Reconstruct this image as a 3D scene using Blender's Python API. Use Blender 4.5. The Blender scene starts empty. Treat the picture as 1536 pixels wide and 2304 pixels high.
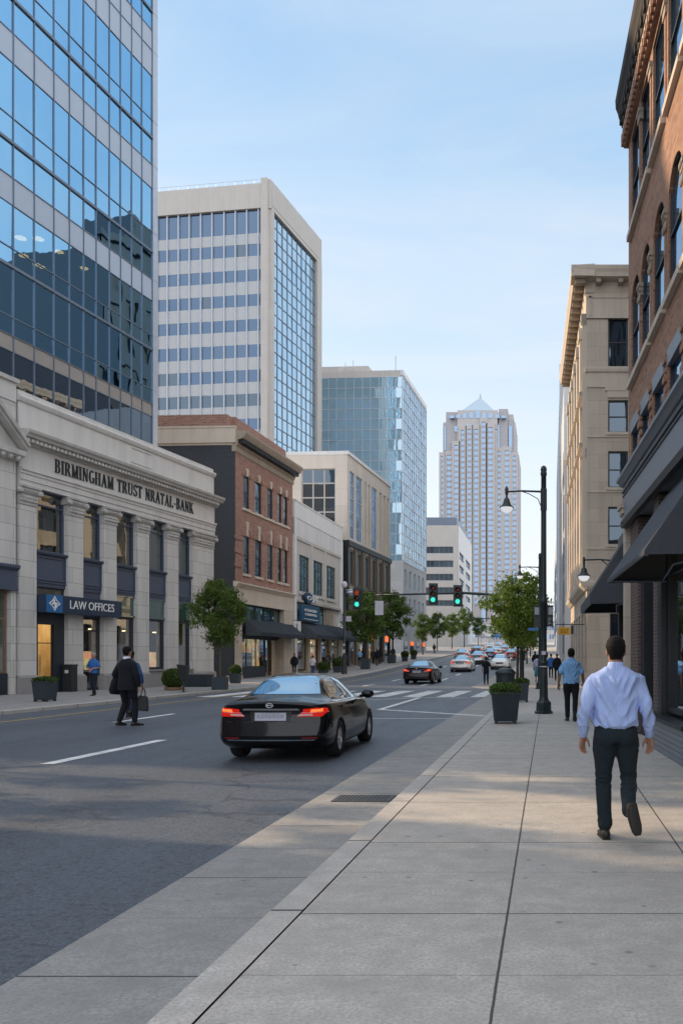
import bpy, bmesh, math, random
from mathutils import Vector, Matrix, noise
from mathutils.bvhtree import BVHTree
rnd = random.Random(11)
sc = bpy.context.scene
COL = sc.collection
R = math.radians
FOC, CPX, CPY, EYE = 1900.0, 1232.0, 1483.0, 1.5

def WX(px, d): return (px - CPX) * d / FOC
def WZ(py, d): return EYE + (CPY - py) * d / FOC
def hill(y):
    if y < 50: return 0.0
    if y < 76: return 0.030 * (y - 50) ** 2 / 52.0
    g = 0.39 + 0.030 * (min(y, 330) - 76)
    return g
ROAD = -0.12

# ------------------------------------------------------------------ objects
def link(o, parent=None):
    COL.objects.link(o)
    if parent: o.parent = parent
    return o
def tag(o, label=None, cat=None, group=None, kind=None):
    if label: o['label'] = label
    if cat: o['category'] = cat
    if group: o['group'] = group
    if kind: o['kind'] = kind
    return o
def thing(name, label, cat, loc=(0, 0, 0), rotz=0.0, group=None):
    o = bpy.data.objects.new(name, None)
    o.empty_display_size = 0.2
    link(o)
    o.location = loc
    o.rotation_euler = (0, 0, rotz)
    return tag(o, label, cat, group)
def top(o):
    while o.parent: o = o.parent
    return o
def dup(root, loc, rotz=None, label=None, group=None, scale=None):
    def cp(o, par):
        c = o.copy()
        COL.objects.link(c)
        c.parent = par
        for ch in KIDS.get(o.name, []): 
            k = cp(ch, c)
            KIDS.setdefault(c.name, []).append(k)
        return c
    c = cp(root, None)
    c.location = loc
    if rotz is not None: c.rotation_euler = (0, 0, rotz)
    if scale is not None: c.scale = (scale,) * 3 if not hasattr(scale, '__len__') else scale
    if label: c['label'] = label
    if group: c['group'] = group
    return c
KIDS = {}

class MB:
    """collects faces with metre UVs; build() links them as one mesh object"""
    def __init__(s, M=None):
        s.v, s.f, s.uv = [], [], []
        s.M = M or Matrix.Identity(4)
    def face(s, pts, uv=None):
        b = len(s.v)
        P = [Vector(p) for p in pts]
        if uv is None:
            n = Vector((0, 0, 0))
            for i in range(len(P)):
                a, c = P[i], P[(i + 1) % len(P)]
                n += a.cross(c)
            ax, ay, az = abs(n.x), abs(n.y), abs(n.z)
            if az >= ax and az >= ay: uv = [(p.x, p.y) for p in P]
            elif ay >= ax: uv = [(p.x, p.z) for p in P]
            else: uv = [(p.y, p.z) for p in P]
        s.v += [s.M @ p for p in P]
        s.f.append(tuple(range(b, b + len(P))))
        s.uv.append(uv)
        return s
    def box(s, x0, x1, y0, y1, z0, z1, skip=''):
        if x0 > x1: x0, x1 = x1, x0
        if y0 > y1: y0, y1 = y1, y0
        if z0 > z1: z0, z1 = z1, z0
        if 'f' not in skip: s.face([(x0, y0, z0), (x1, y0, z0), (x1, y0, z1), (x0, y0, z1)])
        if 'b' not in skip: s.face([(x1, y1, z0), (x0, y1, z0), (x0, y1, z1), (x1, y1, z1)])
        if 'l' not in skip: s.face([(x0, y1, z0), (x0, y0, z0), (x0, y0, z1), (x0, y1, z1)])
        if 'r' not in skip: s.face([(x1, y0, z0), (x1, y1, z0), (x1, y1, z1), (x1, y0, z1)])
        if 't' not in skip: s.face([(x0, y0, z1), (x1, y0, z1), (x1, y1, z1), (x0, y1, z1)])
        if 'd' not in skip: s.face([(x0, y1, z0), (x1, y1, z0), (x1, y0, z0), (x0, y0, z0)])
        return s
    def prof(s, u0, u1, pr):
        """moulding: profile [(out,z)] closed polygon, swept along local x; out is towards -y"""
        n = len(pr)
        for i in range(n):
            (a, b), (c, d) = pr[i], pr[(i + 1) % n]
            s.face([(u0, -a, b), (u0, -c, d), (u1, -c, d), (u1, -a, b)], [(u0, b), (u0, d), (u1, d), (u1, b)])
        s.face([(u0, -a, b) for a, b in pr]); s.face([(u1, -a, b) for a, b in reversed(pr)])
        return s
    def poly(s, pts2, y0, y1):
        """polygon in local x,z (ccw seen from -y) extruded from y0 (front) to y1"""
        s.face([(x, y0, z) for x, z in pts2])
        s.face([(x, y1, z) for x, z in reversed(pts2)])
        n = len(pts2)
        for i in range(n):
            (a, b), (c, d) = pts2[i], pts2[(i + 1) % n]
            s.face([(a, y0, b), (a, y1, b), (c, y1, d), (c, y0, d)])
        return s
    def grid(s, rings, closed=True, caps=(True, True), flip=False):
        """loft through rings of equal length with shared verts"""
        b = len(s.v); n = len(rings[0])
        for r in rings: s.v += [s.M @ Vector(p) for p in r]
        m = n if closed else n - 1
        for i in range(len(rings) - 1):
            for j in range(m):
                k = (j + 1) % n
                q = (b + i * n + j, b + i * n + k, b + (i + 1) * n + k, b + (i + 1) * n + j)
                s.f.append(q[::-1] if flip else q)
                s.uv.append([(j * .1, i * .1), (j * .1 + .1, i * .1), (j * .1 + .1, i * .1 + .1), (j * .1, i * .1 + .1)])
        if closed and caps[0]:
            s.f.append(tuple(b + j for j in range(n))[::-1] if not flip else tuple(b + j for j in range(n))); s.uv.append([(0, 0)] * n)
        if closed and caps[1]:
            o = b + (len(rings) - 1) * n
            s.f.append(tuple(o + j for j in range(n)) if not flip else tuple(o + j for j in range(n))[::-1]); s.uv.append([(0, 0)] * n)
        return s
    def lathe(s, prof, c=(0, 0, 0), n=20, axis='z', caps=(True, True)):
        rings = []
        for r, h in prof:
            ring = []
            for i in range(n):
                a = 2 * math.pi * i / n
                p = (r * math.cos(a), r * math.sin(a), h)
                if axis == 'x': p = (h, p[0], p[1])
                if axis == 'y': p = (p[1], h, p[0])
                ring.append((p[0] + c[0], p[1] + c[1], p[2] + c[2]))
            rings.append(ring)
        return s.grid(rings, True, caps)
    def tube(s, pts, rad, n=8, caps=(True, True), sq=None):
        pts = [Vector(p) for p in pts]
        if not hasattr(rad, '__len__'): rad = [rad] * len(pts)
        rings = []
        up = None
        for i, p in enumerate(pts):
            t = (pts[min(i + 1, len(pts) - 1)] - pts[max(i - 1, 0)])
            t = t.normalized() if t.length > 1e-9 else Vector((0, 0, 1))
            if up is None:
                up = Vector((0, 0, 1)) if abs(t.z) < .9 else Vector((0, 1, 0))
            x = t.cross(up)
            if x.length < 1e-6: x = t.orthogonal()
            x.normalize(); y = x.cross(t).normalized(); up = y
            r = rad[i]
            ra, rb = (r, r) if not hasattr(r, '__len__') else r
            rings.append([p + x * (ra * math.cos(2 * math.pi * k / n)) + y * (rb * math.sin(2 * math.pi * k / n)) for k in range(n)])
        return s.grid(rings, True, caps, flip=True)
    def ball(s, c, r, n=12, m=8):
        c = Vector(c); r = Vector(r) if hasattr(r, '__len__') else Vector((r, r, r))
        rings = []
        for i in range(m + 1):
            t = math.pi * (i / m) 
            t = max(.05, min(math.pi - .05, t))
            rings.append([c + Vector((r.x * math.sin(t) * math.cos(2 * math.pi * k / n), r.y * math.sin(t) * math.sin(2 * math.pi * k / n), -r.z * math.cos(t))) for k in range(n)])
        return s.grid(rings)
    def add(s, o):
        b = len(s.v); s.v += o.v
        s.f += [tuple(i + b for i in f) for f in o.f]; s.uv += o.uv
        return s
    def mesh(s, name, off=Vector((0, 0, 0)), smooth=False):
        me = bpy.data.meshes.new(name)
        me.from_pydata([v - off for v in s.v], [], s.f)
        ul = me.uv_layers.new(name='UVMap')
        flat = []
        for u in s.uv:
            for a in u: flat += [a[0], a[1]]
        ul.data.foreach_set('uv', flat)
        if smooth: me.polygons.foreach_set('use_smooth', [True] * len(me.polygons))
        me.update()
        return me
    def build(s, name, m, parent=None, smooth=False, bevel=0, label=None, cat=None, group=None, kind=None, weld=False, seg=2):
        off = Vector((0, 0, 0))
        if parent is not None: off = Vector(top(parent).location)
        me = s.mesh(name, off, smooth)
        if m: me.materials.append(m)
        o = bpy.data.objects.new(name, me)
        if parent is not None: KIDS.setdefault(parent.name, []).append(o)
        link(o, parent)
        if KIDS.get(o.name): KIDS[o.name] = []
        tag(o, label, cat, group, kind)
        if weld or bevel:
            bm = bmesh.new(); bm.from_mesh(me); bmesh.ops.remove_doubles(bm, verts=bm.verts, dist=1e-4)
            bm.to_mesh(me); bm.free()
        if bevel:
            md = o.modifiers.new('bevel', 'BEVEL'); md.width = bevel; md.segments = seg; md.limit_method = 'ANGLE'; md.angle_limit = R(40)
            if smooth or True:
                for p in me.polygons: p.use_smooth = False
        return o

def put(name, me, m, parent):
    """link an existing mesh as a part"""
    o = bpy.data.objects.new(name, me)
    if m and not me.materials: me.materials.append(m)
    KIDS.setdefault(parent.name, []).append(o)
    return link(o, parent)

def screen_area(pts):
    P = []
    for p in pts:
        if p.y < .5: return 0
        P.append((CPX + FOC * p.x / p.y, CPY - FOC * (p.z - EYE) / p.y))
    cx = sum(a for a, b in P) / len(P); cy = sum(b for a, b in P) / len(P)
    if not (-20 < cx < 1556 and -20 < cy < 2324): return 0
    a = 0
    for i in range(len(P)):
        a += P[i][0] * P[(i + 1) % len(P)][1] - P[(i + 1) % len(P)][0] * P[i][1]
    return abs(a) / 2
def many(name, mbs, m, parent, cap=100, **kw):
    """repeated parts: the first `cap` largest in view one by one, the rest as one part"""
    if len(mbs) <= cap:
        return [b.build(name, m, parent, **kw) for b in mbs]
    order = sorted(range(len(mbs)), key=lambda i: -screen_area([Vector(v) for v in mbs[i].v[:4]]))
    out = [mbs[i].build(name, m, parent, **kw) for i in order[:cap]]
    rest = MB()
    for i in order[cap:]: rest.add(mbs[i])
    r = rest.build(name, m, parent, **kw)
    r['kind'] = 'stuff'
    return out

class Fac:
    """a vertical facade from plan point A to B; local x along it, local y into the building, z up"""
    def __init__(s, A, B, z=0.0):
        s.A = Vector((A[0], A[1])); s.B = Vector((B[0], B[1]))
        d = s.B - s.A; s.L = d.length; s.d = d / s.L
        s.M = Matrix(((s.d.x, -s.d.y, 0, A[0]), (s.d.y, s.d.x, 0, A[1]), (0, 0, 1, z), (0, 0, 0, 1)))
    def U(s, px, off=0.0):
        k = (px - CPX) / FOC
        A = s.A + Vector((-s.d.y, s.d.x)) * off
        return (A.x - k * A.y) / (k * s.d.y - s.d.x)
    def D(s, u): return s.A.y + u * s.d.y
    def Z(s, u, py): return WZ(py, s.D(u))
    def mb(s): return MB(s.M)
    def pt(s, u, y=0, z=0): return s.M @ Vector((u, y, z))

def wall_holes(mb, u0, u1, z0, z1, holes, depth=.25, y=0.0):
    us = sorted({u0, u1, *[h[0] for h in holes], *[h[1] for h in holes]})
    zs = sorted({z0, z1, *[h[2] for h in holes], *[h[3] for h in holes]})
    us = [u for u in us if u0 - 1e-6 <= u <= u1 + 1e-6]; zs = [z for z in zs if z0 - 1e-6 <= z <= z1 + 1e-6]
    for i in range(len(us) - 1):
        run = None
        for j in range(len(zs) - 1):
            cu, cz = (us[i] + us[i + 1]) / 2, (zs[j] + zs[j + 1]) / 2
            inside = any(h[0] < cu < h[1] and h[2] < cz < h[3] for h in holes)
            if not inside:
                if run is None: run = zs[j]
            if run is not None and (inside or j == len(zs) - 2):
                e = zs[j] if inside else zs[j + 1]
                mb.face([(us[i], y, run), (us[i + 1], y, run), (us[i + 1], y, e), (us[i], y, e)])
                run = None
    for h in holes:
        a, b, c, d = h[:4]; w = y + depth
        mb.face([(a, y, c), (a, w, c), (a, w, d), (a, y, d)][::-1])
        mb.face([(b, y, c), (b, w, c), (b, w, d), (b, y, d)])
        mb.face([(a, y, c), (b, y, c), (b, w, c), (a, w, c)])
        mb.face([(a, y, d), (b, y, d), (b, w, d), (a, w, d)][::-1])
    return mb

def window(F, root, u0, u1, z0, z1, mf, mg, y=.18, fw=.06, fd=.06, nx=1, nz=1, splits=None, name='window', tilt=.0, bar=None):
    """a frame (part) with its pane (sub-part)"""
    b = F.mb(); bar = bar or fw * .7
    b.box(u0, u0 + fw, y, y + fd, z0, z1); b.box(u1 - fw, u1, y, y + fd, z0, z1)
    b.box(u0 + fw, u1 - fw, y, y + fd, z0, z0 + fw); b.box(u0 + fw, u1 - fw, y, y + fd, z1 - fw, z1)
    for i in range(1, nx):
        u = u0 + (u1 - u0) * i / nx
        b.box(u - bar / 2, u + bar / 2, y + .004, y + fd, z0 + fw, z1 - fw)
    for t in (splits if splits is not None else [i / nz for i in range(1, nz)]):
        z = z0 + (z1 - z0) * t
        b.box(u0 + fw, u1 - fw, y + .002, y + fd, z - bar / 2, z + bar / 2)
    o = b.build(name, mf, root)
    t = rnd.uniform(-tilt, tilt); t2 = rnd.uniform(-tilt, tilt)
    g = F.mb(); yy = y + fd * .7
    g.face([(u0 + .01, yy - t, z0 + .01), (u1 - .01, yy + t, z0 + .01), (u1 - .01, yy + t + t2, z1 - .01), (u0 + .01, yy - t + t2, z1 - .01)])
    g.build('pane', mg, o)
    return o

def body_box(F, mb, u0, u1, depth, z0, z1, skip='f'):
    mb.box(u0, u1, 0, depth, z0, z1, skip)
# ------------------------------------------------------------------ materials
def new_mat(name):
    m = bpy.data.materials.new(name); m.use_nodes = True
    nt = m.node_tree; nt.nodes.clear()
    out = nt.nodes.new('ShaderNodeOutputMaterial')
    return m, nt, out
def N(nt, kind, ins=None, **pr):
    n = nt.nodes.new('ShaderNode' + kind)
    for k, v in pr.items(): setattr(n, k, v)
    for k, v in (ins or {}).items():
        s = n.inputs[k]
        if isinstance(v, bpy.types.NodeSocket): nt.links.new(v, s)
        elif isinstance(v, bpy.types.Node): nt.links.new(v.outputs[0], s)
        else:
            if hasattr(v, '__len__') and len(v) == 3 and s.type == 'RGBA': v = (*v, 1)
            s.default_value = v
    return n
def ramp(nt, fac, stops, interp='LINEAR'):
    n = N(nt, 'ValToRGB', {0: fac}); cr = n.color_ramp; cr.interpolation = interp
    while len(cr.elements) > 1: cr.elements.remove(cr.elements[-1])
    for i, (p, c) in enumerate(stops):
        e = cr.elements[0] if i == 0 else cr.elements.new(p)
        e.position = p
        e.color = (*c, 1) if hasattr(c, '__len__') else (c, c, c, 1)
    return n
def mixc(nt, fac, a, b, blend='MIX'):
    n = N(nt, 'Mix', data_type='RGBA', blend_type=blend)
    for key, v in ((0, fac), (6, a), (7, b)):
        s = n.inputs[key]
        if isinstance(v, bpy.types.NodeSocket): nt.links.new(v, s)
        else:
            if hasattr(v, '__len__') and len(v) == 3: v = (*v, 1)
            s.default_value = v
    return n.outputs[2]
def mth(nt, op, a, b=None, clamp=False):
    n = N(nt, 'Math', operation=op); n.use_clamp = clamp
    for i, v in enumerate((a, b)):
        if v is None: continue
        if isinstance(v, bpy.types.NodeSocket): nt.links.new(v, n.inputs[i])
        else: n.inputs[i].default_value = v
    return n.outputs[0]
def pos(nt, scale=(1, 1, 1)):
    g = N(nt, 'NewGeometry')
    return N(nt, 'Mapping', {'Vector': g.outputs['Position'], 'Scale': scale}).outputs[0]
def objc(nt, scale=(1, 1, 1)):
    g = N(nt, 'TexCoord')
    return N(nt, 'Mapping', {'Vector': g.outputs['Object'], 'Scale': scale}).outputs[0]
def uvc(nt):
    return N(nt, 'TexCoord').outputs['UV']
def noi(nt, vec, scale, detail=4, rough=.6, dist=0.0):
    return N(nt, 'TexNoise', {'Vector': vec, 'Scale': scale, 'Detail': detail, 'Roughness': rough, 'Distortion': dist}).outputs[0]
def prin(nt, out, **k):
    b = N(nt, 'BsdfPrincipled', {})
    for kk, v in k.items():
        s = b.inputs[kk.replace('_', ' ')]
        if isinstance(v, bpy.types.NodeSocket): nt.links.new(v, s)
        else:
            if hasattr(v, '__len__') and len(v) == 3 and s.type == 'RGBA': v = (*v, 1)
            s.default_value = v
    nt.links.new(b.outputs[0], out.inputs[0])
    return b
def bump(nt, h, strength=.3, dist=.01):
    return N(nt, 'Bump', {'Strength': strength, 'Distance': dist, 'Height': h}).outputs[0]

def stone(name, col, joint=None, jcol=.55, rough=.85, grime=.35, var=.12, bmp=.25, msize=.012, offset=.5):
    m, nt, out = new_mat(name)
    P = pos(nt)
    n1 = noi(nt, P, .7, 5); n2 = noi(nt, P, 9, 5, .7); n3 = noi(nt, pos(nt, (2.2, 2.2, .22)), 1.0, 4)
    c = mixc(nt, mth(nt, 'MULTIPLY', n1, .9, True), tuple(x * (1 - var) for x in col), tuple(min(1, x * (1 + var)) for x in col))
    c = mixc(nt, mth(nt, 'MULTIPLY', n2, .5), c, tuple(x * .82 for x in col))
    st = ramp(nt, n3, [(.45, 0.0), (.75, 1.0)]).outputs[0]
    c = mixc(nt, mth(nt, 'MULTIPLY', st, grime), c, tuple(x * .55 for x in col))
    h = mth(nt, 'MULTIPLY', n2, .3)
    if joint:
        br = N(nt, 'TexBrick', {'Vector': uvc(nt), 'Color1': (1, 1, 1), 'Color2': (.86, .86, .86), 'Mortar': (jcol,) * 3, 'Scale': 1.0,
                                'Mortar Size': msize, 'Mortar Smooth': .2, 'Brick Width': joint[0], 'Row Height': joint[1], 'Bias': -.2}, offset=offset)
        c = mixc(nt, 1.0, c, br.outputs[0], 'MULTIPLY')
        h = mth(nt, 'SUBTRACT', h, mth(nt, 'MULTIPLY', br.outputs[1], .9))
    prin(nt, out, Base_Color=c, Roughness=rough, Normal=bump(nt, h, bmp, .02))
    return m
def brick(name, c1, c2, mortar, bw=.22, rh=.075, ms=.011, grime=.3, bmp=.5):
    m, nt, out = new_mat(name)
    P = pos(nt)
    br = N(nt, 'TexBrick', {'Vector': uvc(nt), 'Color1': c1, 'Color2': c2, 'Mortar': mortar, 'Scale': 1.0, 'Mortar Size': ms, 'Mortar Smooth': .1,
                            'Brick Width': bw, 'Row Height': rh, 'Bias': .0}, offset=.5)
    n1 = noi(nt, P, .6, 5); n2 = noi(nt, P, 14, 4)
    c = mixc(nt, mth(nt, 'MULTIPLY', n2, .55), br.outputs[0], tuple(x * .62 for x in c1))
    st = ramp(nt, n1, [(.42, 0.0), (.7, 1.0)]).outputs[0]
    c = mixc(nt, mth(nt, 'MULTIPLY', st, grime), c, tuple(x * .5 for x in c2))
    h = mth(nt, 'SUBTRACT', mth(nt, 'MULTIPLY', n2, .3), br.outputs[1])
    prin(nt, out, Base_Color=c, Roughness=.9, Normal=bump(nt, h, bmp, .012))
    return m
def paint(name, col, rough=.5, metal=0.0, var=.15, spec=.5, coat=0.0, sc_=3.0, bmp=.05):
    m, nt, out = new_mat(name)
    n = noi(nt, pos(nt), sc_, 5)
    c = mixc(nt, n, tuple(x * (1 - var) for x in col), tuple(min(1, x * (1 + var)) for x in col))
    rr = N(nt, 'MapRange', {0: noi(nt, pos(nt), sc_ * 4, 4), 3: max(.02, rough - .08), 4: min(1, rough + .12)}).outputs[0]
    k = dict(Base_Color=c, Roughness=rr, Metallic=metal, Specular_IOR_Level=spec, Coat_Weight=coat, Coat_Roughness=.04)
    if bmp: k['Normal'] = bump(nt, noi(nt, pos(nt), sc_ * 12, 3), bmp, .01)
    prin(nt, out, **k)
    return m
def glass(name, inner=(.01, .014, .02), refl=(.55, .72, .9), base=.35, top=.95, trans=0.0, rough=.015, wave=.0, wsc=.6, tint=(.35, .42, .45), var=0.0):
    """reflective glazing: dark interior or see-through, mixed with a tinted mirror by facing"""
    m, nt, out = new_mat(name)
    lw = N(nt, 'LayerWeight', {'Blend': .35}).outputs[1]
    f = N(nt, 'MapRange', {0: lw, 3: base, 4: top}).outputs[0]
    gk = {'Color': refl, 'Roughness': rough}
    g = N(nt, 'BsdfGlossy', gk)
    if wave:
        nb = bump(nt, noi(nt, pos(nt, (1, 1, .6)), wsc, 2, .5), wave, .1)
        nt.links.new(nb, g.inputs['Normal'])
    ic = inner
    if var:
        ri = N(nt, 'NewGeometry').outputs['Random Per Island']
        ic = mixc(nt, mth(nt, 'MULTIPLY', noi(nt, pos(nt), .8, 3), 1.0), inner, tuple(x * (1 + var) + .004 * var for x in inner))
    d = N(nt, 'BsdfDiffuse', {'Color': ic}).outputs[0]
    if trans:
        t = N(nt, 'BsdfTransparent', {'Color': tint}).outputs[0]
        d = N(nt, 'MixShader', {0: trans, 1: d, 2: t}).outputs[0]
    ms = N(nt, 'MixShader', {0: f, 1: d, 2: g.outputs[0]})
    nt.links.new(ms.outputs[0], out.inputs[0])
    return m
def glow(name, col, power=1.0, var=0.0, sc_=3.0):
    m, nt, out = new_mat(name)
    c = col
    if var:
        v = N(nt, 'TexVoronoi', {'Vector': pos(nt), 'Scale': sc_}, feature='F1')
        gv_ = N(nt, 'HueSaturation', {'Saturation': .45, 'Color': v.outputs[1]}).outputs[0]
        c = mixc(nt, 1.0, col, mixc(nt, var, (1, 1, 1), gv_), 'MULTIPLY')
    e = N(nt, 'Emission', {'Color': c, 'Strength': power})
    nt.links.new(e.outputs[0], out.inputs[0])
    return m
def fabric(name, col, sc_=60.0, fold=.0, foldsc=9.0, var=.12, rough=.9, sheen=.03, stripes=None):
    m, nt, out = new_mat(name)
    O = objc(nt)
    n1 = noi(nt, O, 5, 4); n2 = noi(nt, O, sc_, 2)
    c = mixc(nt, n1, tuple(x * (1 - var) for x in col), tuple(min(1, x * (1 + var)) for x in col))
    c = mixc(nt, mth(nt, 'MULTIPLY', n2, .25), c, tuple(x * .7 for x in col))
    h = mth(nt, 'MULTIPLY', n2, .05)
    if fold:
        f1 = noi(nt, objc(nt, (1.0, 1.0, .45)), foldsc, 2, .5, 1.2)
        f1 = mth(nt, 'ABSOLUTE', mth(nt, 'SUBTRACT', f1, .5))
        h = mth(nt, 'ADD', h, mth(nt, 'MULTIPLY', f1, 2.0 * fold))
    prin(nt, out, Base_Color=c, Roughness=rough, Specular_IOR_Level=.25, Sheen_Weight=sheen, Normal=bump(nt, h, .6, .03))
    return m
def leafmat(name, dark, light, trans=.35):
    m, nt, out = new_mat(name)
    g = N(nt, 'NewGeometry')
    r = g.outputs['Random Per Island']
    n1 = noi(nt, pos(nt), 1.3, 3)
    f = mth(nt, 'ADD', mth(nt, 'MULTIPLY', r, .55), mth(nt, 'MULTIPLY', n1, .55))
    c = ramp(nt, f, [(.15, dark), (.55, tuple((a + b) / 2 for a, b in zip(dark, light))), (.85, light)]).outputs[0]
    a = N(nt, 'BsdfPrincipled', {'Base Color': c, 'Roughness': .5, 'Specular IOR Level': .3})
    t = N(nt, 'BsdfTranslucent', {'Color': mixc(nt, .5, c, (.16, .22, .03))})
    ms = N(nt, 'MixShader', {0: trans, 1: a.outputs[0], 2: t.outputs[0]})
    nt.links.new(ms.outputs[0], out.inputs[0])
    return m
def hsvline(nt, coord, centre, half, soft):
    d = mth(nt, 'ABSOLUTE', mth(nt, 'SUBTRACT', coord, centre))
    return N(nt, 'MapRange', {0: d, 1: half, 2: half + soft, 3: 1.0, 4: 0.0}).outputs[0]

def m_concrete(name, col, xlines, ystep, yoff, line=.008, jdark=.10, spots=True, halfstep=True):
    m, nt, out = new_mat(name)
    g = N(nt, 'NewGeometry'); P = g.outputs['Position']
    wob = N(nt, 'TexNoise', {'Vector': P, 'Scale': 9.0, 'Detail': 3.0})
    sp = N(nt, 'SeparateXYZ', {0: N(nt, 'VectorMath', {0: P, 1: N(nt, 'VectorMath', {0: wob.outputs[1], 1: (.007, .007, 0)}, operation='MULTIPLY').outputs[0]}, operation='ADD').outputs[0]})
    X, Y = sp.outputs[0], sp.outputs[1]
    lines = None
    for x in xlines:
        l = hsvline(nt, X, x, line, .004)
        lines = l if lines is None else mth(nt, 'MAXIMUM', lines, l)
    fy = mth(nt, 'FRACT', mth(nt, 'DIVIDE', mth(nt, 'ADD', Y, 1000 * ystep - yoff), ystep))
    d = mth(nt, 'MULTIPLY', mth(nt, 'SUBTRACT', .5, mth(nt, 'ABSOLUTE', mth(nt, 'SUBTRACT', fy, .5))), ystep)
    l = N(nt, 'MapRange', {0: d, 1: line, 2: line + .004, 3: 1.0, 4: 0.0}).outputs[0]
    lines = l if lines is None else mth(nt, 'MAXIMUM', lines, l)
    if halfstep:
        d2 = mth(nt, 'MULTIPLY', mth(nt, 'ABSOLUTE', mth(nt, 'SUBTRACT', fy, .5)), ystep)
        l2 = N(nt, 'MapRange', {0: d2, 1: line * .3, 2: line * .3 + .006, 3: .45, 4: 0.0}).outputs[0]
        lines = mth(nt, 'MAXIMUM', lines, l2)
    # per slab tone
    cell = N(nt, 'CombineXYZ', {0: mth(nt, 'FLOOR', mth(nt, 'MULTIPLY', mth(nt, 'ADD', X, .3), .75)), 1: mth(nt, 'FLOOR', mth(nt, 'DIVIDE', mth(nt, 'ADD', Y, -yoff), ystep))})
    wn = N(nt, 'TexWhiteNoise', {'Vector': cell.outputs[0]}).outputs[0]
    n1 = noi(nt, P, .9, 6, .65); n2 = noi(nt, P, 55, 4, .7); n3 = noi(nt, P, 4.5, 5, .7)
    c = mixc(nt, n1, tuple(x * .60 for x in col), tuple(x * 1.28 for x in col))
    c = mixc(nt, ramp(nt, n3, [(.38, 0.0), (.66, .75)]).outputs[0], c, tuple(x * .62 for x in col))
    c = mixc(nt, mth(nt, 'MULTIPLY', wn, .35), c, tuple(x * .72 for x in col))
    c = mixc(nt, ramp(nt, n2, [(.38, .9), (.56, 0.0)]).outputs[0], c, tuple(x * .6 for x in col))
    if spots:
        v = N(nt, 'TexVoronoi', {'Vector': P, 'Scale': 2.6, 'Randomness': 1.0}, feature='F1')
        s = N(nt, 'MapRange', {0: v.outputs[0], 1: .045, 2: .07, 3: .6, 4: 0.0}).outputs[0]
        k = ramp(nt, N(nt, 'SeparateColor', {0: v.outputs[1]}).outputs[0], [(.55, 0.0), (.56, 1.0)]).outputs[0]
        c = mixc(nt, mth(nt, 'MULTIPLY', s, k), c, (.06, .06, .065))
        v2 = N(nt, 'TexVoronoi', {'Vector': P, 'Scale': 6.0, 'Randomness': 1.0}, feature='F1')
        s2 = N(nt, 'MapRange', {0: v2.outputs[0], 1: .10, 2: .16, 3: .5, 4: 0.0}).outputs[0]
        k2 = ramp(nt, N(nt, 'SeparateColor', {0: v2.outputs[1]}).outputs[1], [(.80, 0.0), (.81, 1.0)]).outputs[0]
        c = mixc(nt, mth(nt, 'MULTIPLY', s2, k2), c, (.10, .10, .10))
        sm = noi(nt, pos(nt, (.5, 1.6, 1)), 1.5, 6, .7)
        c = mixc(nt, ramp(nt, sm, [(.5, 0.0), (.72, .5)]).outputs[0], c, tuple(x * .55 for x in col))
    c = mixc(nt, mth(nt, 'MULTIPLY', lines, .92), c, (jdark * .35,) * 3)
    h = mth(nt, 'SUBTRACT', mth(nt, 'ADD', mth(nt, 'MULTIPLY', n2, .25), mth(nt, 'MULTIPLY', n3, .15)), mth(nt, 'MULTIPLY', lines, 1.2))
    prin(nt, out, Base_Color=c, Roughness=N(nt, 'MapRange', {0: n3, 3: .62, 4: .9}).outputs[0], Normal=bump(nt, h, .45, .012))
    return m
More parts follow.
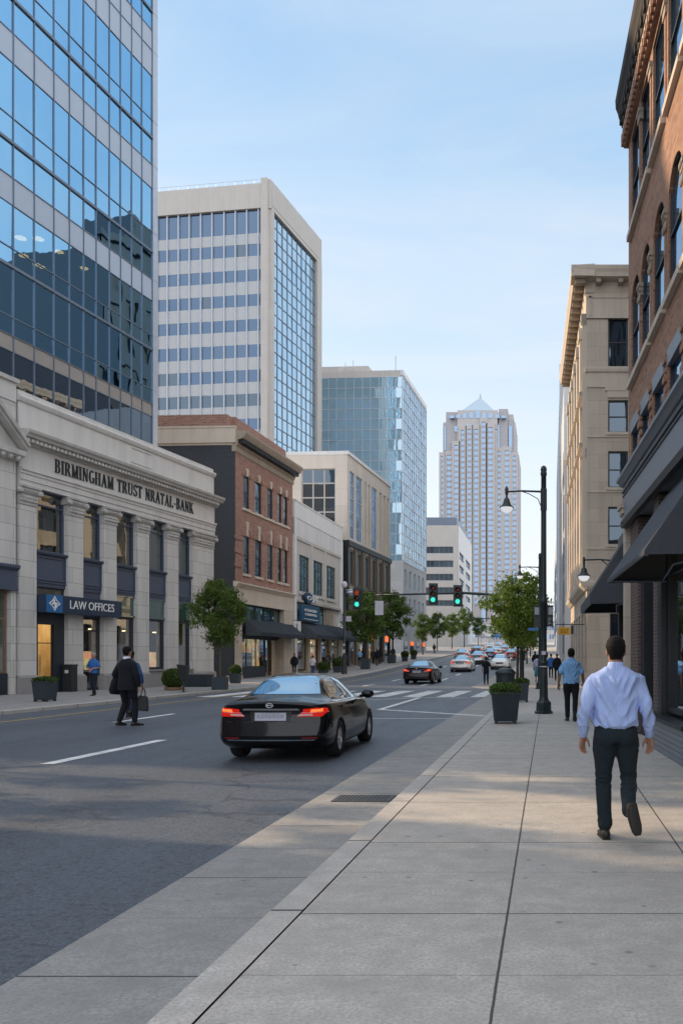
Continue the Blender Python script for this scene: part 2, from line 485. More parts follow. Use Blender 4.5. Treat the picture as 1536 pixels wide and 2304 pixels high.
def m_asphalt(name):
    m, nt, out = new_mat(name)
    g = N(nt, 'NewGeometry'); P = g.outputs['Position']
    sp = N(nt, 'SeparateXYZ', {0: P}); X = sp.outputs[0]
    v = N(nt, 'TexVoronoi', {'Vector': P, 'Scale': 75.0}, feature='F1')
    vv = N(nt, 'SeparateColor', {0: v.outputs[1]}).outputs[0]
    n1 = noi(nt, P, .35, 6, .6); n2 = noi(nt, pos(nt, (1.0, .12, 1)), 1.6, 4); n3 = noi(nt, P, 22, 4, .75)
    c = mixc(nt, n1, (.056, .071, .092), (.108, .127, .154))
    c = mixc(nt, ramp(nt, n2, [(.45, 0.0), (.8, .5)]).outputs[0], c, (.055, .06, .068))
    lane = None
    for lx in (-5.1, -9.4, -12.6):
        l_ = N(nt, 'MapRange', {0: mth(nt, 'ABSOLUTE', mth(nt, 'SUBTRACT', X, lx)), 1: .15, 2: .75, 3: 1.0, 4: 0.0}).outputs[0]
        lane = l_ if lane is None else mth(nt, 'MAXIMUM', lane, l_)
    c = mixc(nt, mth(nt, 'MULTIPLY', lane, mth(nt, 'MULTIPLY', noi(nt, pos(nt, (1.5, .25, 1)), 1.2, 5, .7), .8)), c, (.036, .039, .045))
    pt = ramp(nt, noi(nt, P, .22, 2, .4), [(.50, 0.0), (.515, .30)]).outputs[0]
    c = mixc(nt, pt, c, (.085, .097, .115))
    c = mixc(nt, ramp(nt, vv, [(.76, 0.0), (.95, .7)]).outputs[0], c, (.16, .172, .19))
    c = mixc(nt, ramp(nt, n3, [(.36, .85), (.5, 0.0)]).outputs[0], c, (.028, .03, .035))
    # pale worn strip and cracks
    cr = N(nt, 'TexVoronoi', {'Vector': N(nt, 'VectorMath', {0: P, 1: N(nt, 'VectorMath', {0: N(nt, 'TexNoise', {'Vector': P, 'Scale': 1.2, 'Detail': 5.0}).outputs[1], 1: (1.2, 1.2, 0)}, operation='MULTIPLY').outputs[0]}, operation='ADD').outputs[0], 'Scale': .16}, feature='DISTANCE_TO_EDGE')
    ck = N(nt, 'MapRange', {0: cr.outputs[0], 1: .0012, 2: .004, 3: .65, 4: 0.0}).outputs[0]
    c = mixc(nt, ck, c, (.025, .026, .03))
    h = mth(nt, 'ADD', mth(nt, 'MULTIPLY', v.outputs[0], -.8), mth(nt, 'MULTIPLY', n3, 1.0))
    prin(nt, out, Base_Color=c, Roughness=N(nt, 'MapRange', {0: n2, 3: .40, 4: .62}).outputs[0], Specular_IOR_Level=.6, Normal=bump(nt, h, .4, .012))
    return m
def m_marking(name, col):
    m, nt, out = new_mat(name)
    P = pos(nt)
    w = mth(nt, 'ADD', mth(nt, 'MULTIPLY', noi(nt, P, 3.0, 5, .7), .7), mth(nt, 'MULTIPLY', noi(nt, P, 40.0, 3, .7), .45))
    f = ramp(nt, w, [(.40, .8), (.54, .25), (.68, 0.0)]).outputs[0]
    c = mixc(nt, f, col, (.12, .125, .13))
    prin(nt, out, Base_Color=c, Roughness=.7)
    return m

M = {}
M['sidewalk'] = m_concrete('sidewalk_concrete', (.62, .58, .525), [-.235, 1.05, 2.3], 1.94, 4.99, line=.0045)
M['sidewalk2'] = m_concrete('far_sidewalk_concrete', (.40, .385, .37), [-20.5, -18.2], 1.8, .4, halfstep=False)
M['kerb'] = m_concrete('kerb_concrete', (.63, .59, .54), [], 1.94, 5.05, line=.012, spots=False, halfstep=False)
M['gutter'] = m_concrete('gutter_concrete', (.40, .39, .37), [], 1.94, 4.3, line=.006)
M['asphalt'] = m_asphalt('asphalt')
M['white_line'] = m_marking('white_road_paint', (.82, .82, .80))
M['yellow_line'] = m_marking('yellow_road_paint', (.55, .36, .09))
M['dirt'] = stone('far_ground', (.16, .155, .14))
M['bank'] = stone('pale_limestone', (.69, .665, .63), joint=(1.6, .72), jcol=.5, grime=.35, msize=.012)
M['bank_plain'] = stone('pale_limestone_plain', (.70, .675, .64), grime=.38)
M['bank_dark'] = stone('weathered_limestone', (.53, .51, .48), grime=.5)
M['stone_grey'] = stone('grey_plinth_stone', (.32, .31, .305))
M['navy'] = paint('navy_painted_panel', (.062, .085, .135), .45)
M['navy_dark'] = paint('dark_navy_frame', (.02, .028, .042), .4)
M['sign_navy'] = paint('navy_sign_metal', (.014, .035, .075), .4)
M['sign_blue'] = paint('bright_blue_sign_panel', (.02, .14, .36), .35)
M['white'] = paint('white_lettering', (.82, .82, .80), .5)
M['letter'] = paint('blackened_bronze_letter', (.012, .022, .028), .4)
M['brick_l'] = brick('weathered_red_brick', (.30, .125, .085), (.48, .25, .185), (.46, .40, .35), bw=.36, rh=.12, ms=.016)
M['brick_r'] = brick('warm_brown_brick', (.27, .125, .075), (.54, .285, .175), (.42, .32, .25), bw=.23, rh=.08, ms=.013)
M['brick_dk'] = brick('dark_purple_brick', (.10, .066, .06), (.15, .10, .09), (.22, .19, .175), bw=.24, rh=.068, ms=.014)
M['brick_slate'] = brick('slate_painted_brick', (.055, .062, .075), (.075, .084, .10), (.05, .055, .066), bw=.24, rh=.08, bmp=.7)
M['tan'] = stone('tan_limestone', (.60, .52, .43), joint=(1.5, .8), jcol=.66, msize=.01)
M['tan_plain'] = stone('tan_limestone_plain', (.64, .56, .465))
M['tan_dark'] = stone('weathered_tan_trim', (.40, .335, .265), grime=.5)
M['cream'] = stone('cream_panel', (.70, .63, .55), joint=(1.75, 1.75), jcol=.7, grime=.15, msize=.014, offset=0.0)
M['cream2'] = stone('cream_precast', (.56, .53, .495), grime=.2)
M['white_wall'] = stone('white_painted_render', (.76, .75, .745), joint=(.9, 9), jcol=.86, grime=.25, msize=.01)
M['white_trim'] = stone('white_painted_trim', (.80, .80, .79), grime=.25)
M['pale_grey'] = stone('pale_grey_cladding', (.60, .62, .635), joint=(2.5, 2.2), jcol=.75, grime=.15)
M['grey_metal'] = paint('grey_mullion_metal', (.17, .21, .27), .35, metal=.4)
M['pale_metal'] = paint('pale_blue_grey_metal', (.50, .55, .62), .3, metal=.2)
M['spandrel'] = paint('blue_grey_spandrel', (.42, .49, .59), .5, var=.03, sc_=.6, bmp=0)
M['mesh_spandrel'] = brick('woven_metal_spandrel', (.48, .44, .39), (.56, .51, .46), (.22, .20, .19), bw=.16, rh=.05, ms=.012)
M['spandrel2'] = paint('pale_spandrel_panel', (.46, .475, .49), .3, var=.08)
M['black_metal'] = paint('black_painted_metal', (.016, .02, .024), .42)
M['green_black'] = paint('dark_green_black_metal', (.012, .022, .025), .38)
M['charcoal'] = paint('charcoal_planter', (.028, .042, .056), .5)
M['awning'] = fabric('black_awning_canvas', (.075, .085, .10), sc_=200, var=.2)
M['awning2'] = fabric('slate_awning_canvas', (.030, .040, .052), sc_=200, var=.2)
M['signband'] = paint('slate_blue_fascia', (.20, .23, .27), .4, var=.1)
M['frame_dk'] = paint('dark_window_frame', (.018, .022, .028), .4)
M['frame_lt'] = paint('pale_window_frame', (.45, .43, .40), .5)
M['timber'] = paint('brown_timber_frame', (.20, .13, .085), .5)
M['gl_tower'] = glass('blue_tower_glass', refl=(.38, .70, .97), base=.70, top=.97, trans=.55, wave=.16, wsc=.4, tint=(.30, .36, .40))
M['gl_b4f'] = glass('blue_grey_ribbon_glass', inner=(.025, .042, .07), refl=(.28, .38, .53), base=.34, top=.9, wave=.04, wsc=.4, var=.6)
M['gl_b4s'] = glass('mirror_blue_glass', inner=(.05, .09, .14), refl=(.66, .86, 1.0), base=.62, top=.98, wave=.10, wsc=.5)
M['gl_b8'] = glass('pale_mirror_glass', inner=(.30, .47, .58), refl=(.68, .88, 1.0), base=.34, top=.97, wave=.12, wsc=.35)  # pale inner colour stands in for bright sky reflection and haze
M['gl_dark'] = glass('dark_window_glass', inner=(.008, .013, .02), refl=(.5, .62, .75), base=.16, top=.9, wave=.05, wsc=.8, var=1.5)
M['gl_blue'] = glass('dim_blue_window_glass', inner=(.012, .03, .055), refl=(.45, .62, .8), base=.22, top=.9, wave=.06, wsc=.8, var=1.0)
M['gl_shop'] = glass('clear_shop_glass', inner=(.01, .01, .01), refl=(.8, .88, .95), base=.17, top=.85, trans=.97, tint=(.78, .8, .8), wave=.02)
M['gl_bank'] = glass('tinted_bank_glass', inner=(.012, .012, .012), refl=(.55, .6, .62), base=.16, top=.8, trans=.75, tint=(.5, .5, .46), wave=.05, wsc=.9)
M['gl_green'] = glass('sea_green_glass', inner=(.035, .07, .075), refl=(.5, .6, .6), base=.15, top=.8, wave=.04)
M['gl_far'] = glass('far_blue_glass', inner=(.13, .19, .27), refl=(.46, .62, .82), base=.35, top=.9, wave=.05, wsc=.2, var=.8)  # lightened inner colour carries the distance haze
M['warm_wall'] = glow('lit_amber_wall', (1.0, .52, .14), .55)
def lobby():
    m, nt, out = new_mat('lit_amber_lobby')
    z = N(nt, 'SeparateXYZ', {0: pos(nt)}).outputs[2]
    s = N(nt, 'MapRange', {0: z, 1: .0, 2: 3.2, 3: .10, 4: .75}).outputs[0]
    n1 = noi(nt, pos(nt, (1, 1, .5)), 2.2, 4)
    e = N(nt, 'Emission', {'Color': mixc(nt, n1, (1.0, .42, .08), (1.0, .66, .26)), 'Strength': mth(nt, 'MULTIPLY', s, mth(nt, 'ADD', n1, .45))})
    nt.links.new(e.outputs[0], out.inputs[0]); return m
M['warm_wall'] = lobby()  # walls glow on their own, painting in the lamplight
M['warm_shelf'] = glow('lit_shop_shelves', (1.0, .66, .32), 1.1, var=.85, sc_=3.2)  # shelves glow on their own in place of shop lighting
M['cool_shelf'] = glow('dim_shop_display', (.55, .66, .8), .14, var=.9, sc_=4.0)  # display glows faintly on its own
M['lamp_warm'] = glow('warm_ceiling_lamp', (1.0, .72, .36), 5.0)
M['lamp_hot'] = glow('bright_office_ceiling_light', (1.0, .66, .24), 9.0)
M['lamp_yellow'] = glow('yellow_neon_tube', (1.0, .86, .2), 2.2)
M['lamp_red'] = glow('red_lit_sign', (1.0, .16, .05), 1.6)
M['sig_green'] = glow('green_signal_lens', (.06, .95, .72), 1.15)
M['sig_red_off'] = paint('unlit_red_lens', (.20, .012, .012), .3)
M['sig_red_dim'] = glow('faint_red_lens', (.8, .12, .06), .35)
M['sig_amber_off'] = paint('unlit_amber_lens', (.05, .028, .01), .3)
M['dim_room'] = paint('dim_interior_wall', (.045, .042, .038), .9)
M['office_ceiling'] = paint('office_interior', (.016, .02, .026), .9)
M['skin'] = paint('warm_skin', (.38, .20, .135), .5, var=.1, bmp=.02)
M['skin_dark'] = paint('brown_skin', (.20, .105, .07), .5, var=.1, bmp=.02)
M['hair'] = fabric('near_black_hair', (.006, .0045, .004), sc_=120, rough=.8)
M['hair_grey'] = fabric('grey_hair', (.30, .28, .26), sc_=120, rough=.7)
M['shirt'] = fabric('pale_blue_shirt_cotton', (.43, .55, .90), sc_=150, fold=1.1, foldsc=6.0, var=.05)
M['shirt_sky'] = fabric('sky_blue_shirt_cotton', (.20, .40, .68), sc_=150, fold=.8, foldsc=7.0)
M['denim'] = fabric('dark_teal_denim', (.016, .026, .033), sc_=180, fold=.9, foldsc=6.0, var=.3)
M['black_cloth'] = fabric('black_suit_cloth', (.010, .012, .017), fold=.4)
M['navy_cloth'] = fabric('navy_trouser_cloth', (.014, .02, .035), fold=.4)
M['blue_cloth'] = fabric('bright_blue_cloth', (.035, .14, .40), fold=.4)
M['deep_blue_cloth'] = fabric('deep_blue_jacket_cloth', (.025, .07, .19), fold=.4)
M['jeans'] = fabric('blue_jeans_denim', (.05, .12, .26), fold=.4)
M['teal_cloth'] = fabric('teal_skirt_cloth', (.055, .19, .28), fold=.5)
M['white_cloth'] = fabric('white_cotton', (.66, .65, .74), fold=.4)
M['lilac_cloth'] = fabric('pale_lilac_cotton', (.45, .46, .66), fold=.4)
M['grey_cloth'] = fabric('dark_grey_cloth', (.045, .045, .05), fold=.4)
M['brown_cloth'] = fabric('brown_cloth', (.09, .05, .035), fold=.4)
M['shoe'] = paint('black_leather_shoe', (.010, .009, .009), .45)
M['sole'] = paint('dark_rubber_sole', (.030, .027, .025), .8)
M['belt'] = paint('black_leather_belt', (.006, .006, .007), .5)
M['bark'] = stone('grey_brown_bark', (.12, .095, .07), bmp=.8)
M['bark_dk'] = stone('dark_bark', (.04, .035, .03), bmp=.8)
M['leaf'] = leafmat('fresh_green_leaf', (.05, .10, .018), (.20, .30, .05))
M['leaf_mid'] = leafmat('soft_green_leaf', (.035, .07, .016), (.15, .225, .045))
M['leaf_dk'] = leafmat('mid_green_leaf', (.035, .075, .02), (.14, .23, .05))
M['leaf_far'] = leafmat('blue_green_leaf', (.03, .065, .03), (.075, .13, .06))
M['box'] = leafmat('boxwood_leaf', (.02, .045, .008), (.075, .13, .022), .2)
M['car_black'] = paint('gloss_black_car_paint', (.003, .0035, .005), .12, var=.05, spec=.25, coat=.3, bmp=0)
M['car_dark'] = paint('gloss_dark_maroon_paint', (.010, .004, .005), .2, var=.05, spec=.25, coat=.15, bmp=0)
M['car_white'] = paint('gloss_white_car_paint', (.72, .70, .66), .25, var=.03, coat=1.0, bmp=0)
M['car_silver'] = paint('silver_car_paint', (.40, .42, .45), .25, metal=.5, coat=1.0, bmp=0)
M['car_red'] = paint('gloss_red_car_paint', (.36, .045, .03), .25, coat=1.0, bmp=0)
M['car_blue'] = paint('gloss_blue_car_paint', (.05, .10, .22), .25, coat=1.0, bmp=0)
M['car_glass'] = glass('car_side_glass', inner=(.006, .008, .009), refl=(.75, .85, .95), base=.10, top=.95, rough=.01)
M['car_rear_glass'] = glass('car_rear_glass', inner=(.05, .08, .10), refl=(.62, .82, .95), base=.36, top=.98, rough=.02, var=.5)
M['tyre'] = paint('tyre_rubber', (.012, .012, .013), .85)
M['rim'] = paint('alloy_rim', (.62, .62, .65), .35, metal=.35)
M['chrome'] = paint('chrome_trim', (.6, .62, .65), .12, metal=1.0, bmp=0)
M['tail'] = glow('lit_red_tail_lamp', (1.0, .03, .02), .55)
M['tail_hot'] = glow('bright_orange_bulb', (1.0, .20, .05), 1.5)
M['tail_pale'] = paint('pale_reversing_lens', (.62, .42, .42), .25)
M['reflector'] = paint('dull_red_reflector', (.22, .015, .015), .3)
M['plate'] = paint('white_number_plate', (.42, .45, .52), .4)
M['plate_ink'] = paint('grey_plate_ink', (.16, .19, .26), .5)
M['frost'] = glow('frosted_lamp_globe', (.86, .88, .92), .8)
M['yellow_sign'] = paint('yellow_sign_face', (.72, .36, .01), .5)
M['teal_sign'] = paint('deep_teal_sign_face', (.008, .07, .14), .45)
M['pyramid'] = paint('hazed_copper_green', (.36, .46, .54), .5)  # blue-grey of distance haze mixed into the copper green
M['far_beige'] = stone('hazy_beige_granite', (.52, .495, .49), grime=.05)  # distance haze put into the stone colour
M['far_beige2'] = stone('hazy_mauve_granite', (.43, .42, .445), grime=.05)  # same haze tint, mauve stone
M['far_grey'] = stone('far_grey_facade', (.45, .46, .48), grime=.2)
M['band_glass'] = glass('grey_ribbon_glass', inner=(.06, .07, .08), refl=(.6, .68, .76), base=.18, top=.8)
M['iron'] = paint('cast_iron_grate', (.10, .10, .10), .6, metal=.4)
M['terracotta'] = paint('terracotta_dish', (.24, .15, .09), .8)
M['soil'] = paint('dark_soil', (.03, .022, .015), .95)
M['bronze_brown'] = paint('bronze_brown_panel', (.15, .115, .09), .35, metal=.3)
M['bronze_tan'] = paint('tan_metal_panel', (.36, .29, .22), .4)
M['bronze_grey'] = paint('plum_grey_panel', (.13, .115, .12), .4)
M['paper'] = paint('paper_notice', (.55, .54, .60), .7)
M['pedestrian_screen'] = paint('grey_signal_hood', (.36, .36, .42), .5)
# ------------------------------------------------------------------ lettering
def text_mb(F, s, u0, u1, z0, h, y, ext=.03, M4=None, slant=0.0):
    cu = bpy.data.curves.new('lettering', 'FONT'); cu.body = s; cu.size = 1.0; cu.extrude = .0; cu.resolution_u = 3
    o = bpy.data.objects.new('lettering', cu); COL.objects.link(o)
    dg = bpy.context.evaluated_depsgraph_get()
    me = bpy.data.meshes.new_from_object(o.evaluated_get(dg))
    bpy.data.objects.remove(o); bpy.data.curves.remove(cu)
    xs = [v.co.x for v in me.vertices]; ys = [v.co.y for v in me.vertices]
    ax, bx_, ay, by = min(xs), max(xs), min(ys), max(ys)
    b = MB(M4 if M4 is not None else F.M)
    for p in me.polygons:
        pts = [((me.vertices[i].co.x - ax) / (bx_ - ax) * (u1 - u0) + u0, y - ext, (me.vertices[i].co.y - ay) / (by - ay) * h + z0) for i in p.vertices]
        b.face(pts)
    # rims
    bm = bmesh.new(); bm.from_mesh(me)
    for e in bm.edges:
        if len(e.link_faces) == 1:
            q = [((v.co.x - ax) / (bx_ - ax) * (u1 - u0) + u0, (v.co.y - ay) / (by - ay) * h + z0) for v in e.verts]
            b.face([(q[0][0], y - ext, q[0][1]), (q[1][0], y - ext, q[1][1]), (q[1][0], y, q[1][1]), (q[0][0], y, q[0][1])])
    bm.free(); bpy.data.meshes.remove(me)
    return b

def serif_glyph(ch):
    """thick-and-thin roman capitals as convex pieces on a unit height; returns (width, [polygons])"""
    P = []
    K, T, SR = .17, .055, .045
    def st(x0, y0, x1, y1, w): P.append([(x0 - w / 2, y0), (x0 + w / 2, y0), (x1 + w / 2, y1), (x1 - w / 2, y1)])
    def bar(x0, x1, y, h=SR): P.append([(x0, y - h / 2), (x1, y - h / 2), (x1, y + h / 2), (x0, y + h / 2)])
    def feet(x, w=.32, both=True, top=True, bot=True):
        if bot: bar(x - w / 2, x + w / 2, SR / 2)
        if top: bar(x - w / 2, x + w / 2, 1 - SR / 2)
    def arc(cx, cy, rx, ry, a0, a1, w, t, n=10):
        for i in range(n):
            a, b = R(a0 + (a1 - a0) * i / n), R(a0 + (a1 - a0) * (i + 1) / n)
            o = lambda q: (cx + rx * math.cos(q), cy + ry * math.sin(q)); r = lambda q: (cx + (rx - w) * math.cos(q), cy + (ry - t) * math.sin(q))
            P.append([r(a), o(a), o(b), r(b)])
    if ch == 'I': st(.2, 0, .2, 1, K); feet(.2); return .40, P
    if ch == 'B':
        st(.18, 0, .18, 1, K); feet(.16, .30); bar(.2, .45, 1 - T / 2, T); bar(.2, .45, .53, T); bar(.2, .47, T / 2, T)
        arc(.42, .76, .24, .24, -90, 90, K * .95, T); arc(.44, .265, .27, .265, -90, 90, K, T); return .76, P
    if ch == 'R':
        st(.18, 0, .18, 1, K); feet(.17, .34); bar(.2, .45, 1 - T / 2, T); bar(.2, .45, .49, T)
        arc(.43, .74, .25, .26, -90, 90, K, T); st(.72, 0, .46, .5, K); bar(.62, .86, SR / 2); return .84, P
    if ch == 'M':
        st(.16, 0, .16, 1, T); st(.82, 0, .82, 1, K); st(.48, 0, .2, 1, K * .9); st(.47, 0, .80, 1, T * 1.2)
        feet(.15, .24, top=True); feet(.83, .30); return .98, P
    if ch == 'N':
        st(.15, 0, .15, 1, T); st(.70, 0, .70, 1, T); st(.68, 0, .17, 1, K); feet(.15, .26, top=True); bar(.58, .82, 1 - SR / 2); return .86, P
    if ch == 'G':
        arc(.44, .5, .40, .51, 50, 310, K, T, 16); st(.70, .06, .70, .44, K); bar(.54, .84, .44); return .84, P
    if ch == 'H':
        st(.17, 0, .17, 1, K); st(.68, 0, .68, 1, K); bar(.2, .65, .52, T); feet(.17); feet(.68); return .86, P
    if ch == 'A':
        st(.12, 0, .42, 1, T); st(.72, 0, .42, 1, K); bar(.22, .60, .34, T); bar(.0, .26, SR / 2); bar(.58, .86, SR / 2); return .86, P
    if ch == 'T':
        st(.38, 0, .38, 1, K); bar(.04, .72, 1 - T / 2, T); bar(.22, .54, SR / 2); st(.06, .8, .06, 1, .045); st(.70, .8, .70, 1, .045); return .76, P
    if ch == 'U':
        st(.18, .3, .18, 1, K); st(.70, .3, .70, 1, T * 1.2); arc(.43, .31, .335, .32, 180, 360, .1, .07, 12); feet(.17, .34, bot=False); feet(.70, .26, bot=False); return .86, P
    if ch == 'S':
        arc(.34, .745, .27, .265, 30, 270, .12, T, 12); arc(.34, .265, .29, .27, -150, 90, .13, T, 12); st(.58, .74, .58, .97, .04); st(.07, .04, .07, .28, .04); return .68, P
    if ch == 'L': st(.18, 0, .18, 1, K); feet(.18); bar(.2, .64, T / 2, T); st(.64, 0, .64, .24, .045); return .70, P
    if ch == 'K':
        st(.18, 0, .18, 1, K); feet(.18); st(.25, .42, .66, 1, T); st(.74, 0, .36, .56, K); bar(.54, .80, 1 - SR / 2); bar(.62, .9, SR / 2); return .88, P
    if ch == '-': bar(.04, .40, .40, .08); return .46, P
    return .42, P
def serif_mb(F, s, u0, u1, z0, h, y, ext=.05):
    items, x = [], 0
    for ch in s:
        w, P = serif_glyph(ch); items.append((x, P)); x += w + .09
    k = (u1 - u0) / (x - .09)
    b = F.mb(); j = 0
    for x0, P in items:
        for q in P:
            j += 1; e = ext + .0012 * (j % 7)
            pts = [(u0 + (x0 + a) * k, z0 + c * h) for a, c in q]
            ar = sum(pts[i][0] * pts[(i + 1) % len(pts)][1] - pts[(i + 1) % len(pts)][0] * pts[i][1] for i in range(len(pts)))
            b.poly(pts if ar > 0 else pts[::-1], y - e, y)
    return b

def curtain(F, root, us, zs, mg, mf, mw=.06, md=.09, zw=None, y=0.0, span=None, skip=None, tilt=.006, name='window_pane', mspan=None, zbars=None):
    """glazed grid: panes as parts, the bars as one frame; span: row indexes that are solid panels"""
    panes, spans = [], []
    for i in range(len(us) - 1):
        for j in range(len(zs) - 1):
            if skip and skip(i, j): continue
            a, b_, c, d = us[i], us[i + 1], zs[j], zs[j + 1]
            t, t2 = rnd.gauss(0, tilt), rnd.gauss(0, tilt)
            mb = F.mb()
            if span and j in span: t = t2 = 0; 
            mb.face([(a, y - t - t2, c), (b_, y + t - t2, c), (b_, y + t + t2, d), (a, y - t + t2, d)])
            (spans if span and j in span else panes).append(mb)
    many(name, panes, mg, root)
    if spans: many('spandrel_panel', spans, mspan, root)
    fr = F.mb()
    for u in us: fr.box(u - mw / 2, u + mw / 2, y - md, y + .03, zs[0], zs[-1])
    for j, z in enumerate(zs):
        w = (zw or {}).get(j, mw)
        fr.box(us[0], us[-1], y - md * .8 - (0.05 if w > mw else 0), y + .025, z - w / 2, z + w / 2)
    return fr.build('window_frame', mf, root)

# ------------------------------------------------------------------ the ground
YS = [-30, -10, -4] + [i * 2.0 for i in range(0, 60)] + [125 + 8 * i for i in range(0, 36)]
def kx(y):            # outer edge of the right kerb
    if y < 43: return -1.67
    if y < 49: return -1.67 - 1.75 * (0.5 - 0.5 * math.cos(math.pi * (y - 43) / 6))
    return -3.42
def strip(fl, fr, z, ys=YS):
    b = MB()
    for i in range(len(ys) - 1):
        a, c = ys[i], ys[i + 1]
        b.face([(fl(a), a, z + hill(a)), (fr(a), a, z + hill(a)), (fr(c), c, z + hill(c)), (fl(c), c, z + hill(c))])
    return b
def vstrip(f, z0, z1, flip=False, ys=YS):
    b = MB()
    for i in range(len(ys) - 1):
        a, c = ys[i], ys[i + 1]
        q = [(f(a), a, z0 + hill(a)), (f(c), c, z0 + hill(c)), (f(c), c, z1 + hill(c)), (f(a), a, z1 + hill(a))]
        b.face(q[::-1] if flip else q)
    return b
YG = [-400, -60, -30] + [i * 10.0 for i in range(0, 34)] + [420, 700, 1500, 4000]
gb = MB()
for i in range(len(YG) - 1):
    a, c = YG[i], YG[i + 1]
    for x0, x1 in ((-3000, -300), (-300, -26), (-26, 26), (26, 300), (300, 3000)):
        gb.face([(x0, a, hill(a) - .35), (x1, a, hill(a) - .35), (x1, c, hill(c) - .35), (x0, c, hill(c) - .35)])
gb.build('ground', M['dirt'], kind='structure')
strip(lambda y: -15.75, lambda y: kx(y) - 1.03, ROAD).build('road', M['asphalt'], kind='structure')
strip(lambda y: kx(y) - 1.03, lambda y: kx(y) + .01, ROAD + .006).build('gutter', M['gutter'], kind='structure')
kb = strip(lambda y: kx(y) + .018, lambda y: kx(y) + .205, .0)
kb.add(vstrip(lambda y: kx(y), ROAD, -.018, True))
for i in range(len(YS) - 1):
    a, c = YS[i], YS[i + 1]
    kb.face([(kx(a), a, hill(a) - .018), (kx(a) + .018, a, hill(a)), (kx(c) + .018, c, hill(c)), (kx(c), c, hill(c) - .018)][::-1])
kb.build('kerb', M['kerb'], kind='structure')
strip(lambda y: kx(y) + .215, lambda y: 24.0, -.003).add(vstrip(lambda y: kx(y) + .215, -.05, -.003, True)).build('sidewalk', M['sidewalk'], kind='structure')
strip(lambda y: kx(y) + .2, lambda y: kx(y) + .22, -.045).build('pavement_joint', M['dirt'], kind='structure')
lk = strip(lambda y: -15.96, lambda y: -15.77, 0.0); lk.add(vstrip(lambda y: -15.76, ROAD, -.01))
for i in range(len(YS) - 1):
    a, c = YS[i], YS[i + 1]
    lk.face([(-15.77, a, hill(a)), (-15.76, a, hill(a) - .01), (-15.76, c, hill(c) - .01), (-15.77, c, hill(c))])
lk.build('kerb', M['kerb'], kind='structure')
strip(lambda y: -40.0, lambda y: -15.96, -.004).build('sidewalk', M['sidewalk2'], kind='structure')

def flat(x0, x1, y0, y1, dz=.005, b=None):
    b = b or MB(); n = max(1, int((y1 - y0) / 3))
    for i in range(n):
        a, c = y0 + (y1 - y0) * i / n, y0 + (y1 - y0) * (i + 1) / n
        b.face([(x0, a, ROAD + dz + hill(a)), (x1, a, ROAD + dz + hill(a)), (x1, c, ROAD + dz + hill(c)), (x0, c, ROAD + dz + hill(c))])
    return b
b = MB()
y = 13.0
while y < 200:                                    # lane dashes
    if not 33 < y < 44: flat(-7.82, -7.60, y, y + 3.9, b=b)
    y += 9.6
y = 12.0
while y < 200:
    if not 33 < y < 44: flat(-11.15, -10.96, y, y + 3.4, b=b)
    y += 9.6
for x, w in ((-3.2, .1),):
    flat(x, x + w, 52, 120, b=b)
# parking box corner and the fine stop line ahead of the crossing
flat(-5.48, -5.28, 27.1, 35.5, .006, b)
def seg(b, p, q, w, dz=.0075):
    p, q = Vector(p), Vector(q); d = (q - p).normalized(); n = Vector((-d.y, d.x)) * w / 2
    b.face([(v.x, v.y, ROAD + dz) for v in (p - n, q - n, q + n, p + n)])
seg(b, (-5.45, 27.1), (-1.8, 24.0), .26)
seg(b, (-6.4, 23.0), (-2.7, 22.9), .14)
seg(b, (-9.0, 31.0), (-5.4, 35.4), .2)
seg(b, (-5.4, 35.5), (-2.8, 35.0), .2)
b.build('lane_marking', M['white_line'], kind='structure')
b = MB()
for i in range(9):
    x = -15.0 + i * 1.46
    b.face([(x, 36.0, ROAD + .005), (x + .78, 36.0, ROAD + .005), (x + .78 + .15, 43.0, ROAD + .005), (x + .15, 43.0, ROAD + .005)])
b.build('crosswalk', M['white_line'], kind='structure')
b = MB(); flat(-14.05, -13.92, -10, 44, .006, b); flat(-14.05, -13.92, 46, 180, .006, b)
b.build('edge_line', M['yellow_line'], kind='structure')

# storm drain in the gutter
t = thing('storm_drain', 'cast iron grate set in the concrete gutter beside the kerb', 'drain', (-2.12, 9.75, ROAD + .006))
b = MB(); b.box(-.31, .31, -.2, .2, .0, .006)
b.M = Matrix.Translation(t.location); b.v = [Vector(v) + t.location for v in b.v]
b.build('drain_pit', M['charcoal'], t)
b = MB(Matrix.Translation(t.location))
for i in range(13):
    x = -.285 + i * .0475
    b.box(x - .013, x + .013, -.19, .19, .004, .012)
for yy in (-.19, -.095, 0, .095, .19): b.box(-.31, .31, yy - .014, yy + .014, .006, .0125)
b.box(-.33, -.30, -.21, .21, .002, .013); b.box(.30, .33, -.21, .21, .002, .013)
b.build('grate', M['iron'], t)
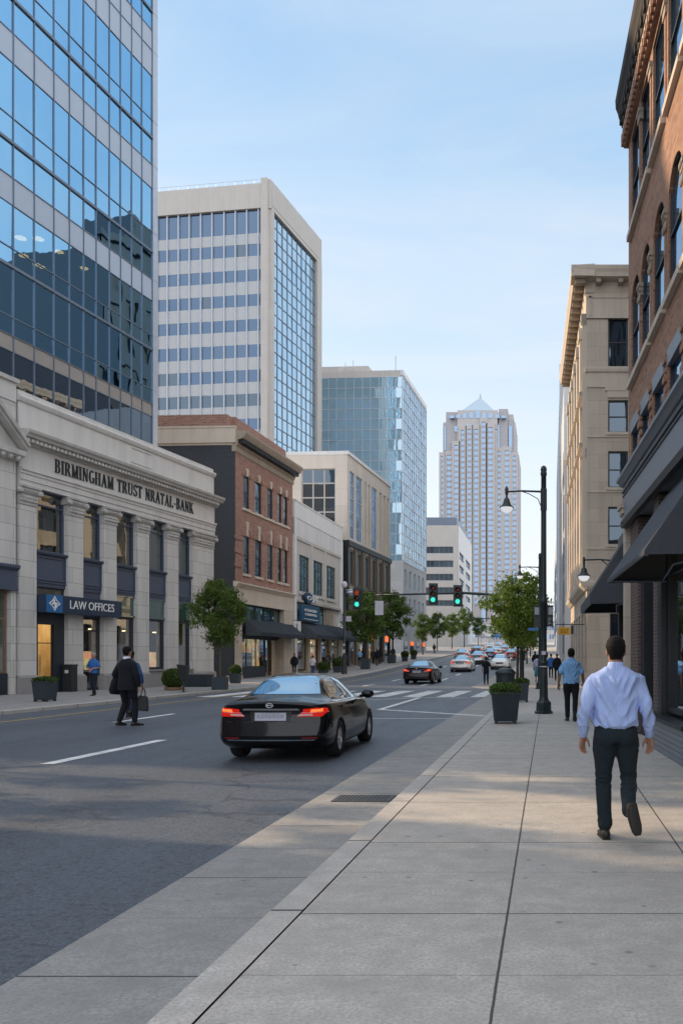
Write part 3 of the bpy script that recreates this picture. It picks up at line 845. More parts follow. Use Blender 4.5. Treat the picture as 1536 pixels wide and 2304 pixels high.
# ------------------------------------------------------------------ left side: bank
FB = Fac((-22.55, 36.1), (-20.33, 50.9))
bank = thing('bank_building', 'pale limestone bank front with six square piers and a long carved name', 'building', FB.pt(0))
piers_px = [(43, 83), (154, 188), (234, 263), (309, 336), (377, 402), (434, 481)]
PU = [(FB.U(a), FB.U(b)) for a, b in piers_px]
RE = .22                                          # how far the glass lies behind the piers
L = FB.L; u_end = PU[-1][1]
b = FB.mb()                                       # the body behind everything
b.box(PU[0][0], u_end, 3.4, 14, -.3, 12.2)
b.box(PU[0][0], u_end, RE + .4, 3.4, 9.0, 12.2); b.box(PU[0][0], PU[0][0] + .3, RE, 3.4, -.3, 9); b.box(u_end - .3, u_end, RE, 3.4, -.3, 9)
b.build('wall', M['bank'], bank)
for a, c in PU:
    p = FB.mb(); p.box(a, c, 0, RE + .45, .78, 8.17); po = p.build('pier', M['bank'], bank)
    q = FB.mb(); q.box(a - .1, c + .1, -.12, RE + .3, 0, .70); q.prof(a - .06, c + .06, [(0, .70), (.10, .70), (.02, .80), (0, .80)]); q.box(a - .02, c + .02, -.02, .5, .7, .79)
    q.build('plinth', M['stone_grey'], po)
    q = FB.mb()
    q.box(a - .03, c + .03, -.04, RE + .4, 8.17, 8.26)
    q.box(a - .02, c + .02, -.03, RE + .4, 8.26, 8.62)
    n = 7
    for i in range(n):                            # carved leaf row
        x = a + (c - a) * (i + .5) / n
        for zz, rr in ((8.36, .075), (8.50, .085)):
            q.ball((x + (.04 if zz > 8.4 else 0), -.05, zz), ((c - a) / n * .5, .06, rr), 6, 5)
    q.prof(a - .10, c + .10, [(-.3, 8.62), (.05, 8.62), (.13, 8.72), (.16, 8.80), (.10, 8.86), (.18, 8.90), (.18, 8.99), (-.3, 8.99)])
    for sx in (a - .06, c + .06): q.lathe([(.10, -.10), (.13, 0), (.10, .10)], (sx, -.12, 8.74), 8, 'y')
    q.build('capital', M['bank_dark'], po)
b = FB.mb()
u0e, u1e = PU[0][0] - .02, u_end + .02
for z0, z1, o in ((8.99, 9.22, .06), (9.22, 9.48, .10), (9.48, 9.62, .14), (9.62, 9.73, .20)): b.box(u0e, u1e, -o, 1.2, z0, z1)
b.box(u0e, u1e, -.04, 1.2, 9.73, 10.72)
b.build('entablature', M['bank_plain'], bank)
b = FB.mb()
b.prof(u0e - .1, u1e + .25, [(-.4, 10.72), (.12, 10.72), (.16, 10.80), (.2, 10.82), (.2, 10.98), (.48, 11.0), (.52, 11.10), (.60, 11.18), (.62, 11.30), (-.4, 11.38)])
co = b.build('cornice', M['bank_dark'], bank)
b = FB.mb(); n = 62
for i in range(n):
    x = u0e + (u1e - u0e) * (i + .5) / n
    b.box(x - .065, x + .065, -.40, -.19, 10.83, 10.97)
b.build('dentils', M['bank_plain'], co)
b = FB.mb()
b.box(u0e, u1e, .0, 1.2, 11.38, 12.55); b.prof(u0e - .06, u1e + .06, [(-.6, 12.55), (.06, 12.55), (.12, 12.66), (.14, 12.74), (.10, 12.80), (-.6, 12.82)])
b.box(u0e, u1e, .04, 1.1, 12.82, 13.03)
up = FB.U(318); b.box(up - .9, up - .84, -.04, .0, 11.72, 12.4); b.box(up + .84, up + .9, -.04, .0, 11.72, 12.4); b.box(up - .9, up + .9, -.041, .0, 12.4, 12.46); b.box(up - .9, up + .9, -.041, 0, 11.66, 11.72)
b.build('parapet', M['bank_plain'], bank)
serif_mb(FB, 'BIRMINGHAM TRUST NRATAL-BANK', FB.U(121), FB.U(433), 9.93, .60, -.04).build('lettering', M['letter'], bank)
# interior
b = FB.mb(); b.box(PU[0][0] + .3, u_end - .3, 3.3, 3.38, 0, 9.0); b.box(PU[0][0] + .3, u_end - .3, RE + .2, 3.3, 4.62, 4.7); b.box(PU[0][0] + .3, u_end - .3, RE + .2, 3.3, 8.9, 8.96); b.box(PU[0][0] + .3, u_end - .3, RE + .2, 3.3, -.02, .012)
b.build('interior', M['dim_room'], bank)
bays = [(PU[i][1], PU[i + 1][0]) for i in range(5)]
for i, (a, c) in enumerate(bays):
    window(FB, bank, a, c, 6.28, 8.99, M['navy'], M['gl_bank'], y=RE, fw=.09, fd=.12, splits=[.765], tilt=.012)
    b = FB.mb()                                   # curtains
    for e0, e1 in ((a + .1, a + .1 + (c - a) * .16), (c - .1 - (c - a) * .34, c - .1)):
        n = 8
        ring = [[(e0 + (e1 - e0) * k / n, RE + .45 + .05 * (k % 2), z) for k in range(n + 1)] for z in (6.35, 8.9)]
        for k in range(n): b.face([ring[0][k], ring[0][k + 1], ring[1][k + 1], ring[1][k]])
    b.build('curtain', M['cream2'], bank)
    b = FB.mb(); b.box(a, c, RE - .08, RE + .2, 4.72, 6.28); b.prof(a, c, [(-RE, 6.16), (-RE + .2, 6.16), (-RE + .24, 6.24), (-RE + .24, 6.28), (-RE, 6.28)])
    for k in (5.02, 4.9): b.prof(a, c, [(-RE + .08, k), (-RE + .13, k), (-RE + .13, k + .06), (-RE + .08, k + .08)])
    w = .09
    b.box(a, a + w, RE - .12, RE - .08, 5.1, 6.1); b.box(c - w, c, RE - .12, RE - .08, 5.1, 6.1); b.box(a + w, c - w, RE - .121, RE - .08, 6.02, 6.1)
    b.build('spandrel_panel', M['navy'], bank)
# ground floor
a, c = bays[0]
window(FB, bank, a, c, 4.05, 4.72, M['navy_dark'], M['gl_bank'], y=RE, fw=.07)
b = FB.mb(); xd = a + (c - a) * .70
b.box(a, xd, RE - .02, RE + .14, 3.05, 4.05); b.box(xd, c, RE - .021, RE + .14, 0, 4.05)
b.build('door_surround', M['navy_dark'], bank)
b = FB.mb(); b.box(a - .3, xd + .5, 2.9, 2.94, .02, 3.3); b.box(xd - .02, xd + .02, RE + .15, 2.9, 0.02, 3.2); b.box(a - .3, a - .26, RE + .15, 2.9, .02, 3.2)
b.build('lobby_wall', M['warm_wall'], bank)
b = FB.mb(); b.box(xd - .95, xd - .9, RE + .1, RE + .16, .02, 3.05); b.box(a + .02, xd, RE + .1, RE + .16, 2.2, 2.24); b.box(xd - .06, xd, RE + .09, RE + .16, .02, 3.05)
dd = b.build('door', M['navy_dark'], bank)
b = FB.mb(); b.tube([(xd - .85, RE + .04, .9), (xd - .85, RE + .04, 1.7)], .02, 6); b.build('handle', M['chrome'], dd)
for (px0, w, h, z) in ((.22, .34, 1.35, 0), (.60, .30, 1.75, 0)):
    x = a + (xd - a) * px0; b = FB.mb(); b.lathe([(.02, z), (w * .5, z + .05), (w * .45, z + h * .45), (w * .2, z + h * .5), (w * .55, z + h * .6), (w * .4, z + h * .93), (.05, z + h)], (x, 2.2, 0), 9); b.build('lobby_ornament', M['black_cloth'], bank)
a, c = bays[1]
b = FB.mb(); b.box(a, c, RE - .03, RE + .15, 3.5, 4.72); b.build('transom_panel', M['navy'], bank)
window(FB, bank, a, c, .02, 3.5, M['navy_dark'], M['gl_shop'], y=RE, fw=.10, fd=.12, splits=[.82], name='glazed_door')
b = FB.mb(); b.box(a + .1, c - .1, 2.3, 2.34, .3, 1.9); b.build('lobby_wall', M['warm_shelf'], bank)
for i in (2, 3, 4):
    a, c = bays[i]
    b = FB.mb(); b.box(a, c, RE - .02, RE + .16, 3.72, 4.72); b.box(a, c, RE - .1, RE, 3.66, 3.74); b.box(a, c, RE - .1, RE, 4.66, 4.72)
    b.build('transom_panel', M['gl_green'], bank)
    window(FB, bank, a, c, .95, 3.66, M['navy_dark'], M['gl_shop'], y=RE, fw=.12, fd=.14)
    b = FB.mb(); b.box(a, c, RE - .25, RE + .3, -.1, .86); b.prof(a, c, [(-RE + .2, .86), (-RE + .32, .86), (-RE + .32, .95), (-RE + .2, .95)]); b.build('sill', M['stone_grey'], bank)
    b = FB.mb(); b.box(a + .2, c - .1, 2.0, 2.05, .96, 2.3 if i == 3 else 1.9); b.build('shop_display', M['warm_shelf'] if i != 3 else M['cool_shelf'], bank)
    b = FB.mb(); b.box(a + .3, a + .9, 1.6, 1.8, 3.0, 3.05); b.build('ceiling_lamp', M['lamp_warm'], bank)

# projecting sign over the entrance
SO = .46; s0, s1 = FB.U(84), FB.U(275, -SO)
sg = thing('entrance_sign', 'navy sign box over the bank entrance reading LAW OFFICES beside a diamond emblem', 'sign', FB.pt(s0, -SO, 3.56))
b = FB.mb(); b.box(s0, s1, -SO, -.02, 3.56, 4.36); b.build('sign_box', M['sign_navy'], sg, bevel=.015)
l0, l1 = FB.U(104, -SO) + .02, FB.U(141, -SO)
b = FB.mb(); b.box(l0, l1, -SO - .012, -SO - .002, 3.575, 4.345); ep = b.build('emblem_panel', M['sign_blue'], sg)
b = FB.mb(); cx, cz, yy = (l0 + l1) / 2, 3.97, -SO - .013
def dia(rx, rz, w, n=4):
    pts = [(0, rz), (-rx, 0), (0, -rz), (rx, 0)]
    for i in range(4):
        p, q = pts[i], pts[(i + 1) % 4]; k = 1 - w
        mid = ((p[0] + q[0]) * .40, (p[1] + q[1]) * .40)
        for g, h in ((p, mid), (mid, q)):
            b.poly([(cx + g[0], cz + g[1]), (cx + h[0], cz + h[1]), (cx + h[0] * k, cz + h[1] * k), (cx + g[0] * k, cz + g[1] * k)], yy - .012, yy)
dia(.36, .34, .2)
b.poly([(cx - .05, cz + .2), (cx - .12, cz - .04), (cx + .0, cz - .02), (cx + .02, cz + .16)], yy - .014, yy)
b.poly([(cx + .02, cz + .06), (cx - .03, cz - .2), (cx + .06, cz - .22), (cx + .13, cz + .02)], yy - .015, yy)
b.poly([(cx - .17, cz + .02), (cx - .19, cz - .05), (cx + .18, cz - .03), (cx + .19, cz + .03)], yy - .016, yy)
b.build('emblem', M['white'], ep)
text_mb(FB, 'LAW OFFICES', FB.U(158, -SO), FB.U(257, -SO), 3.80, .38, -SO - .001, .02).build('lettering', M['white'], sg)

# ------------------------------------------------------------------ stone shop at the left edge (continues the bank's line)
F1 = Fac((-24.5, 23.1), (-22.58, 35.9)); L1 = F1.L
shop = thing('stone_shopfront_building', 'weathered grey stone building with a pediment and navy shop front at the left edge', 'building', F1.pt(0))
b = F1.mb(); wins = [(L1 - 2.9 - 3.6 * k, L1 - 1.2 - 3.6 * k, 5.6, 8.7) for k in range(3)]
wall_holes(b, 0, L1 - .02, 4.4, 12.4, wins, .4); b.box(0, L1 - .02, .42, 10, 4.4, 12.4, 'f')
b.box(L1 - .28, L1 - .02, .0, .6, -.2, 4.4); b.box(0, L1 - .02, 1.6, 10, -.2, 4.4)
b.build('wall', M['bank'], shop)
for w in wins: window(F1, shop, w[0], w[1], w[2], w[3], M['frame_dk'], M['gl_dark'], y=.25, nx=2, nz=2)
b = F1.mb(); b.prof(0, L1 + .02, [(-.3, 9.9), (.1, 9.9), (.18, 10.0), (.45, 10.1), (.5, 10.3), (-.3, 10.36)]); b.box(0, L1 - .05, -.05, .8, 12.4, 13.2); b.prof(0, L1, [(-.3, 13.2), (.16, 13.2), (.2, 13.36), (-.3, 13.4)])
b.build('parapet', M['bank_plain'], shop)
b = F1.mb()
for k in range(10):
    x = L1 - .25 - k * .42; b.ball((x, -.30, 9.98), (.11, .14, .12), 7, 5)
x0, x1, zb, zt = L1 - 4.4, L1 + .05, 10.36, 12.2
b.poly([(x0, zb), (x1, zb), ((x0 + x1) / 2, zt)], -.12, .0)
for (p, q) in (((x0 - .1, zb), ((x0 + x1) / 2, zt + .1)), ((x1 + .1, zb), ((x0 + x1) / 2, zt + .1))):
    for k, (dz, o) in enumerate(((0.0, .46), (.16, .56), (.30, .50))):
        pts = [(p[0], p[1] + dz), (q[0], q[1] + dz), (q[0], q[1] + dz + .14), (p[0], p[1] + dz + .14)]
        if p[0] > q[0]: pts = pts[::-1]
        b.poly(pts, -o, .05)
b.build('pediment', M['bank_dark'], shop)
b = F1.mb(); b.box(.1, L1 - .05, -.10, .3, 4.45, 5.25); b.prof(.0, L1 - .03, [(-.1, 5.25), (.12, 5.25), (.24, 5.36), (.24, 5.48), (-.1, 5.5)]); b.prof(.0, L1 - .03, [(0, 4.40), (.14, 4.40), (.14, 4.50), (0, 4.52)])
b.build('fascia', M['navy'], shop)
for k in range(3):
    e1 = L1 - .35 - k * 4.1; e0 = e1 - 3.8
    window(F1, shop, e0, e1, .9, 4.4, M['timber'], M['gl_shop'], y=.16, fw=.10, nx=2, splits=[.66])
    b = F1.mb(); b.box(e0, e1, .1, .4, 0, .9); b.box(e0 + .15, e1 - .15, .06, .1, .15, .75); b.build('stall_riser', M['navy_dark'], shop)
    b = F1.mb(); b.box(e0, e1, 1.5, 1.52, .9, 4.4); b.build('shop_display', M['cream2'], shop)
    b = F1.mb(); b.box(e1 - .8, e1 - .35, .5, .52, 3.2, 4.1); b.build('poster', M['sign_blue'], shop)
    b = F1.mb(); b.box(e1 - 1.2, e1 - .7, .48, .5, 3.3, 3.9); b.build('poster', M['paper'], shop)

# ------------------------------------------------------------------ blue glass office tower behind the bank
FT = Fac((-25.5, 36.5), (-23.03, 53.0))
tower = thing('glass_office_tower', 'tall blue glass curtain-wall office tower with grey panel bands rising behind the bank', 'office tower', FT.pt(0))
us = [FT.U(p) for p in (30, 77, 121, 156, 188, 216, 246, 271, 296, 319, 342)]
us = [us[0] - 1.3 * k for k in range(9, 0, -1)] + us
ur = FT.U(353)
Dr = FT.D(FT.U(343))
rows = [1068, 1010, 938, 910, 877, 788, 755, 678, 629, 568, 523, 425, 372, 312, 272, 173, 115, 70, 28, -30, -75, -165, -220]
zs = [WZ(p, Dr) for p in rows]
spanrows = {2, 7, 11, 15, 16, 20}
zw = {5: .13, 9: .13, 13: .13, 18: .12}
curtain(FT, tower, us, zs, M['gl_tower'], M['grey_metal'], mw=.042, md=.05, zw=zw, span=spanrows - {2}, mspan=M['spandrel'], tilt=.004, skip=lambda i, j: j in (0, 1, 2))
many('window_pane', [FT.mb().face([(us[i], 0, zs[j]), (us[i + 1], 0, zs[j]), (us[i + 1], 0, zs[j + 1]), (us[i], 0, zs[j + 1])]) for i in range(len(us) - 1) for j in (0, 1)], M['gl_dark'], tower)  # darker glass in the low rows imitates a dark reflection
many('spandrel_panel', [FT.mb().face([(us[i], 0, zs[2]), (us[i + 1], 0, zs[2]), (us[i + 1], 0, zs[3]), (us[i], 0, zs[3])]) for i in range(len(us) - 1)], M['mesh_spandrel'], tower)
b = FT.mb()
b.box(us[-1] + .03, ur, -.06, .5, zs[0] - 6, zs[-1]); 
for z in zs[::2]: b.box(us[-1] + .02, ur + .01, -.075, .1, z - .02, z + .02)
b.box(ur - .12, ur, .5, 12, zs[0] - 6, zs[-1])
b.box(us[0] - .3, us[0] - .03, -.05, 12, 0, zs[-1]); b.build('corner_post', M['pale_metal'], tower)
b = FT.mb()
b.box(us[0], ur - .15, 6.0, 6.2, 0, zs[-1]); b.box(us[0], ur - .15, 0.02, 12, zs[-1] - .2, zs[-1])
for j in (1, 3, 5, 9, 13, 18): b.box(us[0], ur - .15, .12, 6, zs[j] - .3, zs[j] - .02)
for j in spanrows: b.box(us[0], ur - .15, .1, .4, zs[j], zs[j + 1])
b.build('interior', M['office_ceiling'], tower)
for px, py, w in ((47, 536, 1), (87, 538, 1), (134, 567, .8), (54, 576, .8), (83, 596, .7), (190, 604, .8), (285, 788, .5), (96, 602, .6)):
    off = 1.6 + .9 * (py % 5) / 4
    uu = FT.U(px, off); dpt = FT.A.y + FT.d.x * off + uu * FT.d.y
    b = FT.mb(); z = WZ(py, dpt); b.lathe([(.02, .05), (.24 * w, .04), (.28 * w, 0), (.02, -.01)], (uu, off, z), 14)
    b.build('ceiling_lamp', M['lamp_hot'], tower)
# ------------------------------------------------------------------ three-storey brick building
FK = Fac((-22.2, 60.0), (-21.57, 71.4)); LK = FK.L
kbld = thing('brick_building', 'three-storey red brick building with arched windows, dark cornice and slate painted side wall', 'building', FK.pt(0))
z_string = FK.Z(0, 1312); z_cor = FK.Z(0, 1000)
ku = lambda p: FK.U(p)
cols = [(548, 561), (574, 588.5), (602, 613.5), (625, 633.5), (638, 647)]
holes, wins = [], []
for a, c in cols:
    ua, uc = ku(a), ku(c)
    for t, bt, px in ((1071, 1144, 552), (1206, 1291, 552)):
        u = ku(px); holes.append((ua, uc, FK.Z(u, bt), FK.Z(u, t))); 
b = FK.mb()
wall_holes(b, 0, LK, z_string + .05, z_cor + 1.0, holes, .14)
b.box(0.01, LK, .32, 16, z_string, z_cor + 1.0, 'f')
b.box(.3, LK, .7, 16, z_cor + 1.0, FK.Z(ku(560), 950)); b.box(1.2, LK - .2, .5, 1.0, z_cor + 1, FK.Z(ku(560), 948))
for zz in (FK.Z(ku(552), 1215), FK.Z(ku(552), 1245), FK.Z(ku(552), 1275)):
    for a, c in ((0, holes[0][0]), ): b.box(a - .03, c - .3, -.06, .02, zz - .14, zz + .14)
b.build('wall', M['brick_l'], kbld)
b = FK.mb(); b.box(-.06, -.001, .02, 16, -.2, z_cor + .1); b.build('side_wall', M['brick_slate'], kbld)
b = FK.mb(); b.box(-.22, .0, -.1, 17, z_cor + .1, z_cor + 1.15); b.box(-.26, .02, -.12, 17, z_cor + 1.15, z_cor + 1.28); b.box(-.10, -.0, -.02, 17, z_cor - .05, z_cor + .1); b.build('side_parapet', M['tan_plain'], kbld)
for h in holes:
    window(FK, kbld, *h, M['frame_dk'], M['gl_bank'], y=.07, fw=.07, nz=2, tilt=.01)
    b = FK.mb(); b.box(h[0], h[1], .26, .30, h[2], h[3]); b.build('interior', M['dim_room'], kbld)
    k = rnd.choice((.45, .5, .5, .62)); b = FK.mb(); b.box(h[0] + .05, h[1] - .05, .16, .18, h[3] - (h[3] - h[2]) * k, h[3]); b.build('blind', M['white_trim'], kbld)
for h in holes: FK.mb().box(h[0] - .12, h[1] + .12, -.10, .05, h[2] - .18, h[2]).build('sill', M['tan_plain'], kbld)
b = FK.mb(); b.box(holes[0][0] - .3, holes[-2][1] + .4, -.08, .03, holes[0][2] - .2, holes[0][2] - .05)
b.build('string_course', M['tan_plain'], kbld)
for h in holes:                                    # curved brick hood and a keystone
    b = FK.mb(); cx = (h[0] + h[1]) / 2; w = (h[1] - h[0]) / 2
    low = h[3] < 12; rise = .62 if low else .22
    n = 8; th = .34 if low else .24
    for i in range(n):
        q = []
        for a, r0 in ((i, 0), (i + 1, 0), (i + 1, th), (i, th)):
            t = math.pi * a / n; q.append((cx - (w + .1 + r0) * math.cos(t), h[3] + (rise + r0) * math.sin(t) - .03))
        b.poly(q[::-1], -.07, .02)
    if low or True:
        pts = [(cx - (w + .1) * math.cos(math.pi * i / 10), h[3] - .02 + rise * math.sin(math.pi * i / 10)) for i in range(11)]
        b.poly(pts[::-1], -.02, .03)
    hd = b.build('window_hood', M['brick_l'], kbld)
    b = FK.mb(); b.poly([(cx - .11, h[3] + .0), (cx + .11, h[3] + .0), (cx + .17, h[3] + rise + th + .1), (cx - .17, h[3] + rise + th + .1)], -.12, .02); b.build('keystone', M['tan_plain'], hd)
b = FK.mb(); z = z_cor
b.prof(-.1, LK + .15, [(-.2, z - .5), (.04, z - .5), (.08, z - .42), (.08, z - .1), (.18, z), (.22, z + .35), (.62, z + .45), (.72, z + .62), (.82, z + .8), (.84, z + .95), (-.2, z + 1.1)])
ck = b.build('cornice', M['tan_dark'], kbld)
b = FK.mb()
for i in range(40):
    x = .15 + (LK - .3) * i / 39; b.box(x - .06, x + .06, -.58, -.2, z + .12, z + .42)
b.build('bracket', M['black_metal'], ck)
b = FK.mb(); zs0 = FK.Z(ku(555), 1359)
b.box(-.04, LK + .02, -.06, .4, zs0, z_string - .25); b.prof(-.1, LK + .06, [(-.1, z_string - .25), (.10, z_string - .25), (.2, z_string - .1), (.3, z_string), (.3, z_string + .1), (-.1, z_string + .16)]); b.prof(-.06, LK + .04, [(0, zs0 - .02), (.1, zs0 - .02), (.1, zs0 + .12), (0, zs0 + .14)])
b.build('fascia', M['tan_plain'], kbld)
pa, pb = ku(545), ku(637)
for (a, c) in ((-.04, pa - .2), (pb, LK + .02)):
    b = FK.mb(); b.box(a, c, -.08, .6, .3, zs0); b.box(a - .03, c + .03, -.13, .6, 0, .32); b.build('pier', M['tan'], kbld)
    pa = pa if a < 0 else pa
zA = FK.Z(ku(557), 1400)
n = 5
for i in range(n):
    a = pa - .2 + (pb - pa + .2) * i / n; c = pa - .2 + (pb - pa + .2) * (i + 1) / n
    window(FK, kbld, a, c, zA - .4, zs0, M['navy_dark'], M['gl_green'] if i != 3 else M['gl_blue'], y=.3, fw=.14)
b = FK.mb(); b.box(pa - .2, pb, .32, .4, zA - 1.1, zA - .4); b.box(-.04, LK, .5, .52, zA - 1.2, z_string); b.build('lintel', M['navy_dark'], kbld)
d0 = pa + (pb - pa) * .62
window(FK, kbld, pa - .2, d0, .85, zA - 1.1, M['navy_dark'], M['gl_shop'], y=.32, fw=.12, nx=3)
window(FK, kbld, d0, d0 + 1.7, .02, zA - 1.1, M['navy_dark'], M['gl_shop'], y=.6, fw=.1, nx=2, name='glazed_door')
b = FK.mb(); b.box(pa - .2, d0, .25, .5, -.1, .85); b.build('stall_riser', M['charcoal'], kbld)
b = FK.mb(); b.box(pa - .2, pb, 3.0, 3.05, 1.6, zA - 1.3); b.build('lit_back_wall', M['warm_wall'], kbld)
b = FK.mb(); b.box(pa, d0 - .3, 1.2, 1.25, .85, 2.0); b.build('shop_display', M['cool_shelf'], kbld)
b = FK.mb(); b.box(d0 + .3, pb, 2.0, 2.05, .2, 3.2); b.build('shop_display', M['warm_shelf'], kbld)
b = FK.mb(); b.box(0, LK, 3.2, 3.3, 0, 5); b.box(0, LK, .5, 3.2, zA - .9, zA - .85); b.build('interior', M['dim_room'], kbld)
b = FK.mb(); b.box(pb - .7, pb, .6, .7, 0, zA - 1.1); b.build('pier', M['tan'], kbld)

def awning(F, u0, u1, zt, zb, out, drop=.28, name='awning', mat='awning', parent=None, y0=0.0, label=None, cat=None, scallop=False):
    t = thing(name, label, cat, F.pt(u0, -out, zb)) if label else parent
    b = F.mb(); e = y0 - .01
    A0, A1 = (u0, e, zt), (u1, e, zt); B0, B1 = (u0, e - out, zb + drop), (u1, e - out, zb + drop); C0, C1 = (u0, e - out, zb), (u1, e - out, zb)
    D0, D1 = (u0, e, zb + .02), (u1, e, zb + .02)
    n = 10                                         # sagging canvas between ribs
    rows = 6
    for i in range(n):
        for j in range(rows):
            q = []
            for (ii, jj) in ((i, j), (i, j + 1), (i + 1, j + 1), (i + 1, j)):
                a = ii / n; s = jj / rows; sag = .035 * math.sin(math.pi * s) * (1 if ii % 2 else .25)
                q.append((u0 + (u1 - u0) * a, e - out * s, zt + (zb + drop - zt) * s - sag))
            b.face(q)
    b.face([C0, C1, B1, B0])
    c = b.build('canvas', M[mat], t)
    b = F.mb()
    b.face([A0, B0, C0, D0]); b.face([A1, D1, C1, B1])
    b.face([(u0 + .0, e - .0, zt - .02), (u1, e - .0, zt - .02), (u1, e - out + .02, zb + drop - .03), (u0, e - out + .02, zb + drop - .03)])
    b.build('end_panel', M['awning'], t)
    b = F.mb()
    for u in (u0 + .03, u1 - .03):
        b.tube([(u, e, zb + .03), (u, e - out + .02, zb + .03)], .018, 6); b.tube([(u, e, zt - .05), (u, e - out + .03, zb + drop - .06)], .018, 6)
    b.tube([(u0 + .03, e - out + .03, zb + .02), (u1 - .03, e - out + .03, zb + .02)], .018, 6)
    b.tube([(u0 + .03, e - .05, zb + .05), ((u0 + u1) / 2, e - .25, zb + .1), (u1 - .03, e - .05, zb + .05)], .014, 6)
    b.build('awning_frame', M['grey_metal'], t)
    return t
zt = FK.Z(ku(557), 1393); zb = FK.Z(ku(559), 1431)
awning(FK, ku(556) - .3, ku(655), zt, zb, 1.15, label='long slate blue-black awning over the brick building shop front', cat='awning', mat='awning2')

# ------------------------------------------------------------------ white two-storey shop
FW = Fac((-21.56, 71.5), (-21.25, 87.0)); LW = FW.L
wb = thing('white_building', 'white two-storey rendered shop with three tall dark windows and a blue sign', 'building', FW.pt(0))
wu = FW.U
zt_ = FW.Z(0, 1125)
cols = [(673, 695.5), (704, 726), (733.5, 754)]
zwt, zwb = FW.Z(wu(673), 1247), FW.Z(wu(673), 1329)
z_f = FW.Z(wu(700), 1358)
holes = [(wu(a), wu(c), zwb, zwt) for a, c in cols]
b = FW.mb(); wall_holes(b, .5, LW - .5, z_f, zwt + 1.45, holes, .2)
b.box(.5, LW - .5, .36, 14, z_f, zwt + 1.45, 'f'); b.build('wall', M['cream2'], wb)
b = FW.mb(); b.box(.02, LW, -.1, 14, zwt + 1.45, zt_ - 1.4); b.build('upper_wall', M['white_wall'], wb)
b = FW.mb(); b.box(.02, LW - .05, -.14, 14, zt_ - 1.4, zt_); b.box(.0, LW, -.18, 14, zt_, zt_ + .12)
b.box(.02, .5, -.16, .5, 0, zt_ - 1.4); b.box(LW - .5, LW, -.16, .5, 0, zt_ - 1.4); b.build('parapet', M['white_trim'], wb)
b = FW.mb()
ed = [.5] + [(holes[i][1] + holes[i + 1][0]) / 2 for i in range(2)] + [LW - .5]
for x in ed[1:-1]: b.box(x - .32, x + .32, -.12, .02, z_f, zwt + 1.2)
b.box(.5, LW - .5, -.10, .02, zwt + 1.2, zwt + 1.44)
for h in holes: b.box(h[0] - .2, h[1] + .2, -.12, .05, h[2] - .3, h[2] - .02)
b.prof(.5, LW - .5, [(0, z_f - .1), (.12, z_f - .1), (.16, z_f + .1), (0, z_f + .14)])
b.build('trim', M['cream2'], wb)
for h in holes: window(FW, wb, *h, M['navy_dark'], M['gl_green'], y=.1, fw=.1, nx=3, splits=[.42, .72], tilt=.01)
z_a = FW.Z(wu(673), 1399)
g0, g1, g2, g3 = wu(668), wu(709), wu(733), wu(755)
b = FW.mb(); b.box(.5, LW - .5, .3, .5, z_a - .3, z_f - .05); b.build('lintel', M['cream2'], wb)
window(FW, wb, g1, g2, z_a - .2, z_f - .1, M['frame_dk'], M['gl_green'], y=.22, fw=.1)
b = FW.mb(); b.box(g2 + .6, g3, .2, .3, z_a - .4, z_f - .25); b.build('tan_panel', M['bronze_tan'], wb)
FACE = thing('teal_shop_sign', 'deep teal rectangular sign with two lines of white lettering on the white shop', 'sign', FW.pt(g0, -.3, z_a))
zs_t, zs_b = FW.Z(wu(672), 1359), FW.Z(wu(672), 1397)
b = FW.mb(); b.box(g0, g1, -.42, -.18, zs_b, zs_t); b.box(g0 + 1, g0 + 1.2, -.2, .2, zs_b + .4, zs_t - .4); b.build('sign_box', M['teal_sign'], FACE, bevel=.02)
hh = zs_t - zs_b
text_mb(FW, 'ACLAACERN', g0 + .7, g1 - 1.1, zs_b + hh * .60, hh * .15, -.43, .03).build('lettering', M['white'], FACE)
text_mb(FW, 'ECSEAMNCEA', g0 + .9, g1 - 1.0, zs_b + hh * .35, hh * .14, -.43, .03).build('lettering', M['white'], FACE)
b = FW.mb(); b.box(g0 + .5, g1 - .6, -.45, -.43, zs_b + hh * .12, zs_b + hh * .15); b.build('underline', M['white'], FACE)
nm = thing('oval_shop_sign', 'white looping letters on a small blue oval above the teal sign', 'sign', FW.pt(wu(681), -.2, zs_t))
zo = FW.Z(wu(690), 1347); uo = wu(686.5)
b = FW.mb(); n = 20
b.poly([(uo + 1.05 * math.cos(-2 * math.pi * i / n) * -1, zo + .50 * math.sin(2 * math.pi * i / n)) for i in range(n)][::1], -.36, -.02)
b.build('oval_plate', M['sign_blue'] if False else M['sign_navy'], nm)
text_mb(FW, 'oJll', uo - .82, uo + 2.52, zo - .42, .84, -.365, .03).build('letter_outline', M['sign_blue'], nm)
text_mb(FW, 'oJll', uo - .7, uo + 2.4, zo - .32, .66, -.40, .03).build('lettering', M['white'], nm)
n = 4; x0, x1 = .55, LW - .55
for i in range(n):
    a = x0 + (x1 - x0) * i / n; c = x0 + (x1 - x0) * (i + 1) / n
    b = FW.mb(); b.box(a, a + .55, -.05, .4, 0, z_a - 1.0); b.build('pier', M['tan_plain'], wb)
    window(FW, wb, a + .55, c, .5 if i % 2 == 0 else .02, z_a - 1.0, M['frame_dk'], M['gl_shop'], y=.2, fw=.12, splits=[.72])
    b = FW.mb(); b.box(a + .7, c - .2, 1.5 + (i % 2), 1.56 + (i % 2), .3, 3.4); b.build('shop_display', M['warm_shelf'] if i != 1 else M['cool_shelf'], wb)
    b = FW.mb(); b.tube([(a + .9, .6, z_a - 1.7), (c - .7, .6, z_a - 1.72)], .06, 6); b.build('neon_tube', M['lamp_yellow'] if i in (0, 2) else M['lamp_warm'], wb)
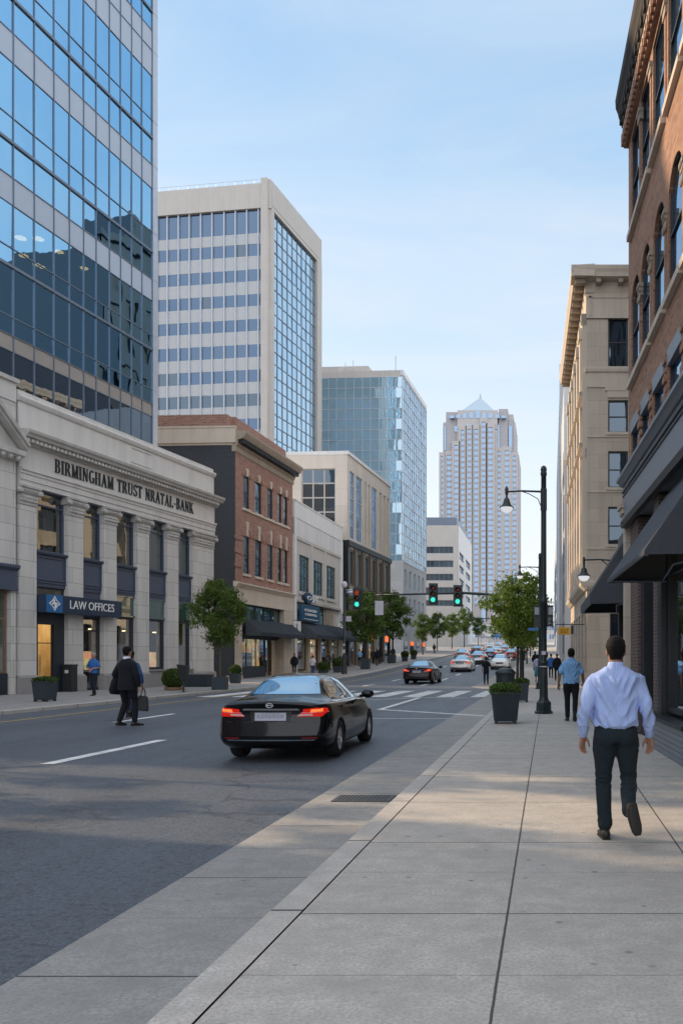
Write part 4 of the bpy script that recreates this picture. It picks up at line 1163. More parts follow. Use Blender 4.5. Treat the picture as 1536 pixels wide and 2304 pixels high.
b = FW.mb(); b.box(0, LW, 3.4, 3.5, 0, z_f); b.box(.1, LW - .1, .42, 3.4, z_a - .98, z_a - .9); b.build('interior', M['dim_room'], wb)
awning(FW, wu(672), wu(768) + 3.0, FW.Z(wu(673), 1398), FW.Z(wu(673), 1436), 1.6, drop=.3, label='wide black awning along the white shop beyond the brick building', cat='awning', mat='awning2')
pj = thing('projecting_sign', 'small white blade sign between the brick building and the white shop', 'sign', FK.pt(ku(656), -.5, 4))
b = FK.mb(); u = ku(657); z0, z1 = FK.Z(u, 1421), FK.Z(u, 1398); b.box(u - .05, u + .05, -.75, -.12, z0, z1); b.build('sign_panel', M['white'], pj, bevel=.02)
b = FK.mb(); b.tube([(u, .1, z1 + .08), (u, -.75, z1 + .08)], .025, 6); b.build('bracket', M['black_metal'], pj)
b = FK.mb(); b.box(u - .06, u - .051, -.48, -.42, z0 + .2, z1 - .2); b.build('mark', M['letter'], pj)

# ------------------------------------------------------------------ beige ten-storey tower with a mirrored side
th = R(8.2)
C4 = Vector((-38.0, 115.0))
front_d = Vector((math.cos(th), -math.sin(th)))
Fs4 = Fac(C4, C4 + Vector((math.sin(th), math.cos(th))) * 17.0)
A4 = C4 - front_d * 17.6
Ff4 = Fac(A4, C4)
b4 = thing('beige_office_tower', 'beige concrete office tower with ribbon windows on the front and mirrored glass down its side', 'office tower', Ff4.pt(0))
zt = WZ(403, 115)
Lf = Ff4.L; uC = Ff4.U(590)
zrow = lambda py: Ff4.Z(Ff4.U(585), py)
tops = [470, 547, 604, 660, 716, 773, 830, 884, 940]
bots = [523, 574, 631, 687, 743, 802, 858, 912, 965]
ub = [0.0]; 
pxm = [355, 377.5, 402.5, 427, 452.5, 478, 505, 530.5, 556, 582, 589]
ub = [Ff4.U(p) for p in pxm]
ub = [ub[0] - 2 * (ub[1] - ub[0]), ub[0] - (ub[1] - ub[0])] + ub
panes, span, dark = [], [], []
for i in range(len(ub) - 1):
    for j, (t, bo) in enumerate(zip(tops, bots)):
        z1, z0 = zrow(t), zrow(bo); nz = zrow(tops[j + 1]) if j + 1 < len(tops) else z0 - 2
        q, w = rnd.gauss(0, .01), rnd.gauss(0, .01)
        (dark if j == 7 or rnd.random() < .05 or (j == 6 and i in (2, 3)) else panes).append(Ff4.mb().face([(ub[i], .1 - q - w, z0), (ub[i + 1], .1 + q - w, z0), (ub[i + 1], .1 + q + w, z1), (ub[i], .1 - q + w, z1)]))
        span.append(Ff4.mb().face([(ub[i], .08, nz), (ub[i + 1], .08, nz), (ub[i + 1], .08, z0), (ub[i], .08, z0)]))
many('window_pane', panes, M['gl_b4f'], b4); many('window_pane', dark, M['gl_dark'], b4); many('spandrel_panel', span, M['spandrel2'], b4)
b = Ff4.mb()
for u in ub[:-1]: b.box(u - .07, u + .07, -.16, .12, zrow(970), zrow(470))
b.build('mullion', M['pale_metal'], b4)
b = Ff4.mb()
b.box(-1, uC, -.3, .4, zrow(470), zt - .6); b.box(-1, Lf + .35, .4, 16, zrow(470) + .6, zt - .7); b.box(uC, Lf, -.45, .6, -1, zt); b.box(-1, -.6, 0, 16, -1, zt - .8)
b.box(-1, uC, .2, 15, 0, zrow(940))
b.build('wall', M['cream2'], b4)
b = Fs4.mb()
Ls = Fs4.L; s0 = Fs4.U(613); s1 = Fs4.U(709)
zs_t = Fs4.Z(s0, 478)
b.box(0, Ls, -.30, .5, zs_t, zt - .02); b.box(.3, s0, -.28, .5, -1, zs_t); b.box(s1, Ls, -.35, .6, -1, zs_t); b.build('side_wall', M['cream2'], b4)
n = 9
us4 = [s0 + (s1 - s0) * i / n for i in range(n + 1)]
zz = []; z = zs_t; 
while z > 10: zz.append(z); z -= 1.72
curtain(Fs4, b4, us4, zz[::-1], M['gl_b4s'], M['grey_metal'], mw=.12, md=.08, y=.1, tilt=.010)
b = Ff4.mb()
for i in range(12): b.tube([(i * 1.4, .3, zt - .6), (i * 1.4, .3, zt + .25)], .03, 4)
b.tube([(0, .3, zt + .25), (16, .3, zt + .25)], .03, 4); b.build('roof_railing', M['pale_metal'], b4)

# rooftop plant seen above the brick building
pl = thing('rooftop_unit', 'pale boxy rooftop plant unit behind the parapet of the brick building', 'rooftop unit', (-29, 68, 16.5))
b = MB(); b.box(WX(357, 66), WX(420, 66), 66, 70, 15.5, WZ(936, 66)); b.build('housing', M['cream2'], pl, bevel=.05)
b = MB(); b.box(WX(384, 66), WX(398, 66), 65.9, 66.0, WZ(952, 66), WZ(944, 66)); b.build('vent', M['black_metal'], pl)
b = MB(); b.box(WX(422, 67), WX(481, 67), 67, 69, 15.5, WZ(948, 67)); b.build('duct', M['grey_metal'], pl)

# ------------------------------------------------------------------ beige modern block with a bronze base
F7s = Fac((-20.85, 88.0), (-19.6, 105.0)); F7f = Fac((-38.0, 88.9), (-20.86, 87.98))
b7 = thing('beige_modern_building', 'beige panelled modern building with tall window slots above a dark bronze base', 'building', F7s.pt(0))
u7 = F7s.U; z7t = WZ(1022, 88); z7b = WZ(1215, 88)
hs = []
for a, c in ((787, 797.5), (801, 814.5), (820.5, 824), (828.5, 832), (836, 848), (854, 858.5), (863, 867.5), (871, 875)):
    hs.append((u7(a), u7(c), z7b + .3, F7s.Z(u7(787), 1059)))
b = F7s.mb(); wall_holes(b, 0, F7s.L, z7b, z7t, hs, .5); b.box(0, F7s.L, .55, 10, z7b, z7t, 'fl'); b.build('wall', M['cream'], b7)
for i, h in enumerate(hs):
    if i in (0, 1, 4): window(F7s, b7, *h, M['pale_metal'], M['gl_blue'], y=.08, fw=.10, nx=3 if i else 2, nz=5, tilt=.02)
    else:
        b = F7s.mb(); b.box(h[0], h[1], .4, .5, h[2], h[3]); b.build('slot_panel', M['bronze_grey'], b7)
uf = F7f.U
b = F7f.mb(); wf = (uf(678), uf(754), z7b + 1.2, F7f.Z(uf(754), 1054)); wall_holes(b, 0, F7f.L, z7b, z7t, [wf], .3); b.build('front_wall', M['cream'], b7)
window(F7f, b7, *wf, M['frame_lt'], M['gl_dark'], y=.15, fw=.1, nx=3, splits=[.28, .52, .76], bar=.14, tilt=.02)
b = F7s.mb(); b.box(-.05, F7s.L + .05, -.12, 10, z7t, z7t + .35); b.build('coping', M['white_trim'], b7)
b = F7s.mb(); b.box(-.1, F7s.L + .2, -.2, 10, z7b - .55, z7b); b.box(-.1, .1, -.1, 10, -.5, z7b - .55); b.box(F7s.L, F7s.L + .1, 0, 10, 0, z7b); b.build('bronze_band', M['black_metal'], b7)
zg = 5.2; n = 6
for i in range(n):
    a = .1 + (F7s.L - .1) * i / n; c = .1 + (F7s.L - .1) * (i + 1) / n; w = c - a
    zw0, zw1 = WZ(1312, 88), WZ(1238, 88)
    b = F7s.mb()
    wall_holes(b, a, c, zg, z7b - .55, [(a + w * .22, a + w * .62, zw0, zw1)], .3)
    b.build('base_panel', M['bronze_brown'], b7)
    b = F7s.mb(); b.box(a + w * .18, a + w * .66, -.06, .02, zw1 + .25, z7b - .6); b.box(a + w * .18, a + w * .66, -.06, .02, zw0 - 1.2, zw0 - .2); b.build('accent_panel', M['bronze_tan'] if i % 2 == 0 else M['bronze_grey'], b7)
    b = F7s.mb(); b.box(a + w * .74, a + w * .84, -.18, .02, zg, z7b - .6); b.build('fin', M['bronze_brown'], b7)
    window(F7s, b7, a + w * .22, a + w * .62, zw0, zw1, M['black_metal'], M['gl_b4s'], y=.1, fw=.08, tilt=.03)
b = F7s.mb(); b.box(0, F7s.L, -.1, .5, zg - .5, zg); b.box(0, F7s.L, 3, 3.1, 0, zg); b.build('lintel', M['black_metal'], b7)
for i in range(5):
    a = F7s.L * i / 5; c = F7s.L * (i + 1) / 5
    b = F7s.mb(); b.box(a, a + .7, -.08, .5, -.3, zg - .5); b.build('pier', M['bronze_tan'] if i % 2 else M['bronze_brown'], b7)
    window(F7s, b7, a + .7, c, .1, zg - .5, M['frame_dk'], M['gl_shop'], y=.15, fw=.14)
    b = F7s.mb(); b.box(a + 1, c - .5, 1.4, 1.45, .4, 3.2); b.build('shop_display', M['warm_shelf'] if i in (0, 2, 3) else M['cool_shelf'], b7)
    if i in (2, 4):
        b = F7s.mb(); b.box(a + 1, a + 2.2, -.1, -.02, 3.6, 4.3); b.build('lit_sign', M['lamp_red'], b7)

# ------------------------------------------------------------------ pale mirror-glass tower
F8s = Fac((-25.8, 150.0), (-24.66, 171.0)); F8f = Fac((-43.5, 151.2), (-25.81, 150.0))
b8 = thing('mirror_glass_tower', 'pale blue mirror-glass tower with a rooftop mast and a pale grey stone base', 'office tower', F8f.pt(0))
zt8 = WZ(832, 150); zb8 = WZ(1262, 150)
uf8 = F8f.U
pf = [718, 739, 757, 777, 796, 815, 833, 852, 870, 890, 905]
ub = [uf8(p) for p in pf[:-1]] + [F8f.L]
zz = []; z = zt8 - 1.2
while z > zb8: zz.append(z); z -= 1.86
zz.append(zb8); zz = zz[::-1]
curtain(F8f, b8, ub, zz, M['gl_b8'], M['pale_metal'], mw=.10, md=.04, tilt=.008)
n = 13
curtain(F8s, b8, [F8s.L * i / n for i in range(n + 1)], zz, M['gl_b4s'], M['pale_metal'], mw=.20, md=.10, tilt=.012)
b = F8f.mb(); b.box(-1, F8f.L - .3, .05, 14, zt8 - 1.15, zt8 - .02); b.box(-1, F8f.L - 7, 3, 12, zt8, zt8 + 1.9); b.box(-1, 6, 1, 9, zt8, zt8 + 1.2); b.build('roof_plant', M['cream2'], b8)
b = F8f.mb(); b.box(F8f.L - .12, F8f.L + .03, -.06, .2, zb8, zt8); b.build('corner_post', M['pale_metal'], b8)
b = F8s.mb(); b.box(0, F8s.L, -.12, .4, zt8 - .9, zt8 - .01); b.build('coping', M['white_trim'], b8)
b = F8f.mb(); um = uf8(880); b.tube([(um, 3, zt8), (um, 3, zt8 + 3.6)], .12, 6); b.tube([(uf8(783), 3, zt8), (uf8(783), 3, zt8 + 3.0)], .08, 6); b.tube([(uf8(765), 3, zt8 + 1), (uf8(765), 3, zt8 + 2.6)], .07, 6); b.build('roof_mast', M['pale_metal'], b8)
hs = []
for r in range(3):
    for i in range(5):
        u = 1.6 + i * 3.9; z0 = zb8 - 4.3 - r * 5.0
        if z0 > 5: hs.append((u, u + 1.5, z0, z0 + 3.0))
b = F8s.mb(); wall_holes(b, -.1, F8s.L, 0, zb8, hs, .4); b.build('base_wall', M['pale_grey'], b8)
b = F8f.mb(); b.box(-1, F8f.L + .15, -.1, .3, 0, zb8); b.build('base_front', M['pale_grey'], b8)
for h in hs: window(F8s, b8, *h, M['pale_metal'], M['gl_b8'], y=.2, fw=.12, tilt=.03)
for i in range(4):
    a = .8 + i * 5.2
    b = F8s.mb(); b.box(a, a + 3.2, -.05, .3, 0, 4.6); b.build('shop_opening', M['gl_dark'], b8)
    b = F8s.mb(); b.box(a + .3, a + 2.6, -.14, -.06, 4.0, 4.7); b.build('lit_sign', M['lamp_red'] if i % 2 else M['white'], b8)

# ------------------------------------------------------------------ banded beige block
h0 = hill(228)
F10f = Fac((-43, 228.0), (-24.1, 228.0)); F10s = Fac((-24.1, 228.0), (-24.1, 268.0))
b10 = thing('banded_office_block', 'low beige office block with dark ribbon windows in front of the far skyscraper', 'office block', F10f.pt(0))
zt10 = WZ(1182, 228)
rows = [(1262, 1277), (1292, 1307), (1322, 1337), (1351, 1364)]
u0 = F10f.U(955); u1 = F10f.U(1019)
hf = [(u0, u1, WZ(bq, 229), WZ(t, 229)) for t, bq in [(1231, 1246)] + rows]
b = F10f.mb(); wall_holes(b, 0, F10f.L, 0, zt10, hf, .5); b.box(0, F10f.L, .6, 38, 0, zt10, 'fr'); b.build('wall', M['far_beige'] if False else M['cream2'], b10)
b = F10f.mb(); b.box(0, F10f.L - .5, .3, 30, zt10, zt10 + 2.2); b.build('parapet', M['grey_metal'], b10)
for h in hf: window(F10f, b10, *h, M['grey_metal'], M['band_glass'], y=.3, fw=.12, nx=6)
hs = []
for k, (t, bq) in enumerate([(1238, 1256)] + [(1268, 1284), (1298, 1312), (1327, 1340), (1354, 1366)]):
    hs.append((2, 14, WZ(bq, 228), WZ(t, 228))); hs.append((20, 34, WZ(bq, 228), WZ(t, 228)))
b = F10s.mb(); wall_holes(b, 0, F10s.L, 0, zt10, hs, .5); b.build('side_wall', M['white_trim'], b10)
for h in hs: window(F10s, b10, *h, M['grey_metal'], M['band_glass'], y=.3, fw=.15, nx=6)

# ------------------------------------------------------------------ far skyscraper with a green pyramid
DT = 600.0
sky = thing('pyramid_skyscraper', 'very tall hazy beige skyscraper with setbacks and a pale green pyramid roof', 'skyscraper', (WX(1077, DT), DT, 0))
def fz(py): return WZ(py, DT)
def fx(px): return WX(px, DT)
FS = Fac((fx(988), DT), (fx(1168), DT))
x0 = fx(988)
def col(p): return fx(p) - x0
b = FS.mb()
b.box(col(988), col(1166), 4, 50, 0, fz(1020)); b.box(col(994), col(1158), 6, 48, fz(1020), fz(945)); b.box(col(1000), col(1153), 8, 46, fz(945), fz(925))
b.box(col(1028), col(1118), 1, 46, 0, fz(965)); b.box(col(1030), col(1112), 10, 44, fz(930), fz(922))
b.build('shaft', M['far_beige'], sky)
b = FS.mb()
for a, c, t, bo, y in ((1001, 1027, 923, 1012, 4.4), (1120, 1141, 916, 1010, 4.4), (994, 1002, 948, 1016, 5.4), (1142, 1153, 938, 1016, 5.4)):
    b.box(col(a), col(c), y, 30, fz(bo), fz(t))
b.build('shoulder_tower', M['far_beige2'], sky)
stripes = [(990.5, 995, 1025, 0), (1003, 1014, 1022, 0), (1021, 1030, 1002, 1), (1036.5, 1044, 968, 2), (1051, 1059, 966, 2), (1066, 1075, 966, 2), (1082.5, 1091, 950, 2), (1097, 1108, 962, 2), (1113, 1125, 1014, 1), (1134, 1144, 1012, 1), (1152, 1160, 1024, 0)]
bars = FS.mb(); panes = []
for a, c, t, k in stripes:
    y = (3.7, .9, .7)[k]
    if k == 1: y = .7 if a < 1100 else 3.4
    z = fz(t)
    pr = FS.mb(); pr.box(col(a) - 1.4, col(a), y - 1.1, 4.2, 0, z + 3); pr.box(col(c), col(c) + 1.4, y - 1.1, 4.2, 0, z + 3); pr.box(col(a), col(c), y - 1.05, 4.2, z + .1, z + 3)
    pr.build('stone_rib', M['far_beige'], sky)
    while z > 40:
        panes.append(FS.mb().face([(col(a), y - .3, z - 2.4), (col(c), y - .3, z - 2.4), (col(c), y - .3, z), (col(a), y - .3, z)]))
        bars.box(col(a), col(c), y - .35, y + .5, z - 3.9, z - 2.4)
        z -= 3.9
many('window_pane', panes, M['gl_far'], sky)
bars.build('spandrel', M['far_beige2'], sky)
b = FS.mb()
for a, c, t, bo in ((1083, 1091, 952, 1400), (1115, 1122, 952, 1012), (1143, 1151, 955, 1012), (1048, 1058, 953, 962), (1020, 1030, 955, 968), (1128, 1132, 1020, 1400), (997, 1001, 955, 1010)):
    b.box(col(a), col(c), .55 if a in (1083, 1048) else (3.3 if bo > 1013 else 3.9), 5, fz(bo), fz(t))
b.build('glass_strip', M['gl_far'], sky)
b = FS.mb(); cx = col(1074)
for i in range(-4, 5):
    x = cx + i * 4.6; h = 5.5 - abs(i) * .9
    n = 8; b.poly([(x - 1.6, fz(940)), (x + 1.6, fz(940))] + [(x + 1.6 * math.cos(math.pi * k / n), fz(940) + h * .5 + h * .5 * math.sin(math.pi * k / n)) for k in range(n + 1)], .7, 10.2)
b.build('crown_window', M['gl_far'], sky)
b = FS.mb(); b.box(col(1028), col(1118), 1.0, 44, fz(966), fz(922)); b.build('crown_block', M['far_beige'], sky)
b = FS.mb()
xa, xb, ya, yb, z0, z1 = col(1034), col(1113), 4, 40, fz(922), fz(896)
z1 = WZ(894, DT + 22); apx = (cx, 22, z1)
for q in (((xa, ya), (xb, ya)), ((xb, ya), (xb, yb)), ((xb, yb), (xa, yb)), ((xa, yb), (xa, ya))):
    b.face([(q[0][0], q[0][1], z0), (q[1][0], q[1][1], z0), apx])
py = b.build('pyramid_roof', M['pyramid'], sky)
b = FS.mb(); b.tube([(cx, 22, z1 - 1), (cx, 22, z1 + 2.5)], .5, 6); b.ball((cx, 22, z1), .9, 8, 6); b.build('finial', M['pyramid'], py)
# ------------------------------------------------------------------ brown brick building on the right
FR = Fac((1.763, 18.5), (2.52, 2.0)); LR = FR.L
rb = thing('brick_shop_building', 'brown brick building with arched upper windows, slate fascia and black shop front beside the pavement', 'building', FR.pt(0))
du = lambda D: (18.5 - D) / .99895
f0 = [FR.U(p) for p in (1419, 1440, 1468, 1502)]
starts = f0[:] 
while starts[-1] < LR - 2.2: starts.append(starts[-1] + 1.42)
W_ = 1.12
AT, AS, SP = 9.45, 7.42, 8.95
holes = []
for s in starts:
    holes += [(s, s + W_, 10.6, 12.62), (s, s + W_, AS, AT), (s, s + W_, 5.2, 6.5)]
b = FR.mb(); wall_holes(b, 0, LR, 5.0, 13.4, holes, .10)
b.face([(0, 8, 4.0), (0, 0, 4.0), (0, 0, 13.4), (0, 8, 13.4)])
for s in starts:                                   # the arches are cut out of square holes
    n = 10; c = s + W_ / 2; r = W_ / 2
    for i in range(n):
        a0, a1 = math.pi * i / n, math.pi * (i + 1) / n
        p0 = (c - r * math.cos(a0), SP + (AT - SP - .02) * math.sin(a0)); p1 = (c - r * math.cos(a1), SP + (AT - SP - .02) * math.sin(a1))
        b.poly([p0, p1, (p1[0], AT), (p0[0], AT)], .001, .10)
b.build('wall', M['brick_r'], rb)
b = FR.mb(); b.box(.02, LR, .5, 9, 4.2, 13.3); b.build('core', M['dim_room'], rb)
for h in holes:
    window(FR, rb, *h, M['frame_dk'], M['gl_blue'], y=.035, fw=.05, fd=.05, nz=2, tilt=.004)
for s in starts:
    for z in (10.6, AS): FR.mb().box(s - .10, s + W_ + .10, -.09, .10, z - .12, z).build('sill', M['tan_plain'], rb)
    FR.mb().box(s - .02, s + W_ + .02, -.02, .3, 6.32, 6.58).build('window_lintel', M['signband'], rb)
for s in starts:
    a, c = s + W_ + .01, s + 1.40
    b = FR.mb(); b.box(a + .07, c - .07, -.02, .05, AS, 8.72); pi = b.build('pilaster', M['brick_r'], rb); pj_ = FR.mb().box(a + .07, c - .07, -.02, .05, 10.6, 12.2).build('pilaster', M['brick_r'], rb)
    b = FR.mb()
    for k, (o, z) in enumerate(((.03, 8.72), (.045, 8.80), (.06, 8.88))): b.box(a + .04 - k * .02, c - .04 + k * .02, -o, .04, z, z + .08)
    for k in range(4):
        b.ball((a + .04 + k * (c - a - .08) / 3, -.03, 8.68), (.03, .03, .08), 6, 5); b.ball((a + .08 + k * (c - a - .16) / 3, -.05, 8.9), (.03, .03, .05), 6, 5)
    b.build('capital', M['tan_dark'], pi)
    FR.mb().box(a, c, -.04, .04, 12.2, 12.34).box(a - .01, c + .01, -.06, .04, 12.34, 12.42).build('capital', M['tan_dark'], pj_)
    b = FR.mb()
    for k in range(8): b.box(a - .0 + .02, c - .02, -.02 - .025 * (k % 2), .03, 5.3 + k * .16, 5.3 + k * .16 + .12)
    b.build('quoin', M['brick_r'], rb)
b = FR.mb()
b.box(-.06, LR, -.10, .05, 12.72, 12.86); b.box(-.1, LR, -.12, .05, 12.86, 13.0)
for i in range(90):
    x = -.05 + i * .19
    if x < LR: b.box(x, x + .09, -.16, -.08, 12.74, 12.98)
b.build('corbel_table', M['brick_r'], rb)
b = FR.mb(); b.box(-.1, LR, -.12, .05, 13.0, 13.22); b.build('frieze', M['tan_plain'], rb)
b = FR.mb(); b.prof(-.12, LR, [(-.3, 13.2), (.14, 13.2), (.15, 13.34), (.20, 13.40), (.22, 13.5), (.27, 13.62), (.28, 13.8), (-.3, 13.95)])
for i in range(48):
    x = -.1 + i * .36
    if x < LR: b.box(x, x + .14, -.19, -.1, 13.24, 13.40)
b.build('cornice', M['brick_dk'] if False else M['bark_dk'], rb)
b = FR.mb(); b.box(.28, LR, -.16, .5, 4.39, 5.20)
b.prof(.22, LR, [(0, 5.20), (.20, 5.20), (.26, 5.28), (.30, 5.30), (.30, 5.36), (0, 5.40)])
b.build('fascia', M['signband'], rb)
b = FR.mb(); b.prof(.26, LR, [(.1, 4.32), (.20, 4.32), (.22, 4.44), (.1, 4.46)]); b.prof(.27, LR, [(.1, 5.06), (.19, 5.06), (.19, 5.10), (.1, 5.11)]); b.prof(.27, LR, [(.1, 4.98), (.18, 4.98), (.18, 5.0), (.1, 5.01)]); b.build('fascia_moulding', M['black_metal'], rb)
b = FR.mb(); b.box(.0, .36, -.12, .4, .35, 4.5); b.box(-.04, .40, -.16, .4, 0, .36)
for k, z in enumerate((4.5, 4.62, 4.74)): b.box(-.04 - .03 * k, .40 + .03 * k, -.16 - .04 * k, .3, z, z + .11)
b.build('stone_pier', M['tan'], rb)
for a, c in ((du(17.9), du(16.9)), (du(15.1), du(14.55))):
    b = FR.mb(); b.box(a, c, -.04, .5, 0, 4.35); b.build('brick_pier', M['brick_dk'], rb)
b = FR.mb(); b.box(.36, LR, .9, 1.0, 3.5, 4.4); b.box(.36, LR, .02, .9, 3.55, 3.6); b.build('lintel', M['frame_dk'], rb)
# entrance recess, framed windows and the panelled riser
b = FR.mb(); b.box(du(16.9), du(16.55), .02, .5, 0, 3.6); b.box(du(15.45), du(15.1), .04, .5, 0, 3.6); b.box(du(14.55), du(14.2), -.06, .4, .55, 3.6); b.build('shop_jamb', M['frame_dk'], rb)
window(FR, rb, du(16.55), du(15.45), .03, 3.5, M['frame_dk'], M['gl_shop'], y=.3, fw=.1, splits=[.78], name='glazed_door')
window(FR, rb, du(14.2), du(12.35), .62, 3.5, M['frame_dk'], M['gl_shop'], y=.04, fw=.09, splits=[.8])
window(FR, rb, du(12.2), du(9.2), .62, 3.5, M['frame_dk'], M['gl_shop'], y=.04, fw=.09, nx=2, splits=[.8])
window(FR, rb, du(9.1), du(5.6), .62, 3.5, M['frame_dk'], M['gl_shop'], y=.04, fw=.09, nx=2, splits=[.8])
b = FR.mb(); b.box(du(12.36), du(12.2), -.05, .3, .55, 3.6); b.box(du(9.2), du(9.1), -.05, .3, .55, 3.6); b.box(du(5.6), LR, 0, .4, 0, 3.6); b.build('shop_mullion', M['brick_dk'], rb)
b = FR.mb(); b.box(du(15.0), du(11.75), -.19, .3, 0, .50)
for k in range(6): b.box(du(15.0), du(11.75), -.2, -.18, .02 + k * .08, .085 + k * .08)
b.build('stall_riser', M['signband'], rb)
b = FR.mb(); b.box(du(15.05), du(11.71), -.24, .3, .50, .56); b.box(du(11.75), du(11.62), -.2, .3, 0, .5); b.box(du(11.6), LR, -.06, .3, 0, .55); b.build('sill_cap', M['frame_dk'], rb)
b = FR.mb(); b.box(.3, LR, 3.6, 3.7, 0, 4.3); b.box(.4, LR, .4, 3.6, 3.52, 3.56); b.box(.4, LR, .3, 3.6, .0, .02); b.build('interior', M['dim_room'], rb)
for i, (D0, D1, z0, z1, y, mm) in enumerate(((13.9, 12.6, .7, 1.25, 1.0, 'timber'), (13.6, 12.9, 2.2, 3.0, 2.6, 'warm_shelf'), (11.8, 10.2, .7, 1.3, 1.0, 'timber'), (11.5, 10.0, 1.9, 2.9, 2.8, 'warm_shelf'), (8.6, 6.2, .7, 1.4, 1.0, 'cool_shelf'))):
    b = FR.mb(); b.box(du(D0), du(D1), y, y + .5, z0, z1); b.build('shop_display', M[mm], rb)
for D in (13.8, 13.2, 12.7, 11.0, 8.0):
    b = FR.mb(); b.lathe([(.03, .25), (.12, .1), (.14, 0), (.02, -.02)], (du(D), 1.2, 3.0), 10); b.build('pendant_lamp', M['lamp_warm'], rb)
awning(FR, du(14.05), du(10.2), 4.22, 2.76, .98, drop=.05, label='large black canvas awning nearest the camera on the brown brick building', cat='awning')

# low dark shop squeezed between the brick building and the tan corner block
FN = Fac((1.9, 23.0), (1.95, 18.55))
ns = thing('narrow_shopfront', 'low dark shop front between the brown brick building and the tan stone block', 'building', FN.pt(0))
b = FN.mb(); b.box(0, FN.L, .0, 5, 3.1, 4.75); b.box(0, FN.L, .6, 5, 0, 3.1); b.box(0, .35, 0, .6, 0, 3.1); b.box(FN.L - .5, FN.L, 0, .6, 0, 3.1); b.build('wall', M['frame_dk'], ns)
window(FN, ns, .4, 2.2, .5, 3.0, M['black_metal'], M['gl_dark'], y=.1, fw=.1); window(FN, ns, 2.3, 3.9, .03, 3.0, M['black_metal'], M['gl_dark'], y=.15, fw=.1, name='glazed_door')
awning(FN, .35, 4.35, 4.52, 2.72, 1.02, drop=.20, label='smaller black awning with deep valance behind the large one', cat='awning')
wl = thing('wall_lamp', 'black bell-shaped wall lamp with white globe on an arm above the smaller awning', 'lamp', FN.pt(.1, 0, 4.1))
def bell(b, c, s=1.0):
    b.lathe([(.012 * s, .34 * s), (.03 * s, .33 * s), (.035 * s, .25 * s), (.075 * s, .21 * s), (.095 * s, .12 * s), (.12 * s, .06 * s), (.19 * s, .0), (.20 * s, -.02 * s), (.17 * s, -.015 * s)], c, 20)
def globe(b, c, s=1.0):
    b.lathe([(.165 * s, -.015 * s), (.16 * s, -.06 * s), (.12 * s, -.12 * s), (.06 * s, -.155 * s), (.01 * s, -.165 * s)], c, 18)
b = FN.mb(); b.tube([(.1, .02, 4.16), (.1, -.5, 4.2), (.1, -.93, 4.19)], .022, 8); b.tube([(.1, .0, 4.0), (.1, -.3, 4.06), (.1, -.45, 4.18)], .014, 6); b.tube([(.1, -.93, 4.26), (.1, -.93, 4.05)], .03, 8); b.build('bracket', M['green_black'], wl)
b = FN.mb(); bell(b, (.1, -.93, 3.76), .92); b.build('lamp_shade', M['green_black'], wl, smooth=True)
b = FN.mb(); globe(b, (.1, -.93, 3.76), .92); b.build('globe', M['frost'], wl, smooth=True)

# ------------------------------------------------------------------ tan classical corner block
FCf = Fac((2.3, 50.0), (14.0, 50.0)); FCs = Fac((1.85, 68.8), (2.3, 50.0))
tb = thing('tan_stone_block', 'tan stone classical block with heavy bracketed cornice and dark sash windows', 'building', FCf.pt(0))
Zc = lambda py: WZ(py, 50)
uc = FCf.U; zt = Zc(612); zc = Zc(660)
rows = [(712, 826), (900, 973), (1015, 1097), (1140, 1225)]
hf = []
for t, bo in rows:
    for k in range(4): hf.append((uc(1367) + k * 2.45, uc(1412) + k * 2.45, Zc(bo), Zc(t)))
hf.append((uc(1371), uc(1402), .2, Zc(1380)))
b = FCf.mb(); wall_holes(b, 0, FCf.L, 0, zc, hf, .25); b.build('wall', M['tan'], tb)
b = FCf.mb(); b.box(.3, FCf.L, 1.0, 18, 0, zt); b.build('core', M['tan_plain'], tb)
for h in hf: window(FCf, tb, *h, M['frame_dk'], M['gl_dark'], y=.14, fw=.09, nz=2, tilt=.015)
b = FCf.mb()
for t, bo in rows:
    z = Zc(bo); b.box(0, FCf.L, -.06, .02, z - .3, z - .16); 
    for k in range(4): b.box(uc(1367) + k * 2.45 - .15, uc(1412) + k * 2.45 + .15, -.14, .02, z - .16, z)
b.prof(-.1, FCf.L, [(0, Zc(838)), (.16, Zc(838)), (.2, Zc(832)), (.2, Zc(828)), (0, Zc(826))]); b.box(0, FCf.L, -.07, .02, Zc(872), Zc(838))
b.box(uc(1360), uc(1420), -.12, .02, Zc(880), Zc(872)); b.box(uc(1365), uc(1420), -.09, .02, Zc(895), Zc(880))
z = 5.6; b.prof(-.15, FCf.L, [(0, z), (.08, z), (.22, z + .2), (.25, z + .42), (0, z + .5)])
b.build('string_course', M['tan_plain'], tb)
b = FCf.mb(); b.box(-.02, FCf.L, -.05, .1, zc - 1.5, zc + .1)
for k in range(5):
    b.box(.12 + k * 2.3, .12 + k * 2.3 + .14, -.1, 0, zc - 1.4, zc - .2)
b.box(0, FCf.L, -.1, 0, zc - .3, zc - .1); b.box(0, FCf.L, -.1, 0, zc - 1.5, zc - 1.36)
b.build('frieze', M['tan_plain'], tb)
